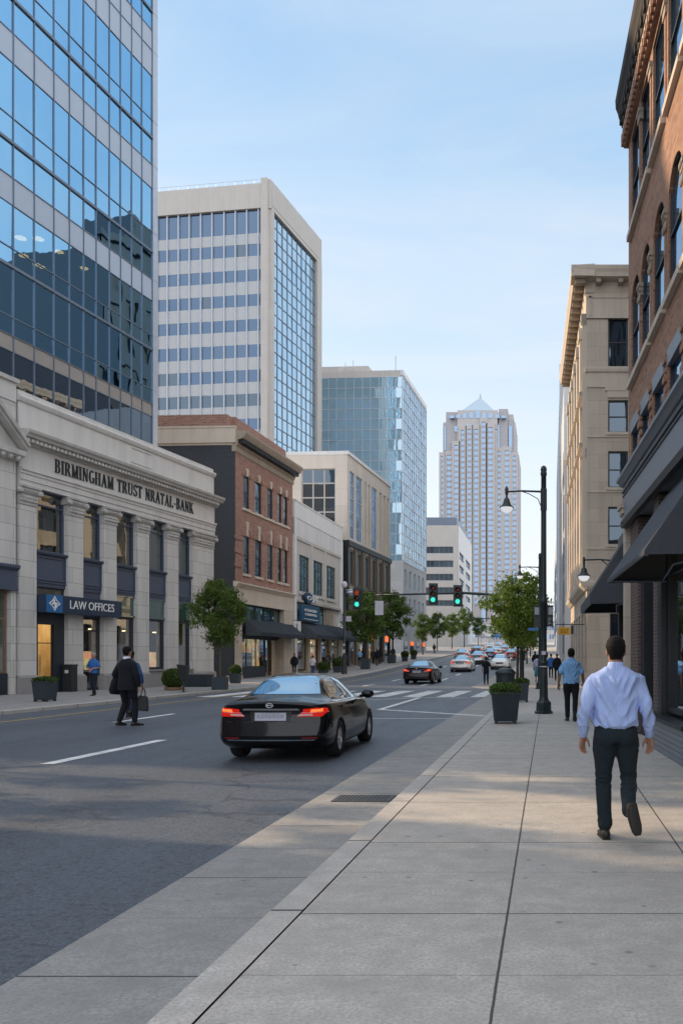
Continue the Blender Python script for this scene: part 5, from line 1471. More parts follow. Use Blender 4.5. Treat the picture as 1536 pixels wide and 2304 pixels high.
def bigcorn(F, u0, u1, n, zc, zt):
    b = F.mb(); h = zt - zc
    a0, a1 = max(u0, -.12), min(u1, F.L + .12)
    b.prof(a0, a1, [(-.4, zc), (.06, zc), (.12, zc + .2 * h), (.12, zc + .52 * h), (-.4, zc + .52 * h)])
    b.prof(u0, u1, [(-.4, zc + .52 * h), (.80, zc + .52 * h), (.84, zc + .7 * h), (.92, zc + .85 * h), (.95, zc + h), (-.4, zc + h + .1)])
    o = b.build('cornice', M['tan_plain'], tb)
    for i in range(n):
        b = F.mb(); x = max(u0, 0) + (u1 - max(u0, 0)) * (i + .5) / n
        b.poly([(x - .14, zc + .3 * h), (x + .14, zc + .3 * h), (x + .14, zc + .5 * h), (x - .14, zc + .5 * h)], -.70, -.1); b.build('bracket', M['tan_dark'], o)
bigcorn(FCf, -.95, FCf.L, 9, zc, zt); bigcorn(FCs, 0, FCs.L + .9, 19, zc, zt - .01)
npil = 7; hs = []
for i in range(npil - 1):
    a = FCs.L * (i + .30) / (npil - 1); c = FCs.L * (i + .92) / (npil - 1)
    for t, bo in rows: hs.append((a, c, Zc(bo), Zc(t)))
    hs.append((a, c, .6, 4.4))
b = FCs.mb(); wall_holes(b, 0, FCs.L, 0, zc, hs, .4); b.build('side_wall', M['tan'], tb)
for h in hs: window(FCs, tb, *h, M['frame_dk'], M['gl_dark'], y=.3, fw=.1, nz=2)
for i in range(npil):
    x = FCs.L * (i + .1) / (npil - 1) - .35
    b = FCs.mb(); b.box(max(x, 0), min(x + .9, FCs.L), -.28, .05, 6.1, zc - 1.2); b.box(max(x, 0), min(x + 1.0, FCs.L), -.36, .05, zc - 1.9, zc - 1.2); b.box(max(x, 0), min(x + 1, FCs.L), -.34, .05, 6.1, 6.7); b.build('pilaster', M['tan_plain'], tb)
b = FCs.mb(); b.prof(0, FCs.L + .2, [(0, 5.6), (.1, 5.6), (.35, 5.85), (.40, 6.05), (0, 6.12)]); b.box(0, FCs.L, -.1, .02, 13.4, 14.0); b.box(0, FCs.L, -.06, .02, zc - 1.2, zc); b.build('side_string_course', M['tan_plain'], tb)
for h in hs[:]:
    if 13 < h[3] < 17.5:
        b = FCs.mb(); b.prof(h[0] - .2, h[1] + .2, [(0, h[3] + .1), (.2, h[3] + .1), (.45, h[3] + .35), (.45, h[3] + .5), (0, h[3] + .6)]); b.build('window_hood', M['tan_dark'], tb)
b = FCf.mb(); b.box(uc(1384), uc(1420), 3, 6, zt, Zc(597)); b.build('roof_hatch', M['yellow_sign'] if False else M['tan_plain'], tb)
ys = thing('hanging_sign', 'small yellow hanging sign on a bracket from the tan stone block', 'sign', (.95, 52, 3.2))
b = MB(); b.box(WX(1255, 52), WX(1282, 52), 51.97, 52.03, WZ(1428, 52), WZ(1411, 52)); b.build('sign_panel', M['yellow_sign'], ys, bevel=.012)
b = MB(); b.tube([(.45, 52, WZ(1405, 52)), (2.25, 52, WZ(1405, 52))], .03, 6); b.box(WX(1283.5, 52), WX(1289, 52), 51.96, 52.04, WZ(1427, 52), WZ(1407, 52)); b.build('bracket', M['black_metal'], ys)
FY = Fac((WX(1255, 52), 51.97), (WX(1282, 52), 51.97))
text_mb(FY, 'OULT', .13, FY.L - .13, WZ(1424, 52), .22, -.001, .01).build('lettering', M['letter'], ys)

# ------------------------------------------------------------------ narrow towers further up the right side
FGf = Fac((1.55, 82.0), (16, 82.0)); FGs = Fac((1.75, 100.0), (1.55, 82.0))
gb_ = thing('grey_slab_building', 'plain grey slab-sided building just beyond the tan stone block', 'building', FGf.pt(0))
b = FGf.mb(); b.box(0, FGf.L, 0, 17, 20.8, WZ(862, 82), ''); b.build('upper_wall', M['pale_grey'], gb_)
b = FGf.mb(); b.box(.05, FGf.L, .02, 17, -.5, 20.8); b.build('lower_wall', M['far_grey'], gb_)
hs = [(1.5 + k * 5.4, 5.6 + k * 5.4, 2.0 + r * 4.2, 5.2 + r * 4.2) for k in range(3) for r in range(5)]
for h in hs: window(FGs, gb_, *h, M['grey_metal'], M['gl_blue'], y=-.06, fw=.1, nx=3)
FVs = Fac((1.95, 176.0), (1.7, 104.0))
gv = thing('blue_glass_slab', 'slim pale blue glass tower seen edge-on beyond the tan block', 'office tower', FVs.pt(FVs.L))
n = 24; zt = WZ(828, 104)
zz = [2.0 + i * (zt - 2.0) / 11 for i in range(12)]
curtain(FVs, gv, [FVs.L * i / n for i in range(n + 1)], zz, M['gl_b4s'], M['pale_metal'], mw=.3, md=.2, tilt=.02)
b = FVs.mb(); b.box(0, FVs.L + .3, .15, 14, -1, zt); b.box(FVs.L, FVs.L + .3, -.3, .2, -1, zt + .4); b.build('wall', M['pale_grey'], gv)
FVt = Fac((1.9, 250.0), (2.0, 190.0))
gt = thing('pale_distant_tower', 'pale narrow tower farthest along the right side of the street', 'office tower', FVt.pt(FVt.L))
b = FVt.mb(); b.box(0, FVt.L, 0, 20, 0, WZ(1190, 190)); b.build('wall', M['far_grey'], gt)
hs = [(2 + k * 6, 6 + k * 6, 8 + r * 4.4, 11 + r * 4.4) for k in range(9) for r in range(4)]
for h in hs: window(FVt, gt, *h, M['grey_metal'], M['gl_far'], y=-.1, fw=.2)

# unseen blocks added behind the brick building to darken reflections in the towers opposite
def plain_block(name, label, x0, x1, y0, y1, h, mw, mg, rows, colsn, wz=(1.2, 2.0)):
    t = thing(name, label, 'building', (x0, y0, 0))
    F = Fac((x0, y1), (x0, y0))
    hs = []
    st = F.L / colsn; fl = h / (rows + 1)
    for r in range(rows):
        for k in range(colsn): hs.append((k * st + st * .28, k * st + st * .74, fl * (r + .8), fl * (r + .8) + fl * .55))
    b = F.mb(); wall_holes(b, 0, F.L, -.3, h, hs, .3); b.box(0, F.L, .4, x1 - x0, -.3, h, 'f'); b.build('wall', M[mw], t)
    b = F.mb(); b.box(-.3, F.L + .3, -.4, 1, h, h + .8); b.build('cornice', M[mw], t)
    many('window_pane', [F.mb().face([(a, .25, c), (bb, .25, c), (bb, .25, d), (a, .25, d)]) for a, bb, c, d in hs], M[mg], t)
    return t
plain_block('unseen_brown_block', 'unseen brown masonry office block added behind the brown brick building for reflections', 6.2, 20, 25, 47, 30, 'bark_dk', 'gl_dark', 8, 7)
dob = plain_block('unseen_dark_block', 'unseen dark grey office block added behind the tan stone block for a dark reflection', 12.5, 34, 84, 118, 48, 'navy_dark', 'frame_dk', 12, 10)  # matte dark panes keep its mirror image dark
for bx0, by0, bx1, by1, bz in ((14, 88, 22, 96, 53), (15, 99, 24, 104, 51), (16, 108, 20, 113, 54)):  # roof masses added to step the reflected outline
    b = MB(); b.box(bx0, bx1, by0, by1, 48, bz); b.build('penthouse', M['navy_dark'], dob)

# ------------------------------------------------------------------ small far buildings closing the street
farb = [(1060, 1100, 1402, 420, 'far_beige'), (1098, 1128, 1424, 460, 'far_grey'), (1126, 1160, 1412, 520, 'cream2'), (1158, 1196, 1428, 480, 'far_beige2'), (1196, 1222, 1416, 430, 'far_grey'), (1222, 1246, 1400, 380, 'far_beige')]
for i, (a, c, t, d, mm) in enumerate(farb):
    lab = ['pale beige low block at the far end of the street, left of the others', 'grey low block closing the far end of the street', 'cream block with blue window rows at the far street end', 'mauve low block beyond the right street trees', 'grey block behind the lamp post at the far street end', 'beige block nearest the right-hand towers at the street end'][i]
    t_ = thing('distant_building', lab, 'building', (WX(a, d), d, hill(d)), group='distant buildings closing the street')
    F = Fac((WX(a, d), d), (WX(c, d), d)); h = WZ(t, d)
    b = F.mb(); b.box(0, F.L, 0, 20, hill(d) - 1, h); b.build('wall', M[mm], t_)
    b = F.mb(); b.box(-.3, F.L + .3, -.4, 2, h, h + .6); b.build('cornice', M['far_grey'], t_)
    z = h - 1.5
    while z > hill(d) + 4:
        n = 4
        for k in range(n): b = F.mb(); b.box(F.L * (k + .2) / n, F.L * (k + .8) / n, -.1, .1, z - 2, z); b.build('window', M['gl_far'], t_)
        z -= 4
# ------------------------------------------------------------------ cars
def car_shell():
    ST = [  # y, zb, wm, ws, zs, wr, zr
        (.09, .34, .80, .74, .93, .58, 1.035), (.20, .27, .875, .80, .955, .60, 1.055), (.42, .20, .905, .835, .965, .62, 1.075),
        (.66, .18, .912, .845, .965, .60, 1.105), (1.20, .17, .918, .85, .955, .50, 1.375), (1.6, .16, .918, .85, .95, .475, 1.452), (2.1, .16, .918, .85, .94, .48, 1.472),
        (2.6, .16, .918, .845, .935, .495, 1.44), (3.02, .16, .912, .84, .93, .535, 1.31), (3.52, .17, .91, .83, .92, .60, 1.055), (4.05, .18, .905, .80, .895, .58, .985),
        (4.48, .20, .87, .72, .82, .50, .875), (4.72, .25, .78, .62, .72, .42, .765), (4.82, .32, .66, .52, .62, .36, .66)]
    def yoff(z): 
        for (a, b), (c, d) in zip([(0, .09), (.48, .0), (.58, .005), (.70, .085), (.88, .085), (.99, .0), (1.02, .03)], [(.48, .0), (.58, .005), (.70, .085), (.88, .085), (.99, .0), (1.02, .03), (2, .06)]):
            if a <= z <= c: return b + (d - b) * (z - a) / (c - a)
        return 0
    rings = []
    for k, (y, zb, wm, ws, zs, wr, zr) in enumerate(ST):
        cab = zr > 1.15
        ze = zr - (.05 if cab else .02)
        H = [(0, zb), (wm * .55, zb), (wm * .90, zb + .01), (wm * .985, zb + .10), (wm, .46), (wm * .995, .66), (ws + .03, zs - .09), (ws, zs), (ws - .045, zs + .022)]
        if cab: H += [((ws - .05) * .55 + wr * .45, zs + (ze - zs) * .5), (wr + .02, ze - .03), (wr - .06, ze + .02), (wr * .5, zr), (0, zr + .003)]
        else:
            f = lambda t: (ws - .045) * (1 - t)
            H += [(f(.18), zs + .03 + (zr - zs - .03) * .3), (f(.34), zs + .03 + (zr - zs - .03) * .6), (f(.5), zs + .03 + (zr - zs - .03) * .82), (f(.75), zr - .004), (0, zr)]
        pts = []
        for x, z in H: pts.append((x, y + (yoff(z) if k == 0 else 0), z))
        rings.append(pts)
    n = len(rings[0])
    bm = bmesh.new()
    R_ = []
    for r in rings:
        Rr = [bm.verts.new(p) for p in r]; Ll = [Rr[i] if abs(r[i][0]) < 1e-6 else bm.verts.new((-r[i][0], r[i][1], r[i][2])) for i in range(n)]
        R_.append((Rr, Ll))
    for (a, b), (c, d) in zip(R_[:-1], R_[1:]):
        for i in range(n - 1):
            bm.faces.new((a[i], c[i], c[i + 1], a[i + 1])); bm.faces.new((b[i], b[i + 1], d[i + 1], d[i]))
    # end caps as horizontal strips with inner columns
    for (Rr, Ll), sgn, src in ((R_[0], -1, rings[0]), (R_[-1], 1, rings[-1])):
        cols = [Rr]
        for f in (.66, .33, 0, -.33, -.66):
            colv = []
            for i in range(n):
                x, y, z = src[i]
                if abs(x) < 1e-6: colv.append(Rr[i]); continue
                colv.append(bm.verts.new((x * f, y + sgn * .10 * (1 - f * f), z)))
            cols.append(colv)
        cols.append(Ll)
        for c0, c1 in zip(cols[:-1], cols[1:]):
            for i in range(n - 1):
                vs = [c0[i], c0[i + 1], c1[i + 1], c1[i]]
                u = []
                for v in vs:
                    if v not in u: u.append(v)
                if len(u) >= 3:
                    try: bm.faces.new(u if sgn < 0 else u[::-1])
                    except ValueError: pass
    bmesh.ops.recalc_face_normals(bm, faces=bm.faces)
    me = bpy.data.meshes.new('car_shell'); bm.to_mesh(me); bm.free()
    o = bpy.data.objects.new('car_shell', me); COL.objects.link(o)
    s = o.modifiers.new('s', 'SUBSURF'); s.levels = 2; s.render_levels = 2
    cb = MB()
    for y in (1.08, 3.86):
        for sx in (-1, 1): cb.lathe([(.372, sx * .62), (.372, sx * 1.2)][::sx], (0, y, .325), 32, 'x')
    cm = cb.mesh('cut'); co = bpy.data.objects.new('cut', cm); COL.objects.link(co)
    bmc = bmesh.new(); bmc.from_mesh(cm); bmesh.ops.recalc_face_normals(bmc, faces=bmc.faces); bmc.to_mesh(cm); bmc.free()
    d = o.modifiers.new('b', 'BOOLEAN'); d.object = co; d.operation = 'DIFFERENCE'; d.solver = 'EXACT'
    dg = bpy.context.evaluated_depsgraph_get()
    out = bpy.data.meshes.new_from_object(o.evaluated_get(dg))
    bpy.data.objects.remove(o); bpy.data.objects.remove(co)
    out.polygons.foreach_set('use_smooth', [True] * len(out.polygons))
    return out
CAR_ME = car_shell()
def bvh_of(me):
    bm = bmesh.new(); bm.from_mesh(me); t = BVHTree.FromBMesh(bm); bm.free(); return t
CAR_T = bvh_of(CAR_ME)
def patch(tree, poly, axis, off, n=9, thick=.0):
    """polygon (a,b) laid onto the surface along an axis: '+y' rays from behind use (x,z), '-x' rays from the right use (y,z)"""
    b = MB()
    d = {'+y': Vector((0, 1, 0)), '-y': Vector((0, -1, 0)), '-x': Vector((-1, 0, 0)), '+x': Vector((1, 0, 0)), '-z': Vector((0, 0, -1))}[axis]
    def cast(a, c):
        o = {'+y': Vector((a, -3, c)), '-y': Vector((a, 9, c)), '-x': Vector((4, a, c)), '+x': Vector((-4, a, c)), '-z': Vector((a, c, 4))}[axis]
        h = tree.ray_cast(o, d)
        if h[0] is None: return None
        nn = h[1] if h[1].dot(d) < 0 else -h[1]
        return h[0] + nn * off
    zs = [p[1] for p in poly]; z0, z1 = min(zs), max(zs)
    rows = []
    for i in range(n + 1):
        z = z0 + (z1 - z0) * i / n; z = min(max(z, z0 + 1e-5), z1 - 1e-5)
        xs = []
        for k in range(len(poly)):
            (a, p), (c, q) = poly[k], poly[(k + 1) % len(poly)]
            if (p - z) * (q - z) <= 0 and abs(p - q) > 1e-9: xs.append(a + (c - a) * (z - p) / (q - p))
        rows.append((min(xs), max(xs), z))
    m = n
    P = [[cast(r[0] + (r[1] - r[0]) * j / m, r[2]) for j in range(m + 1)] for r in rows]
    for i in range(n):
        for j in range(m):
            q = [P[i][j], P[i][j + 1], P[i + 1][j + 1], P[i + 1][j]]
            if all(v is not None for v in q): b.face(q if axis in ('+y', '-x') else q[::-1])
    return b
def mirror(poly): return [(-a, c) for a, c in poly]
def make_car(label, paintm, glassm='car_rear_glass', lit=True, group=None, detail=True):
    t = thing('parked_car' if not lit else 'car', label, 'car', (0, 0, 0), 0, group)
    me = CAR_ME.copy()
    body = put('body', me, M[paintm], t)
    def pp(name, poly, ax, m, off=.004, n=8, par=None): return patch(CAR_T, poly, ax, off, n).build(name, M[m], par or t, smooth=True, weld=True)
    # glazing
    pp('rear_window', [(-.60, 1.115), (.60, 1.115), (.455, 1.37), (.36, 1.41), (-.36, 1.41), (-.455, 1.37)], '+y', glassm, .005, 14)
    pp('windscreen', [(-.64, 1.05), (.64, 1.05), (.50, 1.36), (-.50, 1.36)], '-y', glassm, .005, 12)
    for ax, s in (('-x', 1), ('+x', -1)):
        pp('side_window', [(.98, .995), (1.22, 1.225), (1.60, 1.365), (2.02, 1.375), (2.02, .985)], ax, 'car_glass', .005, 12)
        pp('side_window', [(2.10, .985), (2.10, 1.375), (2.55, 1.34), (2.95, 1.19), (3.28, .985)], ax, 'car_glass', .005, 12)
        sh = [(.9, .975), (3.4, .965), (3.4, .982), (.9, .992)]
        pp('belt_trim', sh, ax, 'chrome' if paintm != 'car_white' else 'black_metal', .006, 6)
        d = MB()
        for yy, zz0 in ((2.06, .30), (1.12, .55), (3.26, .34)):
            d.add(patch(CAR_T, [(yy - .006, zz0), (yy + .006, zz0), (yy + .006, .96), (yy - .006, .96)], ax, .002, 6))
        d.build('door_seams', M['shoe'], t)
        for yy in (1.32, 2.30):
            h = patch(CAR_T, [(yy, .865), (yy + .2, .865), (yy + .2, .895), (yy, .895)], ax, .02, 2); h.build('door_handle', M['chrome'] if paintm == 'car_white' else M[paintm], t)
        mb = MB(); mb.ball((s * 1.0, 3.10, 1.03), (.125, .075, .085), 12, 8); mb.tube([(s * .84, 3.16, .985), (s * .98, 3.12, 1.0)], .03, 6); mb.build('wing_mirror', M[paintm], t, smooth=True)
        pp('sill_trim', [(1.55, .215), (3.4, .215), (3.4, .245), (1.55, .245)], ax, 'chrome' if False else 'grey_metal', .003, 4)
    # rear
    for f in (lambda p: p, mirror):
        r = f([(.42, .765), (.56, .895), (.72, .912), (.84, .908), (.86, .84), (.80, .765)])
        lamp = pp('tail_light', r, '+y', 'tail' if lit else 'reflector', .010, 10)
        pp('bulb', f([(.62, .835), (.64, .895), (.80, .90), (.81, .845)]), '+y', 'tail_hot' if lit else 'reflector', .014, 5, lamp)
        pp('reversing_lens', f([(.42, .772), (.455, .81), (.66, .812), (.66, .776)]), '+y', 'tail_pale', .014, 5, lamp)
        pp('lens_bar', f([(.47, .826), (.475, .834), (.86, .838), (.86, .828)]), '+y', 'tail_pale', .015, 5, lamp)
        pp('bumper_reflector', f([(.50, .405), (.50, .43), (.74, .43), (.74, .405)]), '+y', 'reflector', .006, 4)
    for ax, s in (('-x', 1), ('+x', -1)):
        pp('tail_light', [(.12, .80), (.10, .905), (.26, .91), (.34, .87), (.24, .81)], ax, 'tail' if lit else 'reflector', .008, 6)
    pl = pp('number_plate', [(-.25, .70), (.25, .70), (.25, .835), (-.25, .835)], '+y', 'plate', .015, 4)
    pp('plate_recess_shade', [(-.30, .685), (.30, .685), (.34, .855), (-.34, .855)], '+y', 'shoe', .006, 4)  # flat dark patch painted in as the shade of a recess
    ink = MB()
    for i in range(7):
        x = -.19 + i * .063
        for (x0, x1, z0, z1) in ((-.020, -.012, .735, .795), (.010, .018, .735, .795), (-.012, .010, .735 if i % 2 else .787, .743 if i % 2 else .795), (-.012, .010, .761, .769)):
            ink.add(patch(CAR_T, [(x + x0, z0), (x + x1, z0), (x + x1, z1), (x + x0, z1)], '+y', .019, 1))
    ink.add(patch(CAR_T, [(-.15, .812), (.15, .812), (.15, .820), (-.15, .820)], '+y', .019, 2))
    ink.build('plate_marks', M['plate_ink'], pl)
    pp('trim_bar', [(-.46, .875), (.46, .875), (.43, .905), (-.43, .905)], '+y', 'chrome', .012, 6)
    pp('bumper_seam', [(-.72, .672), (.72, .672), (.72, .684), (-.72, .684)], '+y', 'shoe', .004, 4)
    pp('bumper_trim', [(-.70, .372), (.70, .372), (.70, .392), (-.70, .392)], '+y', 'grey_metal', .008, 6)
    pp('valance', [(-.62, .30), (.62, .30), (.66, .36), (-.66, .36)], '+y', 'shoe', .004, 4)
    bd = MB(); c = CAR_T.ray_cast(Vector((0, -3, .955)), Vector((0, 1, 0)))[0]
    for i in range(14):
        a0, a1 = 2 * math.pi * i / 14, 2 * math.pi * (i + 1) / 14
        q = [(.062 * math.cos(a0), .04 * math.sin(a0)), (.062 * math.cos(a1), .04 * math.sin(a1)), (.046 * math.cos(a1), .027 * math.sin(a1)), (.046 * math.cos(a0), .027 * math.sin(a0))]
        bd.poly(q, c.y - .016, c.y + .02) if False else bd.face([(x, c.y - .02, c.z + z) for x, z in q])
    bd.face([(-.055, c.y - .021, c.z - .006), (.055, c.y - .021, c.z - .006), (.055, c.y - .021, c.z + .006), (-.055, c.y - .021, c.z + .006)])
    bd.build('badge', M['chrome'], t)
    # front
    for f in (lambda p: p, mirror):
        pp('headlight', f([(.36, .64), (.42, .73), (.70, .745), (.74, .66)]), '-y', 'plate', .008, 6)
    pp('grille', [(-.32, .52), (.32, .52), (.36, .68), (-.36, .68)], '-y', 'shoe', .006, 5)
    # wheels
    for y in (1.08, 3.86):
        for s in (-1, 1):
            w = MB(); pr = [(.20, -.10), (.30, -.108), (.322, -.08), (.325, 0), (.322, .08), (.30, .108), (.20, .10)]
            w.lathe(pr, (s * .80, y, .325), 32, 'x', caps=(False, False)); wh = w.build('tyre', M['tyre'], t, smooth=True)
            w = MB(); xo = s * .80
            w.lathe([(.215, -.09), (.22, .0), (.225, .095), (.20, .085), (.19, .05), (.185, -.09)], (xo, y, .325), 28, 'x', caps=(False, False)) if s > 0 else w.lathe([(.215, .09), (.22, .0), (.225, -.095), (.20, -.085), (.19, -.05), (.185, .09)], (xo, y, .325), 28, 'x', caps=(False, False))
            for k in range(7):
                a = 2 * math.pi * k / 7 + .2
                ca, sa = math.cos(a), math.sin(a)
                p = lambda r, tt: (y + r * ca - tt * sa, .325 + r * sa + tt * ca)
                q = [p(.03, -.022), p(.205, -.03), p(.205, .03), p(.03, .022)]
                x1 = xo + s * .088; x0 = xo + s * .05
                w.face([(x1, a_, b_) for a_, b_ in q]); w.face([(x0, q[0][0], q[0][1]), (x1, q[0][0], q[0][1]), (x1, q[1][0], q[1][1]), (x0, q[1][0], q[1][1])]); w.face([(x0, q[3][0], q[3][1]), (x1, q[3][0], q[3][1]), (x1, q[2][0], q[2][1]), (x0, q[2][0], q[2][1])])
            w.lathe([(.05, .0), (.05, .02), (.02, .03)] if s > 0 else [(.02, -.03), (.05, -.02), (.05, .0)], (xo + s * .08, y, .325), 12, 'x')
            w.build('rim', M['rim'], wh)
            w = MB(); w.lathe([(.19, -.01), (.19, .01)], (xo + s * .03, y, .325), 20, 'x'); w.build('brake_disc', M['black_metal'], wh)
    return t
def repaint(t, m, lit=None):
    for ch in KIDS[t.name]:
        n = ch.name.split('.')[0]
        if n in ('body', 'wing_mirror'):
            ch.material_slots[0].link = 'OBJECT'; ch.material_slots[0].material = M[m]
        if n == 'tail_light' and lit is False:
            ch.material_slots[0].link = 'OBJECT'; ch.material_slots[0].material = M['reflector']
            for k in KIDS.get(ch.name, []):
                k.material_slots[0].link = 'OBJECT'; k.material_slots[0].material = M['reflector']
def rz(y): return ROAD + hill(y) + .004
car = make_car('glossy black sedan with lit red tail lights driving away, nearest the camera', 'car_black')
car.location = (-4.30, 13.05, rz(0)); car.rotation_euler = (0, 0, R(1)); car.scale = (.96, .91, .94)
G = 'cars further up the street'
cspec = [
    (-8.4, 54, 0, 'car_dark', True, 'dark maroon sedan with glowing tail lights driving past the planters ahead', 1.05),
    (-8.05, 77, 0, 'car_white', True, 'cream white sedan with tail lights lit, next beyond the dark maroon sedan', 1.06),
    (-8.2, 97, 0, 'car_silver', True, 'silver car just beyond and half hidden by the cream white sedan', 1.08),
    (-4.75, 83, 180, 'car_white', False, 'white car parked nose towards the camera beside the right kerb', 1.06),
]
for x, y, a, pm, lit, lab, s in cspec:
    c = dup(car, (x, y, rz(y)), R(a - (1.5 if a == 0 else 0)), lab, None, s)
    if a == 180: c.location.y += 4.8
    repaint(c, pm, lit)
far_specs = [(-11.6, 112, 'car_silver', 'silver'), (-8.0, 116, 'car_blue', 'dark blue'), (-4.9, 112, 'car_red', 'red'), (-8.3, 134, 'car_white', 'white'), (-11.9, 140, 'car_black', 'black'), (-5.0, 132, 'car_silver', 'silver grey'),
             (-8.1, 155, 'car_silver', 'pale silver'), (-11.7, 168, 'car_white', 'white'), (-5.0, 152, 'car_white', 'white'), (-8.2, 178, 'car_blue', 'blue'), (-5.0, 172, 'car_black', 'black'), (-11.8, 196, 'car_silver', 'silver'), (-8.2, 204, 'car_white', 'white'), (-5.0, 196, 'car_red', 'red'), (-8.0, 235, 'car_silver', 'silver'), (-5.0, 225, 'car_silver', 'silver')]
far_labels = ['silver car in the far left lane beyond the silver half-hidden one', 'dark blue car in the middle lane, first of the distant queue', 'red car parked at the right kerb, nearest of the red ones', 'white car in the middle lane of the distant queue', 'black car in the far left lane of the distant queue', 'grey car parked at the right kerb behind the nearest red one',
              'pale silver car midway along the distant queue', 'white car in the far left lane of the distant queue', 'white car parked at the right kerb in the distance', 'blue car far along the middle lane, beyond the pale silver one', 'black car parked far along the right kerb', 'silver car farthest along the left lane', 'white car far along the middle lane near the hill top', 'small red car parked far along the right kerb', 'silver car at the very end of the middle lane', 'silver car farthest along the right kerb']
for (x, y, pm, _), lab in zip(far_specs, far_labels):
    c = dup(car, (x, y, rz(y)), R(-1), lab, G, 1.05)
    c.rotation_euler = (R(1.7), 0, 0)
    repaint(c, pm, None)

# ------------------------------------------------------------------ trees and planters
def leaf_cloud(n, fn, size, seed):
    r = random.Random(seed); b = MB()
    for i in range(n):
        c, s = fn(r)
        s *= size * r.uniform(.5, 1.45)
        d = Vector((r.gauss(0, 1), r.gauss(0, 1), r.gauss(0, .7))).normalized(); e = d.orthogonal().normalized()
        e = (Matrix.Rotation(r.uniform(0, 6.28), 3, d) @ e)
        f = d.cross(e)
        b.v += [c - e * s * .9, c + f * s * .42 + d * s * .1, c + e * s, c - f * s * .42 + d * s * .1]
        k = len(b.v) - 4; b.f.append((k, k + 1, k + 2, k + 3)); b.uv.append([(0, 0)] * 4)
    return b
def make_tree(label, h, zc, rx, rzv, seed, leafm='leaf', bark='bark', n=5200, leaf=.085, trunk=.06, clumps=46, group=None):
    r = random.Random(seed)
    t = thing('street_tree', label, 'tree', (0, 0, 0), 0, group)
    C = []
    cz = (zc + h) / 2
    for i in range(clumps):
        while True:
            p = Vector((r.uniform(-1, 1), r.uniform(-1, 1), r.uniform(-1, 1)))
            if .25 < p.length < 1: break
        if i % 9 == 0: p *= 1.16
        k = 1.0 - .32 * max(0, p.z) - .18 * max(0, -p.z)
        C.append((Vector((p.x * rx * k, p.y * rx * k, cz + p.z * rzv)), r.uniform(.22, .42) * rx * .55))
    lean = Vector((r.uniform(-.1, .1), r.uniform(-.1, .1), 0))
    b = MB()
    tp = [Vector((0, 0, 0)), Vector((0, 0, zc * .5)) + lean * .3, Vector((0, 0, zc)) + lean * .6, Vector((0, 0, zc + (h - zc) * .45)) + lean, Vector((0, 0, h * .93)) + lean * 1.3]
    b.tube(tp, [trunk * 1.25, trunk, trunk * .9, trunk * .5, trunk * .12], 9)
    for c, rad in C[:26]:
        z0 = max(zc * .92, min(c.z - .35 * rx - r.uniform(0, .3), h * .8)); st = Vector((0, 0, z0)) + lean * (z0 / h)
        mid = st.lerp(c, .5) + Vector((0, 0, .10 * rx))
        b.tube([st, mid, c], [trunk * .42, trunk * .26, trunk * .08], 6)
    b.build('trunk', M[bark], t, smooth=True)
    def fn(rr):
        c, rad = C[rr.randrange(len(C))]
        d = Vector((rr.gauss(0, 1), rr.gauss(0, 1), rr.gauss(0, .8)))
        return c + d * rad * .62, 1.0
    leaf_cloud(n, fn, leaf, seed + 1).build('crown', M[leafm], t)
    return t
def pot(t, w0, w1, h, m='charcoal', ribs=0, feet=True, seed=0):
    """square tapered planter box standing on short feet; w0 bottom, w1 top"""
    b = MB(); a, c = w0 / 2, w1 / 2; z0 = .05 if feet else 0
    b.grid([[(-a, -a, z0), (a, -a, z0), (a, a, z0), (-a, a, z0)], [(-c, -c, h), (c, -c, h), (c, c, h), (-c, c, h)], [(-c + .03, -c + .03, h), (c - .03, -c + .03, h), (c - .03, c - .03, h), (-c + .03, c - .03, h)], [(-c + .03, -c + .03, h - .09), (c - .03, -c + .03, h - .09), (c - .03, c - .03, h - .09), (-c + .03, c - .03, h - .09)]])
    for i in range(ribs):
        f = (i + .5) / ribs * 2 - 1
        for s in (-1, 1):
            b.tube([(f * a * .94, s * (a + .006), z0 + .02), (f * c * .94, s * (c + .006), h - .05)], .019, 5); b.tube([(s * (a + .006), f * a * .94, z0 + .02), (s * (c + .006), f * c * .94, h - .05)], .019, 5)
    if ribs:
        for s in (-1, 1):
            b.box(-c - .015, c + .015, s * c - .015, s * c + .015, h - .06, h + .004); b.box(s * c - .015, s * c + .015, -c - .015, c + .015, h - .06, h + .004)
    b.build('box', M[m], t, bevel=.008)
    if feet:
        b = MB()
        for sx in (-1, 1):
            for sy in (-1, 1): b.box(sx * a * .85 - .04, sx * a * .85 + .04, sy * a * .85 - .04, sy * a * .85 + .04, 0, z0)
        b.build('feet', M['black_metal'], t)
    b = MB(); b.face([(-c + .03, -c + .03, h - .05), (c - .03, -c + .03, h - .05), (c - .03, c - .03, h - .05), (-c + .03, c - .03, h - .05)]); b.build('soil', M['soil'], t)
def tuft(t, w, z, hgt, n, seed, m='box', lf=.05, name='plant'):
    def fn(r):
        x, y = r.uniform(-1, 1), r.uniform(-1, 1)
        k = 1 - .35 * max(abs(x), abs(y)) ** 3
        return Vector((x * w / 2, y * w / 2, z + r.random() ** .7 * hgt * k)), 1.0
    leaf_cloud(n, fn, lf, seed).build(name, M[m], t)
def ballplant(t, c, r0, n, seed, m='box', lf=.05, name='plant', sq=.92):
    def fn(r):
        d = Vector((r.gauss(0, 1), r.gauss(0, 1), r.gauss(0, 1))).normalized()
        return Vector(c) + Vector((d.x, d.y, d.z * sq)) * r0 * r.uniform(.80, 1.04), 1.0
    o = leaf_cloud(n, fn, lf, seed); 
    core = MB(); core.ball(c, (r0 * .84, r0 * .84, r0 * .80 * sq), 14, 10); co = o.build(name, M[m], t); core.build('branches', M['soil'], co)
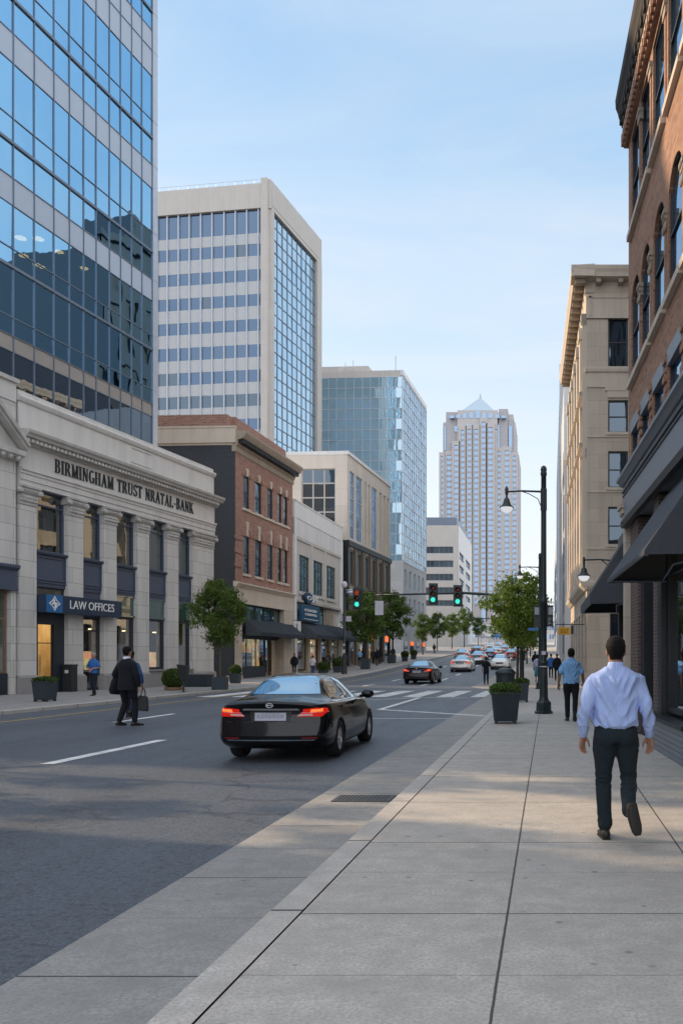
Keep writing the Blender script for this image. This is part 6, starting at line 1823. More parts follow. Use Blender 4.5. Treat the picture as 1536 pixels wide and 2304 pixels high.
def plant_thing(name, label, cat, x, y, group=None):
    t = thing(name, label, cat, (0, 0, 0), 0, group); t['_p'] = 0; del t['_p']
    return t
def place(t, x, y, a=0): t.location = (x, y, hill(y)); t.rotation_euler = (0, 0, R(a)); return t

p = plant_thing('planter', 'ribbed charcoal planter with clipped green plants, nearest the camera at the right kerb', 'planter', 0, 0)
pot(p, .50, .62, .74, ribs=12); tuft(p, .72, .69, .25, 2200, 5, m='leaf_dk', lf=.04); place(p, -1.0, 19.85, 4)
p = plant_thing('planter', 'second square charcoal planter with low bush, just behind the ribbed one', 'planter', 0, 0)
pot(p, .44, .52, .66); tuft(p, .54, .60, .24, 1100, 6, lf=.04); place(p, -.93, 29.6, 0)
p = thing('litter_bin', 'dark green litter bin with domed lid half hidden behind the ribbed planter', 'bin', (0, 0, 0))
b = MB(); b.lathe([(.26, 0), (.29, .05), (.30, .95), (.31, .97), (.31, 1.02)], n=20); b.build('body', M['green_black'], p, smooth=False)
b = MB(); b.lathe([(.33, 1.02), (.33, 1.08), (.25, 1.17), (.10, 1.22), (.02, 1.225)], n=20); b.build('lid', M['green_black'], p, smooth=True)
place(p, -1.36, 27.0)
p = plant_thing('planter', 'square charcoal planter with grassy top in front of the bank entrance', 'planter', 0, 0)
pot(p, .50, .60, .72); tuft(p, .62, .66, .22, 1300, 7, lf=.045); place(p, -17.9, 30.1, -6)
p = plant_thing('boxwood_bush', 'round clipped boxwood ball in a shallow dish on the left pavement', 'bush', 0, 0)
b = MB(); b.lathe([(.30, 0), (.40, .02), (.42, .13), (.38, .14), (.36, .10)], n=20); b.build('dish', M['terracotta'], p)
ballplant(p, (0, 0, .56), .52, 4200, 8, lf=.05); place(p, -18.15, 41.0)
p = plant_thing('topiary_planter', 'tall dark pot with a round topiary ball beside the slate brick wall', 'planter', 0, 0)
pot(p, .50, .60, .62, feet=False); ballplant(p, (0, 0, .82), .36, 2200, 9, lf=.045); place(p, -19.3, 52.2)
p = thing('trough', 'empty slanted charcoal trough lying by the last bank pier', 'planter', (0, 0, 0))
b = MB(); b.grid([[(-.62, -.30, 0), (.62, -.30, 0), (.62, .30, 0), (-.62, .30, 0)], [(-.74, -.34, .66), (.70, -.34, .66), (.70, .34, .66), (-.74, .34, .66)], [(-.70, -.30, .66), (.66, -.30, .66), (.66, .30, .66), (-.70, .30, .66)], [(-.6, -.26, .3), (.6, -.26, .3), (.6, .26, .3), (-.6, .26, .3)]]); b.build('shell', M['charcoal'], p, bevel=.01)
b = MB(); b.box(.58, .66, -.33, .33, -.0, .05); b.box(-.66, -.58, -.33, .33, 0, .05); b.build('feet', M['black_metal'], p); place(p, -19.0, 46.0, -8)
p = thing('post_bin', 'black funnel-shaped bin on a post beside the boxwood ball', 'bin', (0, 0, 0))
b = MB(); b.tube([(0, 0, 0), (0, 0, .62)], .045, 8); b.box(-.13, .13, -.10, .10, 0, .02); b.build('post', M['black_metal'], p)
b = MB(); b.grid([[(-.10, -.10, .55), (.16, -.10, .55), (.16, .10, .55), (-.10, .10, .55)], [(-.26, -.15, 1.26), (.22, -.15, 1.20), (.22, .15, 1.20), (-.26, .15, 1.26)], [(-.22, -.12, 1.25), (.18, -.12, 1.19), (.18, .12, 1.19), (-.22, .12, 1.25)]]); b.build('hopper', M['black_metal'], p); place(p, -16.55, 38.4)
p = thing('litter_bin', 'slim black square bin beside the amber-lit bank doorway', 'bin', (0, 0, 0))
b = MB(); b.box(-.24, .24, -.22, .22, 0, 1.18); b.build('body', M['black_metal'], p, bevel=.02)
b = MB(); b.box(-.26, .26, -.24, .24, 1.18, 1.26); b.build('lid', M['black_metal'], p, bevel=.02)
b = MB(); b.box(-.1, .06, -.228, -.222, .85, 1.0); b.build('notice', M['paper'], p); place(p, FB.pt(2.95, -.05).x, FB.pt(2.95, -.05).y, 0)

tr = make_tree('young light-green tree in a square pot in front of the bank\'s last pier', 5.35, 2.15, 1.42, 1.72, 21, 'leaf_mid', n=15000, leaf=.068, trunk=.05, clumps=85); place(tr, -16.1, 41.5); tr.scale = (.87, .87, 1)
p = plant_thing('tree_planter', 'square charcoal pot holding the young tree before the bank', 'planter', 0, 0); pot(p, .62, .66, .62, feet=False); place(p, -16.1, 41.5, 6)
rt = make_tree('fuller green tree on the right pavement behind the lamp post', 6.95, 2.5, 2.05, 2.25, 22, n=12500, leaf=.10, trunk=.085, clumps=95, bark='bark_dk'); place(rt, -1.72, 47.2); rt.scale = (.92, .92, .90)
lt = make_tree('bushy dark green street tree beside the bronze-based building, nearest of its row', 7.7, 2.5, 2.05, 2.6, 23, 'leaf_dk', 'bark_dk', n=6500, leaf=.13, trunk=.09, clumps=70); place(lt, -17.5, 81.0)
TG = 'street trees along the left pavement'
for x, y, s, a, lab in ((-18.2, 99, 1.12, 40, 'broad green tree just right of the nearest one of the left row'), (-20.3, 137, .88, 120, 'small round pale tree midway along the left row'), (-21.6, 165, 1.0, 200, 'green tree before the banded office block, beyond the small round one'), (-21.6, 190, 1.05, 300, 'green tree near the far end of the left row'), (-21.2, 214, 1.3, 75, 'tall dark tree at the right end of the left row'), (-20.6, 250, 1.1, 160, 'farthest small tree of the left row')):
    c = dup(lt, (x, y, hill(y)), R(a), lab, TG, s)
for x, y, s, a, lab in ((-2.3, 72, .98, 70, 'second tree of the right row, behind the fuller one'), (-2.4, 96, .95, 160, 'third tree of the right row, half hidden'), (-2.6, 125, 1.0, 250, 'farthest tree of the right row')):
    c = dup(rt, (x, y, hill(y)), R(a), lab, 'trees along the right pavement', s)
p = plant_thing('planter', 'tall black square planter at the foot of the nearest left street tree', 'planter', 0, 0); pot(p, .80, .86, .98, feet=False); tuft(p, .8, .9, .12, 500, 31, lf=.07); place(p, -17.5, 81.0)
p2 = dup(p, (-18.0, 97.5, hill(97.5)), 0, 'black square planter between the broad tree and the dark maroon sedan')
p3 = plant_thing('topiary_planter', 'black pot with a green ball before the white shop', 'planter', 0, 0); pot(p3, .6, .7, .55, feet=False); ballplant(p3, (0, 0, .85), .48, 1500, 33, lf=.07); place(p3, -18.4, 74.0)
c = dup(p3, (-19.4, 73.0, 0), 0, 'black pot with a green ball nearest the man in the white shirt')
c = dup(p3, (-17.6, 104, hill(104)), 0, 'black pot with a green ball beyond the dark maroon sedan')
c = dup(p3, (-17.8, 112, hill(112)), 0, 'farthest pot with a green ball on the left pavement')
# ------------------------------------------------------------------ street furniture
def lamp_post(label, x, y, signals=True):
    t = thing('street_lamp', label, 'street lamp', (0, 0, 0))
    b = MB()
    b.lathe([(.25, 0), (.25, .06), (.21, .08), (.20, .30), (.17, .34)], n=8, caps=(True, True))
    b.lathe([(.15, .34), (.13, .40), (.118, .46), (.105, 1.30), (.10, 1.36)], n=20); b.build('base', M['green_black'], t)
    b = MB(); b.lathe([(.115, 1.34), (.118, 1.40), (.10, 1.44), (.088, 1.50), (.082, 3.0), (.10, 3.02), (.105, 3.10), (.095, 3.16), (.085, 3.2), (.080, 3.3), (.075, 5.2), (.072, 6.55), (.085, 6.57), (.09, 6.62), (.075, 6.68), (.09, 6.72), (.07, 6.80), (.02, 6.84)], n=20); b.build('pole', M['green_black'], t, smooth=True)
    b = MB(); b.tube([(-.05, 0, 6.12), (-.6, 0, 6.14), (-1.02, 0, 6.12)], [.03, .026, .024], 8); b.tube([(-.075, 0, 5.72), (-.16, 0, 5.92), (-.40, 0, 6.06), (-.62, 0, 6.13)], .012, 6)
    b.lathe([(.088, 5.6), (.088, 6.2)], n=16); b.lathe([(.03, 6.02), (.045, 6.10), (.05, 6.18), (.02, 6.26), (.005, 6.29)], (-1.02, 0, 0), 10); b.build('arm', M['green_black'], t)
    b = MB(); bell(b, (-1.02, 0, 5.70), 1.0); b.build('lamp_shade', M['green_black'], t, smooth=True)
    b = MB(); globe(b, (-1.02, 0, 5.70), 1.0); b.build('globe', M['frost'], t, smooth=True)
    if signals:
        for s, nm in ((-1, 'pedestrian_signal'), (1, 'pedestrian_signal')):
            x0 = s * .17
            b = MB(); b.box(x0 - .095, x0 + .095, .03, .18, 2.42, 2.98); b.box(x0 - .105, x0 + .105, .0, .19, 2.96, 2.985); b.box(x0 - .105, x0 + .105, 0, .19, 2.68, 2.70); b.box(x0 - .105, x0 + .105, -.0, .19, 2.405, 2.43)
            sg_ = b.build(nm, M['black_metal'], t)
            b = MB(); b.box(x0 - .06 + .02 * s, x0 + .06 + .02 * s, .015, .03, 2.73, 2.93); b.build('screen', M['pedestrian_screen'], sg_)
            if s > 0:
                b = MB()
                b.tube([(x0 - .03, .02, 2.47), (x0 - .02, .02, 2.56), (x0 + .03, .02, 2.60), (x0 + .02, .02, 2.65), (x0 - .03, .02, 2.63), (x0 - .035, .02, 2.57)], .011, 5); b.tube([(x0 - .05, .02, 2.46), (x0 + .03, .02, 2.50)], .011, 5); b.build('walk_mark', M['pedestrian_screen'], sg_)
        b = MB(); b.box(-.06, .06, -.105, -.09, 1.62, 1.72); b.box(-.11, .08, -.125, -.10, 1.28, 1.31); b.build('sticker', M['paper'], t)
        b = MB(); b.box(-.045, .045, -.11, -.07, 1.05, 1.22); b.build('push_button', M['black_metal'], t)
    t.location = (x, y, hill(y)); return t
lp = lamp_post('tall dark lamp post with bell lamp and pedestrian signals, nearest the camera', -.12, 23.3)
l2 = lamp_post('second bell lamp post, standing in line behind the nearest one', -.40, 42.5, False)
FS2 = thing('street_sign', 'small blue street name blade fixed to the second lamp post', 'sign', (-.65, 42.4, 3.0))
b = MB(); b.box(-1.0, -.46, 42.38, 42.40, 2.93, 3.07); b.build('sign_blade', M['blue_cloth'] if False else M['sign_blue'], FS2)

def signal_head(b_house, b_hood, L3, x, y, z):
    """three-lens head; z is the centre"""
    b_house.box(x - .19, x + .19, y, y + .22, z - .55, z + .55)
    for k, zz in enumerate((.34, 0, -.34)):
        L3[k].lathe([(.135, -.012), (.11, -.03), (.02, -.04)][::-1], (x, y, z + zz), 18, 'y')
        n = 10
        for i in range(n):
            a0, a1 = math.pi * (-.15 + 1.3 * i / n), math.pi * (-.15 + 1.3 * (i + 1) / n)
            p0 = (x + .15 * math.cos(a0), z + zz + .15 * math.sin(a0)); p1 = (x + .15 * math.cos(a1), z + zz + .15 * math.sin(a1))
            b_hood.face([(p0[0], y, p0[1]), (p1[0], y, p1[1]), (p1[0], y - .2, p1[1]), (p0[0], y - .2, p0[1])])
def make_signal(label, x, y, z, red='sig_red_off', group=None, s=1.0, dark=False):
    t = thing('traffic_light', label, 'traffic light', (0, 0, 0), 0, group)
    h, hd, L3 = MB(), MB(), [MB(), MB(), MB()]
    signal_head(h, hd, L3, 0, 0, 0)
    h.box(-.27, .27, .10, .12, -.64, .64)
    h.build('housing', M['green_black'], t, bevel=.015); hd.build('hood', M['green_black'], t)
    for l, m in zip(L3, (red, 'sig_amber_off', 'sig_green' if not dark else 'sig_amber_off')): l.build('lens', M[m], t, smooth=True)
    t.location = (x, y, z); t.scale = (s,) * 3
    return t
MD, MZ = 50.0, 5.34
ms = thing('signal_mast', 'long dark mast arm reaching over the road from the right pavement carrying traffic lights', 'signal mast', (-1.55, MD, 0))
b = MB(); b.lathe([(.22, 0), (.22, .1), (.16, .16), (.14, .3), (.115, 4.6), (.10, 5.0)], (-1.55, MD, 0), 14); b.build('pole', M['green_black'], ms, smooth=True)
b = MB(); b.tube([(-1.55, MD, 4.75), (-1.75, MD, 5.0), (-2.3, MD, 5.18), (-3.4, MD, 5.32), (-5.0, MD, 5.42), (-7.4, MD, 5.36), (WX(846, MD), MD, MZ - .05)], [.11, .105, .10, .09, .08, .06, .045], 10); b.build('arm', M['green_black'], ms, smooth=True)
b = MB(); b.tube([(WX(846, MD), MD, 5.50), (WX(803, MD), MD, 5.56)], .028, 6); b.tube([(WX(846, MD), MD, 5.2), (WX(846, MD), MD, 5.52)], .03, 6); b.tube([(WX(804, MD), MD, 5.5), (WX(804, MD), MD, 5.8)], .05, 6); b.build('end_arm', M['green_black'], ms)
make_signal('green traffic light at the left tip of the mast arm', WX(804, MD), MD - .15, WZ(1347, MD), 'sig_red_dim')
make_signal('green traffic light at the middle of the mast arm', WX(975, MD), MD - .25, WZ(1337, MD))
make_signal('green traffic light nearest the right end of the mast arm', WX(1030, MD), MD - .25, WZ(1341, MD), 'sig_red_off')
wp = thing('hanging_plate', 'blank pale metal plate hanging below the tip of the mast arm', 'sign', (WX(853, MD), MD, 4.6))
x = WX(853, MD); b = MB(); b.box(x - .25, x + .25, MD - .03, MD, WZ(1384, MD), WZ(1352, MD)); b.build('plate', M['paper'], wp, bevel=.01)
b = MB(); b.tube([(x, MD + .01, WZ(1384, MD)), (x, MD + .01, MZ)], .02, 6); b.build('hanger', M['green_black'], wp)
m2 = thing('signal_mast', 'thin far mast arm with small signals over the distant road', 'signal mast', (-3.0, 108, hill(108)))
h2 = hill(108); b = MB(); b.tube([(-3.0, 108, h2), (-3.0, 108, h2 + 5.2)], .12, 8); b.tube([(-3.0, 108, h2 + 5.0), (-4.5, 108, h2 + 5.4), (-10.5, 108, h2 + 5.3)], .07, 6); b.build('pole', M['green_black'], m2)
make_signal('small distant green signal showing through the right tree', -5.2, 107.8, h2 + 5.1, s=1.1)
make_signal('small distant unlit signal facing away at the far mast end', -7.0, 107.8, h2 + 5.1, dark=True)
cp = thing('camera_post', 'slim black post with a camera dome before the bronze-based building', 'post', (-17.1, 71.0, 0))
b = MB(); b.lathe([(.30, 0), (.30, .05), (.24, .3), (.22, .9), (.15, 1.3), (.12, 1.4), (.11, 7.4)], (-17.1, 71, 0), 14); b.build('pole', M['black_metal'], cp, smooth=True)
b = MB(); b.ball((-17.1, 71, 7.75), (.26, .26, .3), 12, 8); b.build('dome', M['paper'], cp, smooth=True)
b = MB(); b.tube([(-17.1, 71, 7.3), (-16.2, 71, 7.35)], .05, 6); b.ball((-16.6, 71, 7.1), (.34, .2, .16), 10, 6); b.build('camera', M['pale_metal'], cp, smooth=True)
b = MB(); b.box(-17.6, -16.55, 71.14, 71.18, WZ(1398, 71), WZ(1386, 71)); b.build('plate', M['paper'], cp)
b = MB(); b.box(-17.16, -16.98, 70.72, 70.78, 2.0, 2.3); b.box(-17.14, -17.0, 70.74, 70.8, 2.6, 2.8); b.build('sticker', M['paper'], cp)
for x, y, c1, lab in ((-15.2, 252, 'sign_blue', 'deep blue parasol on the far left pavement'), (-17.8, 256, 'white', 'white parasol on the far left pavement'), (-19.8, 250, 'far_beige', 'beige parasol leftmost on the far pavement'), (-13.2, 262, 'sig_red_off', 'dark red parasol rightmost on the far pavement')):
    t = thing('parasol', lab, 'parasol', (x, y, hill(y)))
    z = hill(y); b = MB(); b.tube([(x, y, z), (x, y, z + 3.4)], .06, 6); b.build('pole', M['grey_metal'], t)
    b = MB(); b.lathe([(1.9, 2.4), (1.85, 2.6), (.9, 3.2), (.03, 3.5)], (x, y, z), 8, caps=(False, True)); b.build('canopy', M[c1], t)
# ------------------------------------------------------------------ people
def remesh(mb, voxel, smooth=3, disp=None):
    me = mb.mesh('tmp'); o = bpy.data.objects.new('tmp', me); COL.objects.link(o)
    r = o.modifiers.new('r', 'REMESH'); r.mode = 'VOXEL'; r.voxel_size = voxel
    if smooth:
        s = o.modifiers.new('s', 'SMOOTH'); s.factor = .5; s.iterations = smooth
    dg = bpy.context.evaluated_depsgraph_get()
    out = bpy.data.meshes.new_from_object(o.evaluated_get(dg)); bpy.data.objects.remove(o); bpy.data.meshes.remove(me)
    if disp:
        ns = [Vector(v.normal) for v in out.vertices]
        for v, n in zip(out.vertices, ns): v.co = v.co + n * disp(v.co, n)
    out.polygons.foreach_set('use_smooth', [True] * len(out.polygons)); out.update()
    return out
def sring(z, hw, hd, yo=0.0, n=20, e=2.5, x0=0.0):
    out = []
    for i in range(n):
        a = 2 * math.pi * i / n; c, s = math.cos(a), math.sin(a)
        out.append((x0 + hw * math.copysign(abs(c) ** (2 / e), c), yo + hd * math.copysign(abs(s) ** (2 / e), s), z))
    return out
def limb(b, pts, rad, n=12):
    b.tube(pts, rad, n)
    for p, r in ((pts[0], rad[0]), (pts[-1], rad[-1])): b.ball(p, (r if not hasattr(r, '__len__') else min(r)) * .98, 10, 8)
HEAD = [(1.485, .055, .058, -.012), (1.52, .053, .06, .0), (1.54, .060, .076, .018), (1.58, .070, .090, .014), (1.625, .076, .098, .006), (1.665, .077, .100, .0), (1.705, .068, .088, -.004), (1.735, .045, .060, -.006), (1.75, .014, .02, -.006)]
def hand(b, wrist, d, inward, curl=.5, hold=False):
    """palm and five fingers; d points along the forearm, `inward` is the palm side"""
    d = d.normalized(); inn = (inward - d * inward.dot(d)).normalized(); wv = d.cross(inn)  # width axis
    if wv.y < 0: wv = -wv                                     # thumb side looks forward
    wr = Vector(wrist)
    def P(l, w, t): return wr + (d * l + wv * w + inn * t) * 1.08
    rings = []
    for l, hw, th in ((-.01, .026, .020), (.02, .030, .016), (.055, .040, .015), (.088, .041, .013), (.098, .038, .010)):
        rings.append([P(l, hw * math.cos(2 * math.pi * k / 10), th * math.sin(2 * math.pi * k / 10)) for k in range(10)])
    b.grid(rings)
    for w, ln, k in ((.030, .072, .9), (.010, .082, 1.0), (-.011, .076, 1.1), (-.031, .058, 1.25)):
        c = curl * k
        p0 = P(.090, w, .001); q = [p0]; a = .25 * c
        for s in (.42, .33, .25):
            q.append(q[-1] + (d * math.cos(a) + inn * math.sin(a) + wv * w * .6) * ln * s); a += c
        b.tube(q, [.0095, .009, .008, .0065], 8); b.ball(q[-1], .0068, 6, 5)
    q = [P(.022, .026, .006), P(.05, .045, .018), P(.076, .052, .026), P(.097, .050, .034)]
    b.tube(q, [.013, .0115, .010, .0075], 8); b.ball(q[-1], .008, 6, 5)
WALK = dict(hipL=(-.09, 0, .90), hipR=(.09, 0, .90), kneeL=(-.10, .07, .49), ankL=(-.095, .05, .085), toeL=(-.11, .24, .03), kneeR=(.10, .00, .49), ankR=(.09, -.22, .17), toeR=(.10, -.10, .04),
            shL=(-.185, -.01, 1.415), elL=(-.255, -.06, 1.13), wrL=(-.265, .01, .90), shR=(.185, -.01, 1.415), elR=(.255, -.04, 1.13), wrR=(.27, .05, .90))
STAND = dict(WALK, kneeL=(-.10, .02, .49), ankL=(-.10, .0, .085), toeL=(-.12, .19, .03), kneeR=(.10, .02, .49), ankR=(.10, 0, .085), toeR=(.12, .19, .03))
def person(label, x, y, z, face, H=1.75, pose=WALK, top='black_cloth', legs='black_cloth', shoe='shoe', hair='hair', skin='skin', sleeve='long', vox=.022, wide=1.0, jacket=False, skirt=False, longhair=False, fine=False, group=None, collar=None, disp=None, belt=False, pdisp=None):
    t = thing('person', label, 'person', (0, 0, 0), 0, group)
    J = {k: Vector(v) for k, v in pose.items()}
    hv = min(vox, .0065) if fine else vox
    # body: one continuous skin surface
    b = MB()
    b.grid([sring(*r, e=2.2) for r in HEAD])
    b.ball((0, .105, 1.615), (.013, .018, .022), 8, 6)
    for s in (-1, 1): b.ball((s * .079, -.005, 1.612), (.010, .022, .033), 8, 6)
    TOR = [(.84, .13, .09, 0), (.95, .15, .10, 0), (1.08, .142, .092, 0), (1.22, .155, .10, 0), (1.34, .172, .105, -.005), (1.41, .15, .085, -.01), (1.46, .08, .06, -.012), (1.49, .055, .056, -.012)]
    b.grid([sring(z_, a * wide, c, yo) for z_, a, c, yo in TOR])
    for s in 'LR':
        J['sh' + s] = J['sh' + s] - Vector(((-1 if s == 'L' else 1) * .03, 0, .035))
        limb(b, [J['sh' + s], J['sh' + s].lerp(J['el' + s], .5), J['el' + s], J['el' + s].lerp(J['wr' + s], .45), J['wr' + s]], [.030, .038, .036, .036, .027])
        limb(b, [J['hip' + s], J['hip' + s].lerp(J['knee' + s], .5), J['knee' + s], J['knee' + s].lerp(J['ank' + s], .4), J['ank' + s]], [.082, .07, .05, .048, .034])
        sgn = -1 if s == 'L' else 1
        d = (J['wr' + s] - J['el' + s]); hand(b, J['wr' + s], d * .4 + Vector((0, .0, -.14)), Vector((-sgn * .75, -.65, 0)), .5)
    put('body', remesh(b, hv, 2), M[skin], t)
    if fine:
        for s in (-1, 1):
            e = MB(); e.ball((s * .031, .092, 1.645), (.013, .010, .010), 8, 6); e.build('eye', M['white'], t, smooth=True)
        e = MB(); e.box(-.024, .024, .099, .106, 1.568, 1.574); e.build('mouth', M['brown_cloth'], t)
    # hair
    b = MB(); rings = []
    for z_, hw, hd, yo in HEAD[2 if not longhair else 0:]:
        ring = []
        for (px_, py_, pz) in sring(z_, hw + .008, hd + .009, yo, 24, 2.2):
            front = (py_ - yo) / (hd + .009)
            low = pz < 1.60 and not longhair
            inside = (front > (-.15 if pz < 1.64 else .45) and pz < 1.70) or (low and front > -.55) or (pz < 1.555 and not longhair)
            k = .86 if inside else (1.10 if longhair and pz < 1.6 else 1.0)
            ring.append((px_ * k, yo + (py_ - yo) * k, pz + (.008 if pz > 1.7 else 0)))
        rings.append(ring)
    b.grid(rings)
    if fine:
        hr = random.Random(3)
        for _ in range(2600):
            i = hr.randrange(len(rings) - 1); k = hr.randrange(24); p = Vector(rings[i][k]).lerp(Vector(rings[i][(k + 1) % 24]), hr.random()).lerp(Vector(rings[i + 1][k]), hr.random())
            nn = Vector((p.x, p.y, (p.z - 1.63) * .9)).normalized()
            if (p.y > .03 and p.z < 1.69) or p.z < 1.575: continue
            tg = nn.cross(Vector((hr.gauss(0, 1), hr.gauss(0, 1), hr.gauss(0, 1)))).normalized() * .0035
            b.face([p - tg, p + tg, p + nn * hr.uniform(.002, .006) + Vector((0, 0, -.004)) + tg * hr.uniform(-2, 2)])
    b.build('hair', M[hair], t, smooth=not fine)
    # clothes
    TS = [(.955, .160, .112, 0), (.985, .174, .124, 0), (1.03, .176, .124, 0), (1.10, .172, .12, 0), (1.2, .183, .124, 0), (1.31, .198, .127, -.004), (1.385, .198, .12, -.008), (1.435, .165, .10, -.012), (1.465, .115, .083, -.012), (1.492, .072, .070, -.012)]
    if jacket: TS = [(.78, .205, .145, 0), (.88, .20, .142, 0), (1.0, .187, .132, 0), (1.1, .182, .126, 0)] + TS[4:]
    if sleeve == 'short' : TS = [(.90, .185, .132, 0), (.97, .182, .13, 0)] + TS[2:]
    sx = J['shR'].x + .03
    TS = [q for q in TS if q[0] < 1.3] + [(1.30, .200, .126, -.004), (1.36, sx * .985, .120, -.008), (1.395, sx * .98, .108, -.010), (1.425, sx * .84, .096, -.012), (1.452, sx * .63, .086, -.012), (1.475, .10, .078, -.012), (1.495, .072, .070, -.012)]
    b = MB(); b.grid([sring(z_, a * wide, c * (1 + (wide - 1) * .8), yo) for z_, a, c, yo in TS])
    g = 1.12 if jacket else 1.0
    for s in 'LR':
        a, e, w = J['sh' + s], J['el' + s], J['wr' + s]
        a = a + Vector(((-1 if s == 'L' else 1) * -.002, 0, -.022))
        if sleeve == 'none': limb(b, [a, a.lerp(e, .15)], [.07, .06])
        elif sleeve == 'short': limb(b, [a, a.lerp(e, .4), a.lerp(e, .78)], [.078, .072, .07])
        else:
            en = e.lerp(w, .95)
            limb(b, [a, a.lerp(e, .35), a.lerp(e, .8), e, e.lerp(w, .35), e.lerp(w, .8), en], [.068 * g, .066 * g, .058 * g, .055 * g, .052 * g, .046 * g, .040 * g])
    put('jacket' if jacket else 'shirt', remesh(b, .008 if fine and vox < .02 else vox, 9 if fine else 4, disp), M[top], t)
    if skirt:
        b = MB(); b.grid([sring(.32, .20, .16), sring(.5, .20, .15), sring(.8, .185, .14), sring(.98, .15, .11)]); b.build('skirt', M[legs], t, smooth=True)
    else:
        PEL = [(.845, .168, .122, -.004), (.88, .180, .132, -.006), (.93, .178, .128, -.004), (.975, .170, .118, 0), (.992, .168, .116, 0)]
        b = MB(); b.grid([sring(z_, a * wide, c, yo) for z_, a, c, yo in PEL])
        for s in (-1, 1): b.ball((s * .085, -.055, .885), (.090, .085, .10), 12, 8)
        for s in 'LR':
            h, k, a = J['hip' + s], J['knee' + s], J['ank' + s]
            h = Vector((h.x * .98 * wide, h.y, h.z - .03))
            e = a + (k - a).normalized() * .025
            limb(b, [h, h.lerp(k, .3), h.lerp(k, .75), k, k.lerp(a, .35), k.lerp(a, .75), e], [.098 * wide, .095 * wide, .074, .069, .068, .060, .058])
        put('trousers', remesh(b, .009 if fine and vox < .02 else vox, 4, pdisp), M[legs], t)
    if belt:
        b = MB(); b.grid([sring(.962, .176 * wide, .124), sring(.995, .174 * wide, .122)], caps=(False, False)); b.build('belt', M['belt'], t, smooth=True)
    for s in 'LR':
        a, toe = J['ank' + s], J['toe' + s]
        f = Vector((toe.x - a.x, toe.y - a.y, toe.z - (a.z - .055))); f.normalize()
        side = f.cross(Vector((0, 0, 1))) 
        if side.length < .1: side = Vector((1, 0, 0))
        side.normalize()
        if abs(side.x) < .3: side = Vector((1, 0, 0))
        if side.x < 0: side = -side
        up = side.cross(f).normalized()
        o = a - up * .052
        b, sl = MB(), MB(); rings, sr = [], []
        for l, hw, hh in ((-.075, .026, .05), (-.06, .036, .075), (-.01, .040, .098), (.05, .043, .075), (.11, .048, .052), (.16, .042, .042), (.195, .022, .028)):
            c = o + f * l
            rings.append([c + side * (hw * math.cos(q)) + up * (-.03 + hh * .5 + hh * .5 * math.sin(q)) for q in [2 * math.pi * k / 12 for k in range(12)]])
            sr.append([c + side * (hw * 1.08 * math.cos(q)) + up * (-.030 + .012 * math.sin(q)) for q in [2 * math.pi * k / 12 for k in range(12)]])
        b.grid(rings); sh = b.build('shoe', M[shoe], t, smooth=True)
        sl.grid(sr); sl.build('sole', M['sole'], sh, smooth=True)
    if collar:
        b = MB(); b.grid([sring(1.465, .088, .080, -.014), sring(1.50, .073, .074, -.012), sring(1.528, .066, .070, -.008), sring(1.53, .060, .064, -.008)], caps=(False, False)); b.build('collar', M[collar], t, smooth=True)
    k = H / 1.75
    t.scale = (k, k, k); t.location = (x, y, z); t.rotation_euler = (0, 0, R(face))
    return t
# nearest man, mid-stride away from the camera
NEAR = dict(WALK, kneeL=(-.105, .06, .49), ankL=(-.09, .03, .088), toeL=(-.115, .23, .035), kneeR=(.115, .03, .495), ankR=(.075, -.36, .29), toeR=(.10, -.40, .07),
            shL=(-.215, -.01, 1.420), elL=(-.262, -.07, 1.13), wrL=(-.285, .03, .895), shR=(.215, -.01, 1.420), elR=(.265, -.05, 1.13), wrR=(.30, .05, .89))
def folds(co, n):
    v = noise.noise(Vector((co.x * 7 + co.z * 3, co.y * 7, co.z * 6 - abs(co.x) * 9))) ; w = noise.noise(Vector((co.x * 16, co.y * 16, co.z * 9 + 4)))
    k = 1.0 if co.z > .98 else .4
    return k * (.017 * (1 - abs(v) * 2.4) * (1 if co.z < 1.40 else .3) + .004 * w)
def pfolds(co, n):
    near_k = math.exp(-((co.z - .50) / .08) ** 2) + math.exp(-((co.z - .14) / .08) ** 2) + .6 * math.exp(-((co.z - .80) / .07) ** 2)
    v = noise.noise(Vector((co.x * 9, co.y * 9, co.z * 26))); w = noise.noise(Vector((co.x * 12, co.y * 12, co.z * 7)))
    return .009 * near_k * (1 - abs(v) * 2) + .004 * w
nm_ = person('man in a pale blue dress shirt and dark jeans walking away, nearest the camera', .565, 7.05, 0, 0, 1.69, NEAR, 'shirt', 'denim', 'shoe', 'hair', 'skin', 'long', .012, 1.06, fine=True, collar='shirt', disp=folds, belt=True, pdisp=pfolds)
# back pockets, yoke seam and cuffs on the nearest man
trs = [c for c in KIDS[nm_.name] if c.name.startswith('trousers')][0]; shr = [c for c in KIDS[nm_.name] if c.name.startswith('shirt')][0]
TT, TSH = bvh_of(trs.data), bvh_of(shr.data)
for s in (-1, 1):
    b = MB()
    P0 = [(s * .030, .925), (s * .145, .935), (s * .140, .82), (s * .09, .79), (s * .040, .815)]
    for (a, c), (d, e) in zip(P0, P0[1:] + P0[:1]):
        n = 6; pts = []
        for i in range(n + 1):
            h = TT.ray_cast(Vector((a + (d - a) * i / n, -2, c + (e - c) * i / n)), Vector((0, 1, 0)))[0]
            if h: pts.append(h + Vector((0, -.001, 0)))
        if len(pts) > 1: b.tube(pts, .0028, 5)
    b.build('back_pocket', M['navy_cloth'], nm_)
b = MB(); pts = []
for i in range(15):
    xx = -.19 + .38 * i / 14; h = TSH.ray_cast(Vector((xx, -2, 1.375 + .01 * math.cos(xx * 9))), Vector((0, 1, 0)))[0]
    if h: pts.append(h)
b.tube(pts, .0026, 5); b.build('yoke_seam', M['shirt'], nm_)
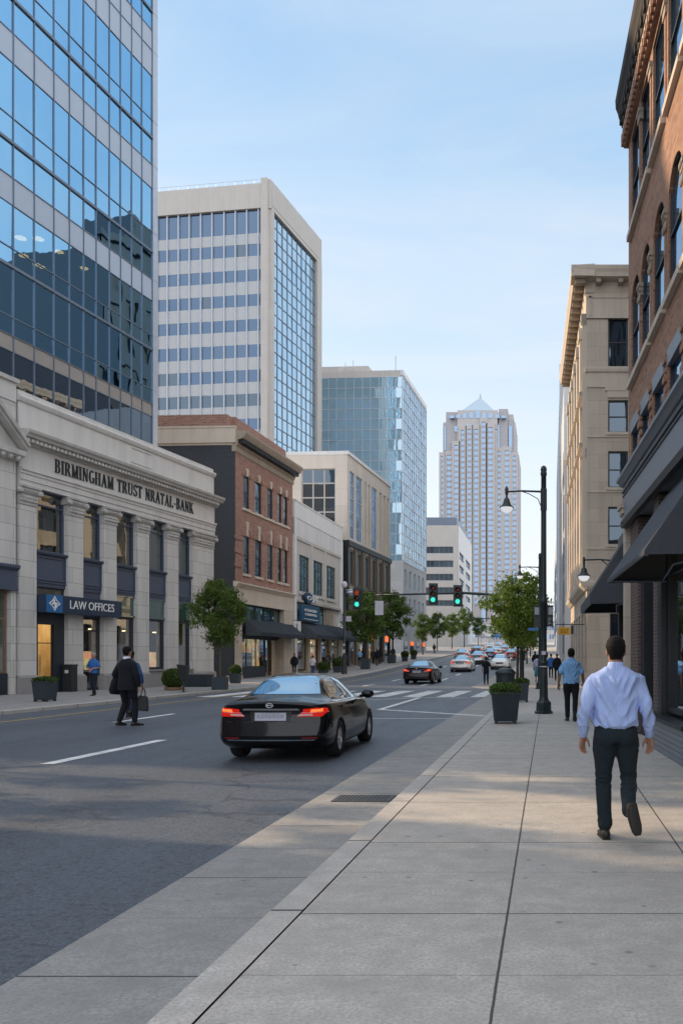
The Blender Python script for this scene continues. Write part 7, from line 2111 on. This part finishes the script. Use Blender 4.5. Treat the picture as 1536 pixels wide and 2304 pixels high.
for s in 'LR':
    e, w_ = Vector(NEAR['el' + s]), Vector(NEAR['wr' + s]); b = MB(); b.tube([e.lerp(w_, .74), e.lerp(w_, .80), e.lerp(w_, .97), e.lerp(w_, 1.0)], [.044, .049, .045, .040], 14, caps=(False, False)); b.build('cuff', M['shirt'], nm_, smooth=True)

BLUE = dict(WALK, elL=(-.27, -.03, 1.14), wrL=(-.30, .03, .90), elR=(.27, -.02, 1.14), wrR=(.30, .08, .92), kneeL=(-.09, .08, .49), ankL=(-.085, .08, .085), ankR=(.08, -.24, .20), toeR=(.085, -.17, .045))
person('man in a short-sleeved sky blue shirt and black trousers walking ahead on the right pavement', .56, 20.5, 0, 0, 1.76, BLUE, 'shirt_sky', 'black_cloth', 'shoe', 'hair', 'skin_dark', 'short', .013, 1.08, fine=True, collar='shirt_sky', disp=folds)
SUIT = dict(WALK, kneeL=(-.13, .10, .48), ankL=(-.17, -.04, .10), toeL=(-.14, .14, .035), kneeR=(.12, .12, .50), ankR=(.14, .06, .085), toeR=(.24, .21, .03), elL=(-.30, -.03, 1.14), wrL=(-.31, .14, .93), elR=(.26, -.03, 1.13), wrR=(.27, .03, .88))
zr_ = ROAD + .004
person('man in a black suit crossing the road with a dark tote bag', -10.2, 20.5, zr_, -12, 1.92, SUIT, 'black_cloth', 'black_cloth', 'shoe', 'hair', 'skin', 'long', .014, 1.03, jacket=True, fine=True, collar='white_cloth')
# what he carries
tb_ = thing('tote_bag', 'dark tote bag hanging from the suited man\'s right hand', 'bag', (0, 0, 0))
b = MB(); b.grid([sring(0, .045, .17, e=5, n=16), sring(.05, .055, .185, e=5, n=16), sring(.28, .04, .165, e=5, n=16), sring(.36, .015, .16, e=5, n=16)]); b.build('bag_body', M['grey_cloth'], tb_, smooth=False)
b = MB()
for s in (-.02, .02): b.tube([(s, -.08, .35), (s * .6, -.05, .50), (0, 0, .56), (s * .6, .05, .50), (s, .08, .35)], .008, 6)
b.build('strap', M['black_cloth'], tb_)
tb_.location = (-9.86, 20.56, .245); tb_.rotation_euler = (R(4), 0, R(62))
cb_ = thing('folded_coat', 'black coat folded over the suited man\'s left forearm', 'coat', (0, 0, 0))
b = MB(); b.grid([sring(.0, .05, .13, .0, e=3, n=14), sring(.08, .085, .17, e=3, n=14), sring(.3, .08, .15, e=3, n=14), sring(.46, .05, .10, e=3, n=14), sring(.50, .03, .06, e=3, n=14)]); b.build('coat_cloth', M['black_cloth'], cb_, smooth=True)
cb_.location = (-10.56, 20.62, .64); cb_.rotation_euler = (R(-6), R(6), R(-20))
person('companion in a blue jacket half hidden behind the suited man', -11.64, 23.6, zr_, 4, 1.86, WALK, 'deep_blue_cloth', 'navy_cloth', 'shoe', 'hair', 'skin_dark', 'long', .018, jacket=True)
FOLD = dict(STAND, elL=(-.27, .02, 1.14), wrL=(-.07, .17, 1.10), elR=(.27, .02, 1.14), wrR=(.07, .19, 1.07), kneeL=(-.06, .05, .49), ankL=(-.05, .06, .085), toeL=(-.05, .24, .03), kneeR=(.07, .02, .49), ankR=(.04, -.12, .12), toeR=(.04, .03, .035))
person('grey-haired person in a bright blue top with folded arms before the bank doors', -18.7, 34.8, 0, 172, 1.77, FOLD, 'blue_cloth', 'navy_cloth', 'shoe', 'hair_grey', 'skin', 'short', .016, .95)
person('person in a dark T-shirt and trousers standing in the road by the right kerb', -3.95, 54.0, zr_, 10, 1.76, dict(STAND, elR=(.27, .05, 1.14), wrR=(.33, .22, 1.0)), 'black_cloth', 'navy_cloth', 'shoe', 'hair', 'skin', 'short', .02)
person('woman in a pale lilac top and long teal skirt seen past the lamp post', -.70, 56.0, hill(56), 5, 1.78, STAND, 'lilac_cloth', 'teal_cloth', 'shoe', 'hair', 'skin', 'long', .02, .95, skirt=True, longhair=True)
person('person in long black clothes on the right pavement beyond the lamp post', .62, 58.0, hill(58), 0, 1.84, WALK, 'black_cloth', 'black_cloth', 'shoe', 'brown_cloth', 'skin_dark', 'long', .02, 1.1, jacket=True)
person('person in a blue jacket just left of the one in long black clothes', .22, 63.0, hill(63), 0, 1.8, WALK, 'blue_cloth', 'black_cloth', 'shoe', 'hair', 'skin', 'long', .022, jacket=True)
person('man in a white patterned T-shirt and blue jeans outside the white shop', -20.3, 73.0, 0, -8, 1.82, WALK, 'white_cloth', 'jeans', 'shoe', 'hair', 'skin', 'short', .022, 1.05)
dk = person('person in dark clothes just right of the man in the white T-shirt', -19.6, 75.0, 0, 160, 1.74, STAND, 'grey_cloth', 'black_cloth', 'shoe', 'hair', 'skin_dark', 'long', .024, jacket=True)
dk2 = person('person in a black coat before the white shop, left of the camera post', -18.7, 76.0, 0, 20, 1.78, WALK, 'black_cloth', 'grey_cloth', 'shoe', 'hair', 'skin', 'long', .024, 1.12, jacket=True, longhair=True)
bl = person('person in a sky blue shirt behind the tall black planter on the left pavement', -19.6, 88.0, hill(88), 30, 1.8, STAND, 'shirt_sky', 'black_cloth', 'shoe', 'hair', 'skin', 'short', .024)
PG = 'pedestrians in dark clothes on the far left pavement'
for x, y, a, src, lab in ((-20.7, 69.0, 190, dk2, 'black-coated pedestrian by the brick building doorway'), (-19.0, 79.0, 20, dk, 'dark-clothed pedestrian just left of the tall black planter'), (-18.3, 90.5, 0, dk2, 'black-coated pedestrian just right of the tall black planter'), (-20.1, 77.5, 200, dk, 'dark-clothed pedestrian close to the white shop windows'), (-20.4, 93, 10, dk2, 'black-coated pedestrian beyond the tall black planter'), (-19.6, 95, 170, dk, 'dark-clothed pedestrian at the left of the group before the bronze base'), (-19.2, 96.5, 40, dk, 'dark-clothed pedestrian in the middle of the group before the bronze base'), (-18.9, 95, 0, dk2, 'black-coated pedestrian at the right of the group before the bronze base'), (-19.8, 108, 0, dk2, 'black-coated pedestrian beyond the group before the bronze base'), (-20.3, 126, 180, dk, 'distant dark pedestrian by the mirror-glass tower base'), (-19.5, 145, 0, dk, 'farthest dark pedestrian on the left pavement'), (-1.2, 78, 0, dk2, 'black-coated pedestrian far up the right pavement'), (-.3, 92, 180, dk, 'dark-clothed pedestrian farthest up the right pavement')):
    dup(src, (x, y, hill(y)), R(a), lab, PG, None)
# ------------------------------------------------------------------ unseen blocks and trees added on the left to shade the near street
def side_block(name, label, y0, y1, h, mw, x=-24.6, dep=14):
    t = thing(name, label, 'building', (x, y0, 0))
    F = Fac((x, y0), (x, y1)); hs = []
    n = max(2, int(F.L / 3.2)); st = F.L / n; fl = 3.6; r = 0
    while 1.2 + r * fl + 2.4 < h - .8:
        for k in range(n): hs.append((k * st + st * .25, k * st + st * .75, 1.0 + r * fl, 3.1 + r * fl))
        r += 1
    b = F.mb(); wall_holes(b, 0, F.L, -.3, h, hs, .25); b.box(0, F.L, .3, dep, -.3, h, 'f'); b.build('wall', M[mw], t)
    b = F.mb(); b.prof(-.2, F.L + .2, [(-.5, h), (.1, h), (.35, h + .25), (.4, h + .5), (-.5, h + .6)]); b.build('cornice', M['tan_plain'], t)
    for a in hs: window(F, t, *a, M['frame_dk'], M['gl_dark'], y=.15, fw=.08, nz=2)
    return t
side_block('unseen_brick_walkup', 'unseen red brick walk-up added across the road to shade the near road', -14.0, 14.4, 16.5, 'brick_l')
side_block('unseen_stone_walkup', 'unseen tall pale stone block added across the road behind the camera', -46.0, -14.5, 24.0, 'bank')
side_block('unseen_tall_walkup', 'unseen tall stone block added behind the pedimented shop to shade the brick front', 27.5, 44.0, 29.0, 'tan', -37.5)  # unseen, added to shade the brick facade on the right
bt = make_tree('large unseen plane tree added on the left pavement to dapple the sunlight', 11.6, 3.6, 2.3, 3.9, 51, 'leaf_dk', 'bark', n=1900, leaf=.15, trunk=.07, clumps=24)  # unseen, crown thinned to let sun streaks through
place(bt, -18.6, 12.4)
for x, y, s, a, lab in ((-17.8, 10.3, .92, 300, 'smallest added plane tree across the road, out of view left of the camera'), (-19.2, 15.8, 1.02, 70, 'second added plane tree across the road, out of view and taller than the first'), (-18.2, 19.6, .95, 150, 'third added plane tree across the road, out of view near the pedimented shop')):
    dup(bt, (x, y, 0), R(a), lab, 'unseen plane trees added across the road to dapple the sunlight', s)
AZ_DEG, EL_DEG, SUN_E = -72.0, 24.0, 5.0
SKY_S = .15
# ------------------------------------------------------------------ camera, sky and sun
cam = bpy.data.cameras.new('camera'); co_ = bpy.data.objects.new('camera', cam); COL.objects.link(co_)
co_.location = (0, 0, EYE); co_.rotation_euler = (R(90), 0, 0)
cam.sensor_fit = 'AUTO'; cam.sensor_width = 36.0; cam.lens = FOC / 2304 * 36.0
cam.shift_x = (768 - CPX) / 2304; cam.shift_y = (CPY - 1152) / 2304
cam.clip_start = .05; cam.clip_end = 6000
sc.camera = co_
SUN_AZ = R(AZ_DEG)    # measured from +Y towards +X
SUN_EL = R(EL_DEG)
sd = Vector((math.sin(SUN_AZ) * math.cos(SUN_EL), math.cos(SUN_AZ) * math.cos(SUN_EL), math.sin(SUN_EL)))
sl = bpy.data.lights.new('sun', 'SUN'); sl.energy = SUN_E; sl.angle = R(.6); sl.color = (1.0, .74, .48)
so = bpy.data.objects.new('sun', sl); COL.objects.link(so); so.rotation_euler = sd.to_track_quat('Z', 'Y').to_euler()
w = bpy.data.worlds.new('World'); sc.world = w; w.use_nodes = True
nt = w.node_tree; nt.nodes.clear()
out = nt.nodes.new('ShaderNodeOutputWorld')
st = N(nt, 'TexSky', sky_type='NISHITA'); st.sun_disc = False
st.sun_elevation = SUN_EL; st.sun_rotation = SUN_AZ; st.altitude = 100; st.air_density = 1.0; st.dust_density = .6; st.ozone_density = 2.0
tc = N(nt, 'TexCoord').outputs['Generated']
sp = N(nt, 'SeparateXYZ', {0: tc})
# thin high cloud, drawn out sideways and only above the horizon
zz = mth(nt, 'MAXIMUM', sp.outputs[2], .02)
uvx = mth(nt, 'DIVIDE', sp.outputs[0], mth(nt, 'ADD', zz, .18)); uvy = mth(nt, 'DIVIDE', sp.outputs[1], mth(nt, 'ADD', zz, .18))
cv = N(nt, 'CombineXYZ', {0: uvx, 1: uvy}).outputs[0]
c1 = noi(nt, N(nt, 'Mapping', {'Vector': cv, 'Scale': (.8, 2.0, 1), 'Rotation': (0, 0, .35), 'Location': (3.1, 1.7, 0)}).outputs[0], 1.1, 8, .58, 1.1)
c2 = noi(nt, cv, .45, 3)
cl = ramp(nt, mth(nt, 'MULTIPLY', c1, mth(nt, 'ADD', mth(nt, 'MULTIPLY', c2, .9), .45)), [(.30, 0.0), (.46, .5), (.62, 1.0)]).outputs[0]
grad = ramp(nt, sp.outputs[2], [(.0, (6.7, 6.75, 6.8)), (.10, (6.2, 6.4, 6.6)), (.245, (5.2, 5.85, 6.5)), (.41, (3.65, 5.0, 6.35)), (.58, (2.45, 4.0, 5.75)), (.86, (5.4, 6.3, 7.7))]).outputs[0]  # overhead stop brightened above the view to lift the shade
skyc = N(nt, 'HueSaturation', {'Saturation': .9, 'Value': 2.6, 'Color': st.outputs[0]}).outputs[0]
c = mixc(nt, .88, skyc, grad)
c = mixc(nt, mth(nt, 'MULTIPLY', cl, .62), c, (6.0, 6.15, 6.4))
side = N(nt, 'MapRange', {0: sp.outputs[1], 1: .62, 2: -.15, 3: 0.0, 4: 1.0}).outputs[0]  # unseen sky behind and right of camera brightened to fill the facades
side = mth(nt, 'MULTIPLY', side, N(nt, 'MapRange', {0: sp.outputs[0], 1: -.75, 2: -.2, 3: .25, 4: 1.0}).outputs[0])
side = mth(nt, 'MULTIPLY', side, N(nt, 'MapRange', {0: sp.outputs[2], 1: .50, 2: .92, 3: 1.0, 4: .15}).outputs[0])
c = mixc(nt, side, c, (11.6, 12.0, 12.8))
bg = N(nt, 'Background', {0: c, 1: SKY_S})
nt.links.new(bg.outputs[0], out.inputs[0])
sc.view_settings.view_transform = 'Standard'; sc.view_settings.look = 'None'; sc.view_settings.exposure = 0; sc.view_settings.gamma = 1
sc.cycles.max_bounces = 8; sc.cycles.transparent_max_bounces = 12; sc.cycles.caustics_reflective = False; sc.cycles.caustics_refractive = False
sc.cycles.use_denoising = True
